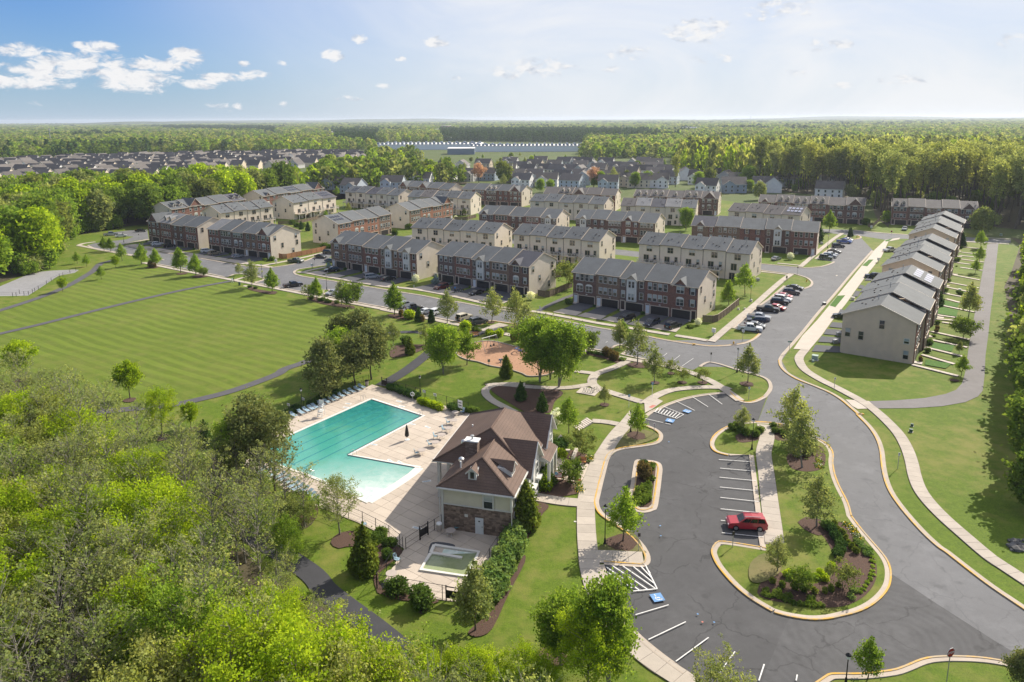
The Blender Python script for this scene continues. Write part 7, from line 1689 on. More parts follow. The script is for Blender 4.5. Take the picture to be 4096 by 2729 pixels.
 if 'spare' in extras: b = MB(); b.tube([(-2.42,0,.95),(-2.24,0,.95)],.38,12); b.obj('spare_wheel',M['rubber'],o)
 return o
MESHC = {}
def cz(fr,a,b_): return P(fr,a,b_,z=.75)
for (kd,pt,fr,a,b_,lb,ex) in (
 ('pickup','white','S5',(728,1182),(1018,1208),'white pickup at the near end of the roadside bays',''),('sedan','grey','S5',(825,1142),(1045,1172),'grey sedan squeezed beside the white pickup',''),('suv','navy','S5',(1068,1112),(818,1100),'dark navy car backed in between the grey sedan and the grey pickup',''),('pickup','silver','S5',(832,1052),(1120,1085),'grey pickup with a covered bed in the roadside bays',''),('pickup','black','S5',(945,958),(1218,985),'black pickup beside the half hidden red sports car',''),('sedan','brightred','S5',(1115,940),(1245,962),'red sports car hidden behind the black pickup',''),('suv','black','S5',(1115,880),(1315,895),'black SUV next to the white one in the roadside bays',''),('suv','white','S5',(1150,838),(1362,870),'white SUV between the black one and the red car',''),('sedan','red','S5',(1165,805),(1365,832),'red car behind the white SUV in the roadside bays',''),('suv','brown','S5',(1252,768),(1452,782),'dark grey-brown SUV with roof rails in the roadside bays','rack'),('sedan','dark','S5',(1288,708),(1500,735),'dark sedan at the far end of the nearer bays',''),
 ('jeep','green','S5',(1660,368),(1850,388),'dark green off-roader at the near end of the farther bays',''),('suv','silver','S5',(1715,348),(1885,362),'silver SUV beside the dark green off-roader',''),('sedan','white','S5',(1738,330),(1895,338),'pale sedan behind the silver SUV',''),('sedan','grey','S5',(1768,292),(1940,312),'grey sedan alone in the middle of the farther bays',''),('suv','dark','S5',(1830,238),(1962,242),'dark SUV between the grey sedan and the blue pickup',''),('pickup','blue','S5',(1878,180),(2058,198),'bright blue pickup at the far end of the bays',''),('sedan','grey','S5',(1915,158),(2082,178),'grey car half hidden behind the blue pickup',''),
 ('sedan','dark','S5',(1990,1055),(1900,1045),'dark car on a drive behind the nearest right-hand row',''),('suv','navy','S5',(2345,592),(2255,585),'blue SUV on a drive behind the right-hand row',''),('pickup','white','A3',(1245,1175),(1165,1182),'white pickup on a drive of the middle right-hand row',''),('suv','lightblue' if False else 'silver','A3',(1345,985),(1312,1012),'pale blue-silver car before the farthest right brick row',''),
 ('sedan','black','S3',(488,388),(715,358),'black car with a roof box beside the lime-green tree','box'),('suv','silver','S3',(415,345),(540,310),'silver car hidden between the lime-green tree and the black car',''),('sedan','white','S3',(695,430),(835,402),'white sedan seen from behind in the street bays',''),('suv','white','S3',(830,445),(980,398),'white SUV between the white sedan and the airy tree',''),('jeep','cream','S3',(1190,520),(1342,478),'cream off-roader with a spare wheel parked by the walk','spare'),('suv','grey','S3',(1358,565),(1560,532),'dark grey SUV with roof rails beside the grass island','rack'),
 ('pickup','black','S2',(860,480),(1098,448),'black pickup driving bay-side on the main street',''),('sedan','silver','S2',(1612,542),(1430,592),'silver sedan nosed up to the walk by the bare tree',''),('pickup','green','S2',(930,138),(1108,148),'dark green pickup on the cross street',''),('sedan','black','S2',(1292,75),(1418,88),'black sedan farther up the cross street',''),('suv','black','S2',(1435,25),(1500,28),'black car at the far end of the cross street',''),('sedan','teal','S2',(1462,135),(1530,140),'teal car half hidden by the twin-bay row',''),
 ('suv','black','S2',(1582,258),(1412,272),'black SUV on the first drive of the twin-bay row',''),('van','silver','S2',(1945,365),(2142,345),'grey people carrier on a drive of the twin-bay row',''),('sedan','dark','S2',(2178,395),(2350,365),'dark hatchback on a drive of the twin-bay row',''),
 ('suv','maroon','S3',(1045,70),(868,112),'maroon SUV on the first drive of the open-garage row',''),('sedan','black','S3',(1512,142),(1348,185),'black car on a middle drive of the open-garage row',''),('suv','black','S4',(1515,352),(1345,385),'black SUV on the third drive of the nearest brick row',''),('van','navy','S4',(1855,405),(1690,468),'dark blue minivan on a drive of the nearest brick row',''),('suv','dark','S4',(1975,500),(2142,448),'dark SUV seen from behind on the last drive of the nearest brick row','rack'),
 ('suv','white','S1',(1092,330),(1255,312),'white SUV on a drive of the leftmost row',''),('suv','dark','S1',(1255,355),(1402,335),'dark car on a drive of the leftmost row',''),('suv','white','S1',(1762,420),(1922,402),'white SUV on the first drive left of the cedar-fence row',''),('jeep','beige','S1',(1860,460),(2022,432),'beige SUV beside the white one on the drives',''),('sedan','silver','S1',(2182,495),(2335,470),'silver car on a drive before the cedar-fence row',''),('pickup','silver','S1',(470,195),(622,182),'silver pickup in the small court at the far left',''),('sedan','white','S1',(602,215),(768,202),'white sedan beside the silver pickup in the far left court',''),('sedan','black','S1',(893,140),(1012,138),'black car at the back of the far left court',''),
 ('sedan','silver','S5',(1128,398),(1222,372),'silver sedan on the last drive of the middle brick row',''),('suv','red','C2',(2268,1268),(1952,1252),'red SUV with silver roof rails alone in the parking lot','rack')):
 car(kd,pt,*cz(fr,a,b_),lb,extras=ex)
# drives in front of the front line: from each garage to the walk
def drives(row,dist,walk_d,strip=True):
 root,ang,w = row; n = int(round(sum(1 for c in root.children if c.name.startswith('garage_door')))); o = (root.location.x,root.location.y); ux = np.array([math.cos(ang),math.sin(ang)]); vy = np.array([-ux[1],ux[0]])
 f = lambda a,b: (o[0] + ux[0] * a - vy[0] * b,o[1] + ux[1] * a - vy[1] * b)
 for i in range(n):
  g = w * (.42 if i == n - 1 else .60) + i * w; a,c = g - 2.75,g + 2.75
  sheet('driveway',[f(a,.1),f(c,.1),f(c,walk_d),f(a,walk_d)],M['drive'],z=.03 + nextz())
  sheet('driveway_crossing',[f(a - .3,walk_d - .1),f(c + .3,walk_d - .1),f(c + .7,dist),f(a - .7,dist)],M['walk'],z=.05 + nextz())
  b = MB(); q = f(i * w + (w * .98 if i < n - 1 else w * .04),3.2)
  bush('dark' if i % 2 else 'round',f(i * w + (w * .06 if i < n - 1 else .94 * w),1.6),'small dark shrub by a townhouse doorstep',rnd.uniform(.5,.8),'doorstep shrubs of the townhouses')
drives(ROW_B3,12.3,8.3); drives(ROW_B2,12.3,8.3); drives(ROW_B1,12.3,8.3); drives(ROW_BL2,11.8,7.8); drives(ROW_BL1,11.0,7.5)
# drives behind the nearest right-hand rows
for q_ in (((1630,1400),(1590,1475),(1925,1490),(1925,1420)),((1700,1300),(1660,1365),(1925,1380),(1930,1315)),((1760,1215),(1725,1275),(1930,1290),(1935,1225)),((1825,1135),(1790,1190),(1945,1205),(1945,1145)),((1920,985),(1890,1040),(1960,1060),(1980,1000)),((2100,770),(2060,830),(2120,840),(2160,780)),((2150,700),(2125,740),(2190,750),(2200,710)),((2240,600),(2200,650),(2280,650),(2300,610))):
 sheet('driveway',P('S5',*q_),M['drive'],z=.03 + nextz())
# front walks of the right-hand rows across the lawn strips
fw = [((1165,312),(920,285)),((1150,370),(905,342)),((1030,390),(880,375)),((1140,445),(900,415)),((995,468),(860,450)),((1125,532),(890,500)),((1095,632),(820,580)),((960,692),(760,655)),((1085,715),(1030,712)),((1075,775),(740,705)),((910,808),(715,770)),((885,868),(745,830)),((1045,970),(680,895)),((865,1030),(625,995)),((1025,1070),(620,1040)),((1010,1125),(700,1075)),((985,1258),(580,1170)),((965,1340),(545,1250)),((945,1440),(515,1335)),((830,1515),(490,1415)),((870,1640),(390,1520))]
for k_,(a,b_) in enumerate(fw): walk(P('S6',a,b_),.95,1.6,'front_walk',near=k_ > 11,m='step',n=1,z=.07 + nextz())
for k_,(x,y) in enumerate(((650,1090),(650,1150),(610,1220),(560,1300),(545,1385),(475,1480),(690,860),(720,760),(770,650),(790,590),(800,480),(860,440),(900,300),(640,1180),(850,490),(880,780))):
 bush(('round','bronze','low','hedge')[k_ % 4],P1('S6',x,y),'low shrub at a front door of the right-hand rows',rnd.uniform(.7,1.1) * (.5 if k_ % 4 == 1 else 1),'doorstep shrubs of the right-hand rows')
tree('conifer',P1('S6',660,900),'narrow dark evergreen against the nearest right-hand row',h=4.2,var=1); tree('conifer',P1('S6',905,280),'narrow dark evergreen at the far right-hand row',h=5.5,var=1)
for k_,q_ in enumerate((((700,840),(680,890),(860,920),(880,880)),((680,910),(640,985),(850,1015),(870,950)),((600,1285),(595,1350),(800,1385),(830,1320)),((530,1465),(520,1520),(740,1560),(800,1510)))):
 sheet('lawn_plot',P('S6',*q_),M['lush'],z=.02 + nextz())
for k_,q_ in enumerate((((630,1010),(625,1035),(850,1075),(860,1040)),((640,1210),(635,1245),(950,1320),(960,1270)),((600,1390),(590,1430),(790,1485),(800,1430)),((800,520),(790,560),(1100,600),(1110,545)),((780,620),(760,650),(950,690),(960,640)))):
 sheet('dry_plot',P('S6',*q_),M['field'],z=.02 + nextz())
for k_,(fr,x,y,lb) in enumerate((('S5',960,650,'grey condenser unit at the end of the deck row'),('S5',1410,340,'grey condenser unit at the end of the middle brick row'),('S5',1700,225,'green condenser unit on the lawn near the fir'),('S5',1905,1290,'condenser unit behind the nearest right-hand row'),('S5',1860,1375,'second condenser unit nearest the blank end wall'),('A1',1592,1400,'condenser unit between the twin-bay and open-garage rows'))):
 o = put('condenser_unit',ACU,None,(*P1(fr,x,y),.02)); tag(o,lb,'air conditioner')
# ------------------------------------------------------------------ board fences
def board_fence(name,label,line,h,m,bw=.15,z=0.0,top=None):
 q = resample(line,2.4); c = q[0]; o = thing(name,label,'fence',(c[0],c[1],z)); L = [(a - c[0],b - c[1]) for a,b in q]
 for x,y in L: b = MB(); b.box((x,y,0),(.12,.12,h + .08)); b.obj('post',M[m],o)
 for (a,b_) in zip(L[:-1],L[1:]):
  n = max(2,int(math.dist(a,b_) / bw)); ang = math.atan2(b_[1] - a[1],b_[0] - a[0]); p = MB()
  for k in range(n):
   t = (k + .5) / n; p.box((a[0] + (b_[0] - a[0]) * t,a[1] + (b_[1] - a[1]) * t,.03),(bw * .92,.03,h + rnd.uniform(-.03,.03)),ang)
  tag(p.obj('fence_boards',M[m],o),kind='stuff')
  if top: t_ = MB(); t_.box(((a[0] + b_[0]) / 2,(a[1] + b_[1]) / 2,h + .04),(math.dist(a,b_),.1,.05),ang); t_.obj('top_rail',M[top],o)
 return o
board_fence('wooden_fence','new orange cedar board fence beside the cross street',P('S2',(795,112),(868,128),(1000,100),(1200,60),(1430,12)),1.85,'cedar_fence')
board_fence('wooden_fence','weathered board fence behind the open-garage row',P('B2',(325,395),(405,412),(500,370),(620,318)),1.85,'wood_fence')
board_fence('wooden_fence','weathered board fence with a pale top rail behind the nearest brick row',P('S5',(320,1130),(470,1140),(600,1045),(745,925)),1.8,'wood_fence',top='trim_beige')
board_fence('wooden_fence','dark board fence below the white decks in mid estate',P('A2',(460,1420),(560,1400),(640,1380)),1.8,'wood_fence')
board_fence('wooden_fence','dark board fence at the end of the right beige row',P('A1',(1745,925),(1860,920),(1935,900)),1.7,'wood_fence')
board_fence('wooden_fence','grey board fence among the left backyards',P('A1',(240,960),(420,950),(620,905)),1.6,'wood_fence')
board_fence('wooden_fence','short board fence beside the far dormer row',P('A3',(1015,985),(1055,985),(1110,935)),1.7,'wood_fence')
# ------------------------------------------------------------------ street furniture
def lamp(fr,base,top,label):
 h = max(3.4,min(6.0,Hgt(fr,base,top))); o = thing('street_lamp',label,'street lamp',(*P1(fr,*base),.02),0,'black post-top street lamps')
 b = MB(); b.lathe((0,0,0),[(.20,0),(.20,.12),(.13,.3),(.10,.8),(.065,.9)],10); b.obj('base',M['black'],o); b = MB(); b.tube([(0,0,.85),(0,0,h - .62)],[.06,.045],8); b.obj('pole',M['black'],o)
 b = MB(); b.lathe((0,0,h - .62),[(.06,0),(.16,.06),(.20,.36)],10); b.obj('globe',M['white'],o); b = MB(); b.lathe((0,0,h - .26),[(.26,0),(.22,.1),(.08,.2),(.03,.27)],10); b.obj('cap',M['black'],o)
for (fr,ba,to,lb) in (('C2',(897,1452),(908,1108),'black street lamp on the kerb island left of the lot'),('C2',(2155,640),(2172,370),'black street lamp on the planted nose of the lot'),('B2',(2028,1048),(2040,838),'black street lamp at the grassy junction corner'),('B1',(1457,1222),(1456,1078),'black street lamp on the lawn between pool and playground'),('C1',(447,295),(436,112),'black street lamp behind the pool loungers'),('S2',(568,378),(542,185),'black street lamp on the yellow-nosed island'),('S2',(1437,535),(1422,318),'black street lamp beside the silver sedan'),('S1',(725,302),(708,168),'black street lamp at the far left court'),('S5',(876,888),(880,698),'black street lamp on the lawn by the board fence'),('S5',(1772,268),(1778,112),'black street lamp beside the farther walk'),('D3',(820,1600),(830,1425),'black street lamp at the bottom edge of the picture'),('C2',(1118,492),(1122,300),'black street lamp hidden in the tree by the marked bays')): lamp(fr,ba,to,lb)
def sign_post(fr,base,top,label,w=.32,h=.45,m='white',rz=0.0,name='sign_post',cat='sign',post='galv',letters=None):
 H = max(1.6,min(3.6,Hgt(fr,base,top))); o = thing(name,label,cat,(*P1(fr,*base),.02),rz)
 b = MB(); b.box((0,0,0),(.07,.05,H - .02)); b.obj('post',M[post],o); b = MB(); b.box((0,-.045,H - h),(w,.03,h)); b.obj('panel',M[m],o)
 if letters: b = MB(); b.box((0,-.068,H - h * .45),(w * .5,.012,h * .3)); b.box((0,-.068,H - h * .75),(w * .7,.012,h * .1)); b.obj('lettering',M[letters],o)
 return o
for (fr,ba,to,lb,kw) in (('C2',(1103,282),(1107,168),'white post with a blue accessible-parking sign by the walk',dict(m='sign_blue',post='white',letters='white_mark',w=.4)),('C2',(1302,185),(1306,64),'white post with a blue accessible-parking sign on the oval lawn edge',dict(m='sign_blue',post='white',letters='white_mark',w=.4)),('C2',(1318,512),(1320,414),'small white sign on the dry kerb island',dict(letters='stop_red')),('C2',(2128,212),(2132,102),'white and blue sign on the grass nose',dict(letters='sign_blue')),('B2',(1804,966),(1808,878),'dark sign plate at the kerb of the street bays',dict(m='trim_dark')),('C3',(722,132),(734,22),'grey-white sign at the bend of the drive',dict(letters='trim_dark')),('C3',(1268,808),(1276,668),'thin sign on the verge of the curving drive',dict(letters='trim_dark')),('D2',(1186,442),(1190,284),'thin sign on the tree island in the lot',dict(m='trim_dark')),('D2',(1990,410),(2002,272),'thin sign at the tip of the round island',dict(m='trim_dark')),('S3',(592,148),(592,70),'small white sign on the lawn by the open-garage row',dict(letters='stop_red')),('S4',(268,330),(268,218),'grey sign beside the path through the front line',dict(letters='trim_dark')),('S2',(572,375),(570,285),'small dark sign on the yellow-nosed island',dict(m='trim_dark')),('S2',(1060,258),(1058,160),'green street-name sign at the cross street',dict(m='sign_green',w=.8,h=.2)),('S2',(1276,208),(1274,122),'thin sign post on the cross street lawn',dict(m='trim_dark')),('S5',(1420,590),(1422,488),'thin sign post at the lane corner',dict(m='trim_dark')),('S5',(1580,415),(1582,362),'green street-name sign at the second lane',dict(m='sign_green',w=.8,h=.2)),('S1',(930,255),(924,190),'thin sign post in the far left court',dict(m='trim_dark')),('S1',(585,128),(578,85),'pale post sign at the edge of the left wood',dict(m='cream_box'))): sign_post(fr,ba,to,lb,**kw)
o = sign_post('S5',(1325,1485),(1335,1352),'green street-name sign at the junction before the blank end wall',w=.95,h=.22,m='sign_green',name='street_name_sign')
def text_mesh(body,size,m,name='lettering',ext=.012):
 c = bpy.data.curves.new(name,'FONT'); c.body = body; c.size = size; c.align_x = 'CENTER'; c.align_y = 'CENTER'; c.extrude = ext; t = bpy.data.objects.new('tmp',c); COL.objects.link(t); dg = bpy.context.evaluated_depsgraph_get(); me = bpy.data.meshes.new_from_object(t.evaluated_get(dg)); bpy.data.objects.remove(t); me.materials.clear(); me.materials.append(m); me.name = name; return me
def stop_sign(fr,base,top,label,rz,s=1.0):
 H = max(2.3,min(3.6,Hgt(fr,base,top))); o = thing('stop_sign',label,'stop sign',(*P1(fr,*base),.02),rz); b = MB(); b.box((0,.03,0),(.07,.05,H - .1)); b.obj('post',M['galv'],o)
 oc = lambda r,y: [(r * math.cos(R(22.5 + 45 * k)),y,H - .4 * s + r * math.sin(R(22.5 + 45 * k))) for k in range(8)]
 for r,y0_,y1_,m,nm in ((.42 * s,-.02,.0,'white','border'),(.385 * s,-.03,-.021,'stop_red','panel')):
  b = MB(); i = len(b.v); b.v = oc(r,y0_) + oc(r,y1_); b.f = [tuple(range(8)),tuple(range(15,7,-1))] + [(k + 8,(k + 1) % 8 + 8,(k + 1) % 8,k) for k in range(8)]; b.m = [0] * 10; b.obj(nm,M[m] if nm == 'panel' else M['white'],o)
 me = text_mesh('STOP',.27 * s,M['white'],ext=.004); put('lettering',me,o,(0,-.036,H - .4 * s),rot=(R(90),0,0))
stop_sign('D3',(1690,1575),(1765,1250),'red stop sign at the bottom edge where the lot meets the drive',R(20),1.15)
stop_sign('S5',(785,1355),(790,1212),'stop sign seen from its grey back on the grass corner',R(120)); stop_sign('A3',(1213,1062),(1217,1015),'small far red stop sign at the end of the right-hand road',R(-20))
def mailbox(fr,base,label,rz=UANG,m='white'):
 o = thing('mailbox_cluster',label,'mailbox',(*P1(fr,*base),.02),rz); b = MB(); b.box((0,0,0),(.16,.16,.75)); b.obj('pedestal',M['galv'],o); b = MB(); b.box((0,0,.75),(.85,.5,1.0)); cb = b.obj('cabinet',M['cream_box'],o)
 for r_ in range(3):
  for c in range(2): b = MB(); b.box((-.2 + c * .4,-.262,.82 + r_ * .3),(.34,.02,.25)); b.obj('locker_door',M['white'],o)
for (fr,ba,lb) in (('S5',(448,1285),'white mailbox cluster on the corner lawn of the nearest brick row'),('S2',(756,190),'white mailbox cluster beside the cedar fence'),('S2',(1240,250),'white mailbox cluster on the lawn by the twin-bay row'),('A3',(1042,1005),'white mailbox cluster in front of the far dormer row'),('A3',(1102,1290),'mailbox cluster beside the concrete apron')): mailbox(fr,ba,lb)
def util_box(fr,base,s,m,label,name='utility_box'):
 o = thing(name,label,'utility box',(*P1(fr,*base),.02),UANG); b = MB(); b.box((0,0,0),(s,s * .9,s * .85)); b.obj('cabinet',M[m],o); b = MB(); b.box((0,0,s * .85),(s * 1.06,s * .96,.06)); b.obj('lid',M[m],o); b = MB(); b.box((0,0,-.03),(s * 1.3,s * 1.2,.06)); b.obj('pad',M['apron'],o)
util_box('B3',(557,945),1.15,'pale_green','pale green transformer box on the lawn by the blank end wall'); util_box('B3',(542,962),.4,'pale_green','tiny pale green post box beside the transformer'); util_box('S5',(2065,872),.9,'cream_box','white utility box on the grass behind the right-hand row'); util_box('S5',(882,888),.6,'cream_box','small white box at the foot of the lawn lamp'); util_box('S5',(736,985),.45,'cream_box','small pale pedestal by the board fence'); util_box('S5',(810,985),.45,'cream_box','small pale pedestal nearer the walk'); util_box('S6',(1316,165),.9,'pale_green','pale green box on the far lawn right of the path'); util_box('S6',(885,745),.7,'galv','grey box on the lawn strips of the right-hand row'); util_box('C3',(1382,490),.5,'util_green','dark green utility post on the right-hand lawn'); util_box('C3',(1392,440),.4,'util_green','smaller dark green post behind the other'); util_box('S3',(372,110),.5,'white','white bin at the corner of the lime-green tree')
o = thing('trash_can','dark green trash can on the field edge by the walk','trash can',(*P1('S2',264,478),.02)); b = MB(); b.lathe((0,0,0),[(.28,0),(.34,.95)],12); b.obj('barrel',M['util_green'],o); b = MB(); b.lathe((0,0,.95),[(.37,0),(.3,.12),(.05,.16)],12); b.obj('lid',M['util_green'],o)
sheet('access_hatch',P('S2',(305,488),(335,477),(380,484),(350,497)),M['apron'],z=.05); sheet('drain_cover',P('S3',(435,770),(450,757),(480,765),(465,778)),M['rock'],z=.06); sheet('valve_cover',P('C2',(632,1262),(634,1252),(656,1253),(658,1264)),M['cream_box'],z=.05)
o = thing('wheeled_bin','small white-topped wheeled bin standing in the road','bin',(*P1('S5',1733,930),.03),.4); b = MB(); b.box((0,0,.1),(.75,.7,.5)); b.obj('tub',M['trim_dark'],o); b = MB(); b.box((0,0,.6),(.85,.8,.14)); b.obj('lid',M['white'],o)
for s in (-.32,.32): b = MB(); b.tube([(-.3,s - .05,.1),(-.3,s + .05,.1)],.1,8); b.obj('wheel',M['rubber'],o)
def hydrant(fr,base,label):
 o = thing('fire_hydrant',label,'fire hydrant',(*P1(fr,*base),.02)); b = MB(); b.lathe((0,0,0),[(.2,0),(.2,.06),(.13,.08),(.13,.55),(.17,.57),(.15,.68),(.06,.76),(.05,.82)],10); b.obj('barrel',M['hydrant'],o); b = MB(); b.tube([(-.24,0,.42),(.24,0,.42)],.07,8); b.obj('outlet',M['hydrant'],o); b = MB(); b.tube([(0,-.22,.38),(0,0,.38)],.085,8); b.obj('outlet',M['hydrant'],o)
hydrant('S5',(680,1392),'yellow fire hydrant on the corner kerb of the nearest brick row'); hydrant('S5',(1530,660),'orange-yellow hydrant on the nose of the nearer bays'); hydrant('S5',(2112,150),'yellow hydrant by the evergreen on the far corner')
# bicycle rack, benches, wall, stepping stones, flag
o = thing('bicycle_rack','wave-shaped steel bicycle rack on its pale pad','bicycle rack',(0,0,.12)); a,c = P('C2',(708,150),(805,160)); n_ = 61; h_ = .85; pts_ = []
for k in range(n_): t = k / (n_ - 1); ph_ = t * 4.5 * 2 * math.pi; pts_.append((a[0] + (c[0] - a[0]) * t,a[1] + (c[1] - a[1]) * t,h_ * .5 - h_ * .48 * math.cos(ph_)))
b = MB(); b.tube(pts_,.045,6); b.obj('rail',M['galv'],o)
o = thing('bicycle','bicycle leaning at the end of the wave rack','bicycle',(*P1('C2',815,150),.12),.5)
for x in (-.5,.5): w_ = put('wheel',None,o,(x,0,.34)); b = MB(); b.tube([(.33 * math.cos(a_),0,.33 * math.sin(a_)) for a_ in np.linspace(0,6.283,17)],.02,5,cap=False); b.obj('tyre',M['rubber'],w_); b = MB(); [b.tube([(0,0,0),(.32 * math.cos(a_),0,.32 * math.sin(a_))],.004,3) for a_ in np.linspace(0,6.283,9)[:-1]]; tag(b.obj('spokes',M['steel'],w_),kind='stuff')
b = MB(); b.tube([(-.5,0,.34),(-.12,0,.3),(.38,0,.78),(-.2,0,.8),(-.12,0,.3)],.018,5); b.tube([(-.5,0,.34),(-.2,0,.8)],.014,5); b.tube([(.5,0,.34),(.36,0,.9)],.018,5); b.obj('frame',M['black'],o); b = MB(); b.box((-.23,0,.86),(.24,.14,.05)); b.obj('saddle',M['black'],o); b = MB(); b.tube([(.34,-.28,.95),(.36,0,.92),(.34,.28,.95)],.015,5); b.obj('handlebar',M['black'],o)
def bench(fr,a,c,label,arms=True):
 p,q = P(fr,a,c); L = math.dist(p,q); o = thing('park_bench',label,'bench',((p[0] + q[0]) / 2,(p[1] + q[1]) / 2,.05),math.atan2(q[1] - p[1],q[0] - p[0]),'orange wooden benches')
 for k in range(3): b = MB(); b.box((0,-.22 + k * .17,.42),(L,.14,.05)); b.obj('seat_slat',M['bench_wood'],o)
 for k in range(3): b = MB(); b.box((0,.24 + k * .03,.55 + k * .15),(L,.04,.12)); b.obj('back_slat',M['bench_wood'],o)
 for s in (-L * .42,L * .42): b = MB(); b.box((s,0,0),(.07,.5,.42)); b.obj('leg',M['black'],o); b = MB(); b.box((s,.28,.4),(.06,.06,.6)); b.obj('back_post',M['black'],o)
bench('C2',(470,895),(548,905),'orange wooden bench left of the rounded tree on the terrace'); bench('C2',(588,915),(695,925),'orange wooden bench right of the rounded tree on the terrace'); bench('C2',(675,760),(735,768),'orange wooden bench beside the yellow and white flowers'); bench('S3',(1375,768),(1465,755),'wooden bench at the upper edge of the playground',False)
ln = P('C2',(540,672),(650,700),(615,780)); b = MB(); wl_ = thing('garden_wall','low tan stone wall on the clubhouse terrace','wall',(0,0,0))
for seg in (P('C2',(545,668),(600,668)),P('C2',(655,650),(620,740))):
 n_ = max(3,int(math.dist(*seg) / .5))
 for k in range(n_):
  for r_ in range(2): t = (k + .5 + .25 * r_) / (n_ + .3); b = MB(); b.box((seg[0][0] + (seg[1][0] - seg[0][0]) * t,seg[0][1] + (seg[1][1] - seg[0][1]) * t,.02 + r_ * .27),(math.dist(*seg) / n_ * .95,.45,.25),math.atan2(seg[1][1] - seg[0][1],seg[1][0] - seg[0][0])); b.obj('stone',M['step'],wl_)
terr = sheet('clubhouse_terrace',P('C2',(420,780),(520,700),(640,690),(760,770),(745,850),(700,905),(560,920),(430,870)),M['deck'],z=.05); sheet('clubhouse_terrace',P('C2',(440,600),(520,510),(560,560),(500,620)),M['deck'],z=.05)
steps_ = thing('garden_steps','pale stepping stones climbing between the lawn and the shrubs','steps',(0,0,0)); a,c = P('C2',(660,460),(765,400))
for k in range(8): t = k / 7; b = MB(); b.box((a[0] + (c[0] - a[0]) * t,a[1] + (c[1] - a[1]) * t,.02),(1.9,.34,.1 + .03 * k),math.atan2(c[1] - a[1],c[0] - a[0]) + R(90) - .4); b.obj('step',M['step'],steps_)
o = thing('flag','small striped flag leaning from the clubhouse porch','flag',(*cw(11.2,13.2),0),CRZ); b = MB(); b.tube([(0,0,1.9),(1.2,0,2.9)],.025,5); b.obj('pole',M['white'],o)
for k in range(7): b = MB(); b.box((.75 + .09 * (k % 2) * .1,0,1.75 + k * .1),(.95,.02 + .004 * (k % 2),.098)); b.obj('stripe',M['stop_red' if k % 2 == 0 else 'white'],o)
b = MB(); b.box((.48,0,2.1),(.4,.035,.38)); b.obj('canton',M['sign_blue'],o)
# ------------------------------------------------------------------ playground
o = thing('swing_set','steel swing set with two toddler seats on the wood chips','swing set',(0,0,0)); a,c = P('S3',(1505,960),(1700,905)); hs_ = 2.9
for k,(x,y) in enumerate((a,((a[0] + c[0]) / 2,(a[1] + c[1]) / 2),c)):
 for s in (-1,1): b = MB(); d_ = np.array([-(c[1] - a[1]),c[0] - a[0]]); d_ = d_ / np.linalg.norm(d_) * 1.1 * s; b.tube([(x + d_[0],y + d_[1],.08),(x,y,hs_)],.05,6); b.obj('leg',M['galv'],o)
b = MB(); b.tube([(*a,hs_),(*c,hs_)],.075,6); b.obj('top_beam',M['white'],o)
for t in (.6,.82):
 x,y = a[0] + (c[0] - a[0]) * t,a[1] + (c[1] - a[1]) * t; b = MB(); b.box((x,y,.55),(.36,.3,.35)); s_ = b.obj('swing_seat',M['black'],o); b = MB(); b.tube([(x - .15,y,.9),(x - .15,y,hs_)],.012,4); b.tube([(x + .15,y,.9),(x + .15,y,hs_)],.012,4); tag(b.obj('chain',M['steel'],s_),kind='stuff')
M['play_blue'] = mat_plain('play_blue',(.10,.14,.30),.4,.1); M['play_teal'] = mat_plain('play_teal',(.10,.55,.42),.4,.08)
o = thing('climbing_ring','blue ring-shaped climber in the playground','climber',(*P1('S3',2035,975),.1)); rr_ = 1.35; b = MB(); b.tube([(rr_ * math.cos(a_),rr_ * math.sin(a_),.75 + .2 * math.sin(2 * a_)) for a_ in np.linspace(0,6.283,25)],.13,8,cap=False); b.obj('ring',M['play_blue'],o)
for k in range(6): a_ = k * 1.047; b = MB(); b.tube([(rr_ * math.cos(a_),rr_ * math.sin(a_),0),(rr_ * math.cos(a_),rr_ * math.sin(a_),.75)],.045,6); b.obj('leg',M['galv'],o)
b = MB(); b.tube([(.7 * math.cos(a_),.7 * math.sin(a_),.4) for a_ in np.linspace(0,6.283,19)],.08,6,cap=False); b.obj('inner_ring',M['play_blue'],o)
o = thing('play_tower','teal-topped play tower half hidden by the green clump','play tower',(*P1('S4',262,870),.1),.6)
for x in (-.7,.7):
 for y in (-.7,.7): b = MB(); b.tube([(x,y,0),(x,y,2.6)],.06,6); b.obj('post',M['play_blue'],o)
b = MB(); b.box((0,0,1.1),(1.5,1.5,.1)); b.obj('platform',M['galv'],o); b = MB(); b.lathe((0,0,2.6),[(1.05,0),(.75,.5),(.1,.95)],8); b.obj('canopy',M['play_teal'],o); b = MB(); b.tube([(.7,0,1.15),(1.3,0,.9),(2.2,0,.35),(2.7,0,.25)],.32,6); b.obj('slide',M['play_teal'],o)
o = thing('spring_rider','blue spring rider near the lower edge of the playground','spring rider',(*P1('B1',2145,965),.1)); b = MB(); b.lathe((0,0,0),[(.2,0),(.12,.1),(.2,.2),(.12,.3),(.2,.42)],8); b.obj('spring',M['galv'],o); b = MB(); b.box((0,0,.42),(.95,.3,.3),taper=.7); b.tube([(.3,-.3,.8),(.3,.3,.8)],.03,5); b.obj('rider',M['play_blue'],o)
sign_post('B1',(2045,1000),(2045,940),'dark rules sign at the edge of the wood chips',w=.5,h=.6,m='trim_dark',post='black',letters='white_mark')
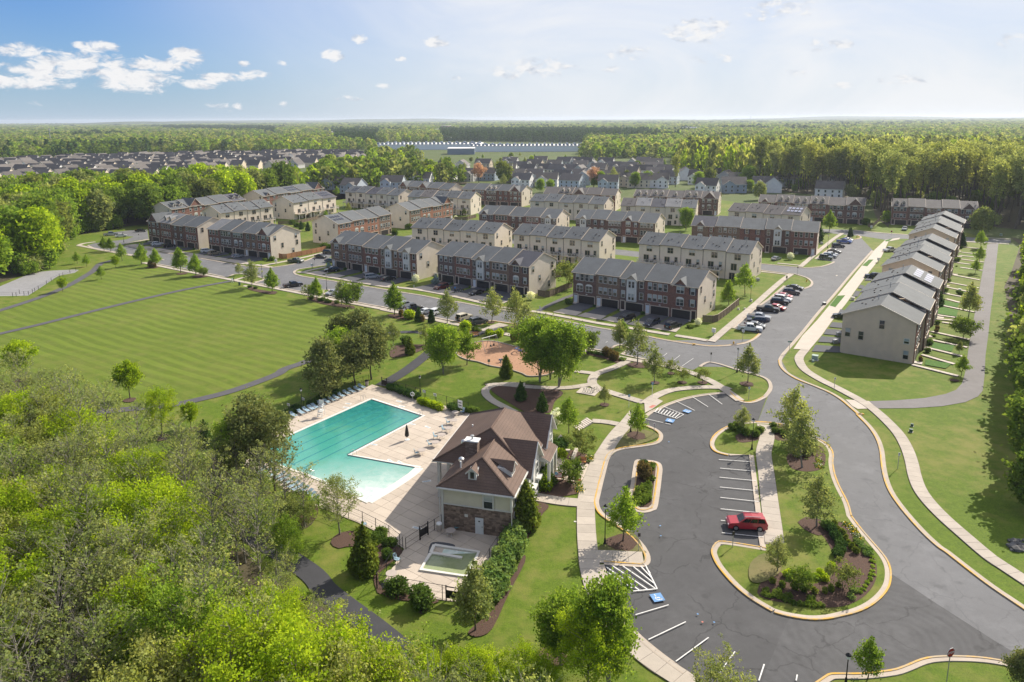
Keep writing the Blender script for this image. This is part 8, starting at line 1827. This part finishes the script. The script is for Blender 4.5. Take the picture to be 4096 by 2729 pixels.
# gravel court posts
crt = thing('court_fence','low black wire fence with bollard posts around the gravel court','fence',(0,0,0))
for k_,(x,y) in enumerate(((110,400),(140,400),(168,375),(207,390),(245,385),(280,372),(300,360),(330,340),(400,295),(440,270),(510,235),(540,225),(600,200),(650,180))):
 p = P1('B0',x,y); b = MB(); b.tube([(*p,0),(*p,1.25)],.06,6); b.obj('post',M['black'],crt)
b = MB(); b.tube([(*p,1.1) for p in P('B0',(0,398),(110,400),(245,385),(330,340),(440,270),(540,225),(650,180))],.02,4); b.tube([(*p,.6) for p in P('B0',(0,398),(110,400),(245,385),(330,340),(440,270),(540,225),(650,180))],.02,4); b.obj('rail',M['black'],crt)
# ------------------------------------------------------------------ markings on the asphalt
def mark(fr,a,c,w=.11,m='white_mark',z=None):
 p,q = P(fr,a,c); b = MB(); d = np.array(q) - np.array(p); n = np.array([-d[1],d[0]]) / np.linalg.norm(d) * w / 2; zz = .012 + nextz() if z is None else z
 b.face([(*(np.array(p) - n),zz),(*(np.array(q) - n),zz),(*(np.array(q) + n),zz),(*(np.array(p) + n),zz)]); o = b.obj('parking_line',M[m]); o['kind'] = 'structure'; return o
for a,c in (((1872,732),(2168,752)),((1884,806),(2180,832)),((1878,884),(2190,914)),((1882,968),(2203,1000)),((1885,1057),(2215,1093)),((1888,1155),(2235,1190)),((1890,1254),(1960,1260)),((1898,1360),(2258,1398)),((1505,230),(1668,312)),((1648,195),(1780,280)),((1790,175),(1902,258)),((1240,380),(1396,416)),((1415,420),(1460,430)),((1312,318),(1512,380)),((1512,380),(1572,346)),((1572,346),(1395,275))): mark('C2',a,c)
for k in range(8): t = .08 + k / 8.3; a = (1312 + 200 * t,318 + 62 * t); c = (a[0] - 20 + 12,a[1] - 38); mark('C2',(1312 + 200 * t,318 + 62 * t),(1340 + 225 * t * .98 - 4,290 + 58 * t - 6),.16)
for a,c in (((910,585),(1190,782)),((918,628),(1130,765)),((960,572),(1260,775)),((1050,575),(1328,768)),((1140,580),(1318,725)),((1205,578),(1300,680)),((1245,568),(1345,772)),((1345,772),(1140,792)),((1260,600),(1285,640))): mark('D2',a,c,.14)
for a,c in (((1160,995),(1443,910)),((1270,1208),(1590,1055)),((1505,1395),(1785,1190)),((1840,1545),(2010,1312)),((2215,1560),(2262,1420))): mark('D2',a,c)
for a,c in (((120,1425),(75,1566)),((405,1515),(395,1566))): mark('D3',a,c)
for a,c in (((1560,1000),(1655,935)),((1485,952),(1540,910)),((1400,915),(1430,890)),((905,800),(920,790))): mark('B2',a,c,.09)
def access_symbol(fr,quad,label=None):
 q = P(fr,*quad); o = sheet('accessible_parking_mark',q,M['blue_mark'],z=.014 + nextz()); z = .018 + nextz()
 A,B,D_ = np.array(q[0]),np.array(q[1]),np.array(q[3]); f = lambda x,y: tuple(A + (B - A) * x + (D_ - A) * y)
 def poly(pts): b = MB(); b.face([(*p,z) for p in ccw([f(*p) for p in pts])]); b.obj('wheelchair_symbol',M['white_mark'],o)
 def arc(cx,cy,r0,r1,a0,a1,n=10):
  aa = np.linspace(a0,a1,n); poly([(cx + r1 * math.cos(a),cy + r1 * math.sin(a)) for a in aa] + [(cx + r0 * math.cos(a),cy + r0 * math.sin(a)) for a in aa[::-1]])
 arc(.50,.62,.17,.24,.2,4.6); poly([(.40 + .06 * math.cos(a),.16 + .06 * math.sin(a)) for a in np.linspace(0,6.28,9)[:-1]]); poly([(.37,.24),(.45,.24),(.48,.50),(.66,.52),(.74,.78),(.82,.76),(.84,.83),(.69,.87),(.60,.60),(.42,.58)])
access_symbol('D2',[(1278,822),(1372,806),(1415,872),(1322,888)]); access_symbol('C2',[(1430,380),(1500,392),(1480,418),(1412,404)]); access_symbol('C2',[(1560,318),(1588,300),(1644,318),(1612,336)])
for (fr,x,y,m_) in (('D2',1371,232,'blue_mark'),('D2',1376,318,'blue_mark'),('D2',1692,990,'blue_mark'),('D2',1832,1060,'blue_mark'),('D2',1732,1058,'red_mark'),('C2',1445,582,'blue_mark')):
 c_ = P1(fr,x,y); sheet('survey_paint_dot',[(c_[0] + .11 * math.cos(a),c_[1] + .11 * math.sin(a)) for a in np.linspace(0,6.28,9)[:-1]],M[m_],z=.013 + nextz())
sheet('road_patch',P('S5',(1865,590),(1880,583),(1892,588),(1876,597)),M['apron'],z=.05)
# ------------------------------------------------------------------ shrubs and flowers
def shrubs(fr,kind,pts,label,scale=1.0,group=None,jit=.15):
 for x,y in pts: bush(kind,P1(fr,x,y),label,scale * rnd.uniform(1 - jit,1 + jit),group)
shrubs('C2','low',((1190,1005),(1240,985),(1270,1010),(1180,1040),(1215,1055),(1260,1050),(1175,1085),(1250,1080),(1285,905),(1270,960),(1300,800),(1230,1100)),'low green clump in the long kerbed planter',1.5,'clumps of the long planter'); bush('bronze',P1('C2',1232,890),'tall bronze-leaved shrub in the long kerbed planter',1.0); bush('dark',P1('C2',1235,780),'green shrub at the far end of the long kerbed planter',.8)
shrubs('C2','round',((2065,500),(2110,520),(2220,495),(2180,530),(2030,460),(1990,470)),'rounded dark shrub on the planted nose of the lot',1.2,'shrubs of the planted nose'); shrubs('C3','round',((215,500),(265,505),(300,530),(200,455),(340,480)),'rounded shrub beside the lot path at the bend',.9,'shrubs at the head of the path')
shrubs('C3','brush',((400,700),(470,690),(390,640),(520,660)),'loose grey-green shrub around the twin airy trees',.5,'loose shrubs of the kerb bed')
hp = [(660,245),(690,275),(715,310),(745,345),(770,380),(790,410),(770,450),(750,490)]
shrubs('D3','dark',hp,'dark clipped shrub in the curved hedge of the round island',.85,'curved hedge of the round island')
shrubs('D3','gold',((722,228),(757,268),(788,305),(823,342),(850,385),(873,420),(905,462),(275,760),(392,780),(468,800),(190,720),(548,805),(640,800),(695,785),(762,755)),'small golden cone shrub in the round island bed',1.0,'golden cones of the round island')
shrubs('D3','low',((125,830),(170,840),(210,830),(255,850),(300,860),(345,885),(385,905),(430,905),(490,910),(530,895),(560,915),(600,915),(515,865),(240,810),(140,790),(330,830)),'low green perennial along the bottom kerb of the round island',.95,'perennials of the round island'); shrubs('D3','grey',((920,375),(948,400),(968,425),(990,450),(1010,440),(1000,480),(1030,470),(870,850),(890,790)),'grey-green tuft at the kerb of the round island',1.3,'grey tufts of the round island')
shrubs('D3','tuft',((1040,500),(1050,540),(1052,580),(1050,620),(1045,655),(1030,690),(1010,720),(990,750),(965,780),(940,800)),'grassy tuft edging the round island',.8,'edging tufts of the round island'); shrubs('D3','lime',((600,640),(560,680),(640,690),(330,660),(480,690),(700,600)),'yellow-green shrub beneath the low trees of the round island',.6,'shrubs under the island trees')
def flowers(fr,pts,label,n=150,name='flower_bed'):
 L = smooth_line(P(fr,*pts),3); rs = np.random.RandomState(len(label)); C = []
 for m_,s in (('fl_yellow',0),('fl_white',1)):
  c = np.array(L); idx = rs.randint(0,len(c),n); w = np.sin(idx * 1.1 + s * 3.1) > 0; q = c[idx[w]] + rs.normal(scale=.24,size=(w.sum(),2)); Z = rs.uniform(.06,.2,len(q)); A,B = rand_axes(rs,len(q),.065,.5)
  me = quads_mesh('blooms',np.column_stack([q,Z]),A,B,M[m_]); C.append(me)
 A,B = rand_axes(rs,n,.11); q = np.array(L)[rs.randint(0,len(L),n)] + rs.normal(scale=.25,size=(n,2)); C.append(quads_mesh('leaves',np.column_stack([q,rs.uniform(.03,.18,n)]),A,B,M['lf_shrub']))
 o = thing(name,label,'flower bed',(0,0,.05))
 for me,nm in zip(C,('yellow_blooms','white_blooms','leaves')): tag(put(nm,me,o),kind='stuff')
flowers('D3',((825,215),(850,235),(885,265),(910,300),(940,340)),'band of yellow and white flowers on the round island kerb',420); flowers('C3',((595,735),(590,770),(600,800)),'patch of yellow and white flowers at the kerb of the bend',300); flowers('C2',((745,715),(765,705),(785,715),(760,745),(775,730)),'yellow and white flowers beside the terrace bench',340); flowers('C2',((665,945),(690,960),(670,990),(695,1005),(680,975)),'yellow and white flowers at the corner of the shrub bed by the walk',340)
shrubs('C2','big',((300,900),(350,850),(390,800),(330,960),(290,970),(370,770)),'dark green shrub along the clubhouse wall',1.0,'wall shrubs of the clubhouse'); bush('lime',P1('C2',365,985),'bright lime shrub at the clubhouse bed',1.4); bush('round',P1('C2',430,945),'mid green shrub beside the lime one',1.6); bush('lime',P1('C2',525,700),'bright lime shrub by the terrace wall',1.0); shrubs('C2','dark',((490,640),(540,620),(570,600)),'dark shrub behind the terrace',1.3,'dark shrubs behind the terrace'); shrubs('C2','white',((470,420),(500,380)),'white blossoming shrub by the gable',.9,'white shrubs by the gable')
hedge = []
for k in range(30):
 t = k / 29; x,y = np.interp(t,[0,.35,.7,1],[2290,2170,2080,1960]),np.interp(t,[0,.35,.7,1],[330,560,760,960]); hedge.append((x + rnd.uniform(-25,25),y + rnd.uniform(-15,15)))
shrubs('D1','hedge',hedge,'leafy grey-green shrub of the hedge right of the wading pool',1.25,'hedge right of the wading pool')
bush('big',P1('D1',1255,810),'rounded bright green shrub at the left of the bottom fence',.8); bush('big',P1('D1',1470,905),'rounded bright green shrub at the middle of the bottom fence',.95); shrubs('D1','big',((1090,350),(1120,320),(1060,380),(1180,400),(1220,390),(1180,500)),'leafy shrub outside the lower pool fence',.5,'shrubs outside the lower pool fence'); bush('big',P1('C1',430,1130),'yellowish shrub below the near-side loungers',.9)
shrubs('C1','lime',((1470,250),(1500,262),(1530,272),(1560,282),(1590,292),(1620,300)),'bright green clipped shrub along the park-side pool fence',1.0,'clipped hedge at the pool fence'); shrubs('C1','dark',((1200,125),(1230,135),(1265,145),(1300,158),(1340,175),(1390,192),(1430,205),(1720,300),(1760,315),(1250,130)),'dark shrub along the park-side pool fence',1.1,'dark shrubs at the pool fence'); shrubs('C1','round',((1850,320),(1890,325),(1930,330)),'green shrub at the deck corner by the clubhouse',1.1,'shrubs at the deck corner')
shrubs('C1','dark',((300,350),(350,330),(400,312),(520,262),(570,240),(620,222),(680,195),(730,175),(250,375)),'dark shrub behind the fence-side loungers',1.0,'dark shrubs behind the loungers')
shrubs('S3','round',((490,860),(520,880),(470,850)),'dark round shrub beside the golden evergreen',1.5,'round shrubs in the park bed'); shrubs('S3','low',((1440,685),(1405,675),(1465,690)),'low spreading green shrub at the street walk',1.6,'low spreading shrubs'); bush('lime',P1('S3',1290,690),'bright yellow-green shrub mound at the street walk',2.0); shrubs('S3','lime',((1600,745),(1640,770),(1700,765),(1740,755)),'low lime shrub above the playground',1.2,'lime shrubs above the playground'); bush('lime',P1('S3',520,520),'yellow-green rounded shrub near the parked black car',1.8); bush('bronze',P1('S3',1940,820),'bronze open shrub at the edge of the playground',.9); shrubs('S3','bronze',((420,490),(700,560)),'reddish-brown shrub beside the street walk',.8,'reddish shrubs by the walk')
shrubs('S2','round',((1230,670),(1340,690),(1390,690),(1440,710),(1480,715),(1570,725)),'olive shrub in the long mulch bed of the field edge',1.0,'shrubs of the long mulch bed'); shrubs('S2','dark',((400,512),(480,525)),'dark low shrub under the airy tree by the trash can',.7,'low shrubs by the trash can'); shrubs('S1','bronze',((1090,640),(1130,645)),'dark shrub pile in the mulch under the street tree',.8,'dark shrubs in the mulch ring')
shrubs('B2','grey',((760,880),(785,886),(810,890),(835,897),(860,903),(885,908),(1040,945),(1060,950)),'grey-green tuft along the street walk bed',1.5,'grey tufts of the street bed'); shrubs('B2','bronze',((900,905),(960,940),(990,945),(925,915)),'brown wispy shrub in the street walk bed',.7,'brown shrubs of the street bed')
for (x_,y_),l_ in zip(((1465,1055),(1560,1135),(1735,1138)),('nearest the street walk','in the middle','nearest the grass nose')): tree('crab',P1('B2',x_,y_),'small reddish sapling in a mulch ring of the oval lawn, ' + l_,h=2.7,var=1)
bush('round',P1('S2',702,145),'round green shrub at the corner of the cedar-fence row',1.6); shrubs('S2','low',((600,140),(640,150)),'low green shrub left of the round corner shrub',1.6,'low corner shrubs'); bush('dark',P1('S2',1590,290),'dark rounded shrub on the twin-bay lawn',.7); shrubs('S5','low',((190,1200),(160,1190)),'low green shrub by the white blossoming tree',1.8,'low shrubs by the blossoming tree'); bush('round',P1('S4',650,190),'dark green shrub at the left corner of the nearest brick row',1.6); bush('big',P1('A3',990,965),'round dark shrub at the end of the far dormer row',1.3); bush('white',P1('A1',1760,908),'pink-white shrub by the dark board fence',.7)
shrubs('A1','bronze',((470,905),(430,910),(500,900)),'orange-brown ornamental grass by the timber decks',.6,'brown grasses by the decks'); shrubs('A1','big',((360,960),(400,980),(450,985),(1240,1050),(1360,1000),(640,1170),(690,1180)),'green backyard shrub among the left rows',1.0,'backyard shrubs of the left rows')
# ------------------------------------------------------------------ rocks
def rocks(fr,pts,label,m,name='rock'):
 for k,(x,y) in enumerate(pts):
  rs = np.random.RandomState(k + len(pts)); bm = bmesh.new(); bmesh.ops.create_icosphere(bm,subdivisions=1,radius=1.0)
  for v in bm.verts: v.co *= rs.uniform(.7,1.15); v.co.z *= .65
  me = bpy.data.meshes.new('rock'); bm.to_mesh(me); bm.free(); me.materials.append(M[m]); s = rs.uniform(.28,.6); o = put(name,me,None,(*P1(fr,x,y),s * .3),rs.uniform(0,6),s); tag(o,label,'rock',label.split(' in ')[0] + ' group')
rs_ = np.random.RandomState(4); rocks('C0',[(rs_.uniform(1270,1500),735 + rs_.uniform(-45,55)) for _ in range(38)],'tan boulder in the rock pile beside the woodland trail','rock'); rocks('D3',[(rs_.uniform(2230,2360),390 + rs_.uniform(-40,50)) for _ in range(26)],'dark grey boulder in the rock pile at the right edge','rock_grey')
bush('tuft',P1('C2',1215,1065),'tuft beside the small white rock of the planter',1.0); rocks('C2',[(1208,1066)],'whitish rock in the long kerbed planter','step')
# ------------------------------------------------------------------ people
M['skin'] = mat_plain('skin',(.42,.25,.18),.6,.05); M['cloth_blue'] = mat_plain('cloth_blue',(.05,.25,.62),.8,.1); M['cloth_dark'] = mat_plain('cloth_dark',(.02,.022,.03),.8,.1); M['cloth_white'] = mat_plain('cloth_white',(.6,.6,.6),.8,.06); M['cloth_green'] = mat_plain('cloth_green',(.10,.12,.05),.8,.1); M['cloth_lblue'] = mat_plain('cloth_light_blue',(.30,.45,.60),.8,.1); M['hair'] = mat_plain('hair',(.03,.02,.015),.7,.1)
def person(loc,rz,label,top,legs,stride=.22,h=1.74,bend=0.0):
 o = thing('person',label,'person',(loc[0],loc[1],loc[2] if len(loc) > 2 else .05),rz); k = h / 1.74
 vs_ = [(0,0,.93),(.02 + bend * .2,0,1.2),(.03 + bend * .35,0,1.42),(.04 + bend * .42,0,1.52)]; J = [Vector(v) for v in vs_]; E = [(0,1),(1,2),(2,3)]; rad = [.15,.145,.13,.06]; part = ['l','t','t','s']
 def chain(start,pts,rr):
  prev = start
  for p,r_ in zip(pts,rr): J.append(Vector(p)); rad.append(r_); E.append((prev,len(J) - 1)); prev = len(J) - 1
 for s,st in ((-1,stride),(1,-stride)):
  chain(0,[(0,s * .10,.86),(st * .55 + .03,s * .11,.49),(st - (.05 if st < 0 else 0),s * .11,.08),(st + .15,s * .12,.03)],[.10,.065,.045,.04])
  sx = J[2]; chain(2,[(sx.x,s * .20,1.40),(sx.x - st * .35,s * .25,1.13),(sx.x - st * .6 + .08,s * .24,.90),(sx.x - st * .7 + .12,s * .23,.80)],[.065,.05,.038,.035])
 J.append(J[3] + Vector((.02,0,.06))); rad.append(.055); E.append((3,len(J) - 1))
 J.append(J[3] + Vector((.03,0,.16))); rad.append(.105); E.append((len(J) - 2,len(J) - 1)); J.append(J[3] + Vector((.02,0,.23))); rad.append(.085); E.append((len(J) - 2,len(J) - 1))
 me = bpy.data.meshes.new('body'); me.from_pydata([tuple(v) for v in J],E,[]); t = bpy.data.objects.new('tmp',me); COL.objects.link(t); md_ = t.modifiers.new('s','SKIN'); sv = me.skin_vertices[0].data
 for i,r_ in enumerate(rad): sv[i].radius = (r_,r_)
 sv[0].use_root = True; t.modifiers.new('d','SUBSURF').levels = 1
 dg = bpy.context.evaluated_depsgraph_get(); m2 = bpy.data.meshes.new_from_object(t.evaluated_get(dg)); bpy.data.objects.remove(t)
 m2.name = 'body'; m2.materials.clear()
 for m_ in (M['skin'],M[top],M[legs],M['hair']): m2.materials.append(m_)
 for p in m2.polygons:
  c = p.center; hd = c - J[3]
  p.material_index = 2 if c.z < .97 and abs(c.y) < .2 else 1 if c.z < 1.5 and not (c.z < 1.05 and abs(c.y) > .19) else 3 if (hd.z > .2 or (hd.z > .1 and hd.x < -.0)) else 0
  p.use_smooth = True
 put('body',m2,o,scale=k); return o
person(P1('S2',168,445),R(200),'person in light blue and white walking where the field path meets the walk','cloth_lblue','cloth_white'); person(P1('S2',188,430),R(200),'person in dark clothes beside the light blue walker','cloth_dark','cloth_dark',h=1.6)
person(P1('S5',1296,648),R(235),'person in olive clothes walking along the pale walk by the bays','cloth_green','cloth_dark'); person(P1('S3',1142,160),R(-60),'person in a bright blue shirt standing on the open-garage drive','cloth_blue','cloth_dark',.05,bend=.25); person((*cw(10.2,12.9),.05),R(-40),'person in a blue skirt under the clubhouse porch','cloth_white','cloth_blue',.06)
person(P1('S2',282,110),R(200),'small person in red and white playing on a drive','cloth_white','cloth_dark',h=1.3)
def motorcycle(loc,rz,label):
 o = thing('motorcycle',label,'motorcycle',(*loc,.04),rz)
 for x in (-.72,.72): b = MB(); b.tube([(.30 * math.cos(a_),0,.32 + .30 * math.sin(a_)) for a_ in np.linspace(0,6.283,15)],.065,6,cap=False); w_ = b.obj('wheel',M['rubber'],o,(x,0,0)); b = MB(); b.tube([(0,-.05,.32),(0,.05,.32)],.2,8); b.obj('hub',M['rim'],w_)
 b = MB(); b.box((-.05,0,.3),(.7,.28,.34),taper=.8); b.obj('engine',M['galv'],o); b = MB(); b.box((.18,0,.68),(.6,.3,.22),taper=.7); b.obj('tank',M['black'],o); b = MB(); b.box((-.45,0,.68),(.7,.3,.12)); b.obj('saddle',M['black'],o); b = MB(); b.tube([(.72,0,.32),(.5,0,.98),(.4,-.36,1.05)],.025,5); b.tube([(.5,0,.98),(.4,.36,1.05)],.025,5); b.obj('fork',M['steel'],o)
motorcycle(P1('S3',1175,175),R(40),'dark motorcycle beside the person in the blue shirt'); motorcycle(P1('S3',1215,160),R(30),'second dark motorcycle nearer the open garage')
fk = bpy.data.collections.new('far_tree_kinds')
def far_kind(i,H,r,n,leaf,mat,prof,base,seed):
 rs = np.random.RandomState(seed); ph = [p[0] for p in prof]; pr = [p[1] for p in prof]
 u = rs.uniform(0,1,n); rr = r * np.interp(u,ph,pr) * rs.uniform(.7,1.05,n); a = rs.uniform(0,6.283,n)
 C = np.stack([rr * np.cos(a),rr * np.sin(a),base + (H - base) * u],1); A,B = rand_axes(rs,n,leaf)
 me = quads_mesh('far_crown',C,A,B,M['lf_' + mat]); o = bpy.data.objects.new('far_kind_%d' % i,me); fk.objects.link(o)
DOME = [(0,.7),(.3,1),(.7,.85),(1,.2)]
for i_,(c_,H_,r_) in enumerate((('fresh',16,6.0),('mid',16,6.2),('olive',15,5.6),('bright',15,5.6),('mid',17,6.4),('pale',16,6.0),('yellow',16,5.4),('olive',16,5.4),('pale',17,5.4))):
 far_kind(i_,H_,r_,120,1.25,c_,DOME,2.0,400 + i_)
far_kind(9,17,4.6,110,1.3,'conifer',[(0,.9),(.4,.9),(.8,.5),(1,.1)],1.0,420)
F_ = np.array(FAR,np.float32); print('far trees',len(F_))
me = bpy.data.meshes.new('forest'); me.vertices.add(len(F_)); co = np.zeros((len(F_),3),np.float32); co[:,:2] = F_[:,:2]; co[:,2] = -.3
me.vertices.foreach_set('co',co.reshape(-1))
at = me.attributes.new('tree_kind','INT','POINT'); at.data.foreach_set('value',F_[:,2].astype(np.int32))
at = me.attributes.new('tree_size','FLOAT_VECTOR','POINT'); sv = np.stack([F_[:,3],F_[:,3],F_[:,4]],1).astype(np.float32); at.data.foreach_set('vector',sv.reshape(-1))
rs_ = np.random.RandomState(9); at = me.attributes.new('tree_turn','FLOAT_VECTOR','POINT'); tv = np.zeros((len(F_),3),np.float32); tv[:,2] = rs_.uniform(0,6.28,len(F_)); at.data.foreach_set('vector',tv.reshape(-1))
me.update()
fo = put('forest',me); fo['kind'] = 'stuff'; fo['label'] = 'wooded country stretching to the horizon'
ng = bpy.data.node_groups.new('forest_nodes','GeometryNodeTree')
ng.interface.new_socket('Geometry',in_out='INPUT',socket_type='NodeSocketGeometry'); ng.interface.new_socket('Geometry',in_out='OUTPUT',socket_type='NodeSocketGeometry')
N = ng.nodes; gi = N.new('NodeGroupInput'); go = N.new('NodeGroupOutput'); iop = N.new('GeometryNodeInstanceOnPoints'); ci = N.new('GeometryNodeCollectionInfo')
ci.inputs['Collection'].default_value = fk; ci.inputs['Separate Children'].default_value = True; ci.inputs['Reset Children'].default_value = True
def nattr(nm,ty):
 n = N.new('GeometryNodeInputNamedAttribute'); n.data_type = ty; n.inputs['Name'].default_value = nm; return n.outputs['Attribute']
lk = ng.links.new
lk(gi.outputs[0],iop.inputs['Points']); lk(ci.outputs[0],iop.inputs['Instance']); iop.inputs['Pick Instance'].default_value = True
lk(nattr('tree_kind','INT'),iop.inputs['Instance Index']); lk(nattr('tree_size','FLOAT_VECTOR'),iop.inputs['Scale'])
er = N.new('FunctionNodeEulerToRotation'); lk(nattr('tree_turn','FLOAT_VECTOR'),er.inputs[0]); lk(er.outputs[0],iop.inputs['Rotation'])
lk(iop.outputs[0],go.inputs[0])
md = fo.modifiers.new('far trees','NODES'); md.node_group = ng
# ------------------------------------------------------------------ the air
hb = MB(); hb.box((0,7400,-1.0),(22000,15400,71.0)); hm = bpy.data.materials.new('haze'); hm.use_nodes = True; t = NT(hm.node_tree); t.n.clear()
pv = t.add('ShaderNodeVolumePrincipled'); pv.inputs['Color'].default_value = (0.80,0.88,1.0,1); pv.inputs['Density'].default_value = 0.000078; pv.inputs['Anisotropy'].default_value = 0.25
mo = t.add('ShaderNodeOutputMaterial'); t.link(pv.outputs[0],mo.inputs['Volume'])
tag(hb.obj('haze',hm),kind='stuff')
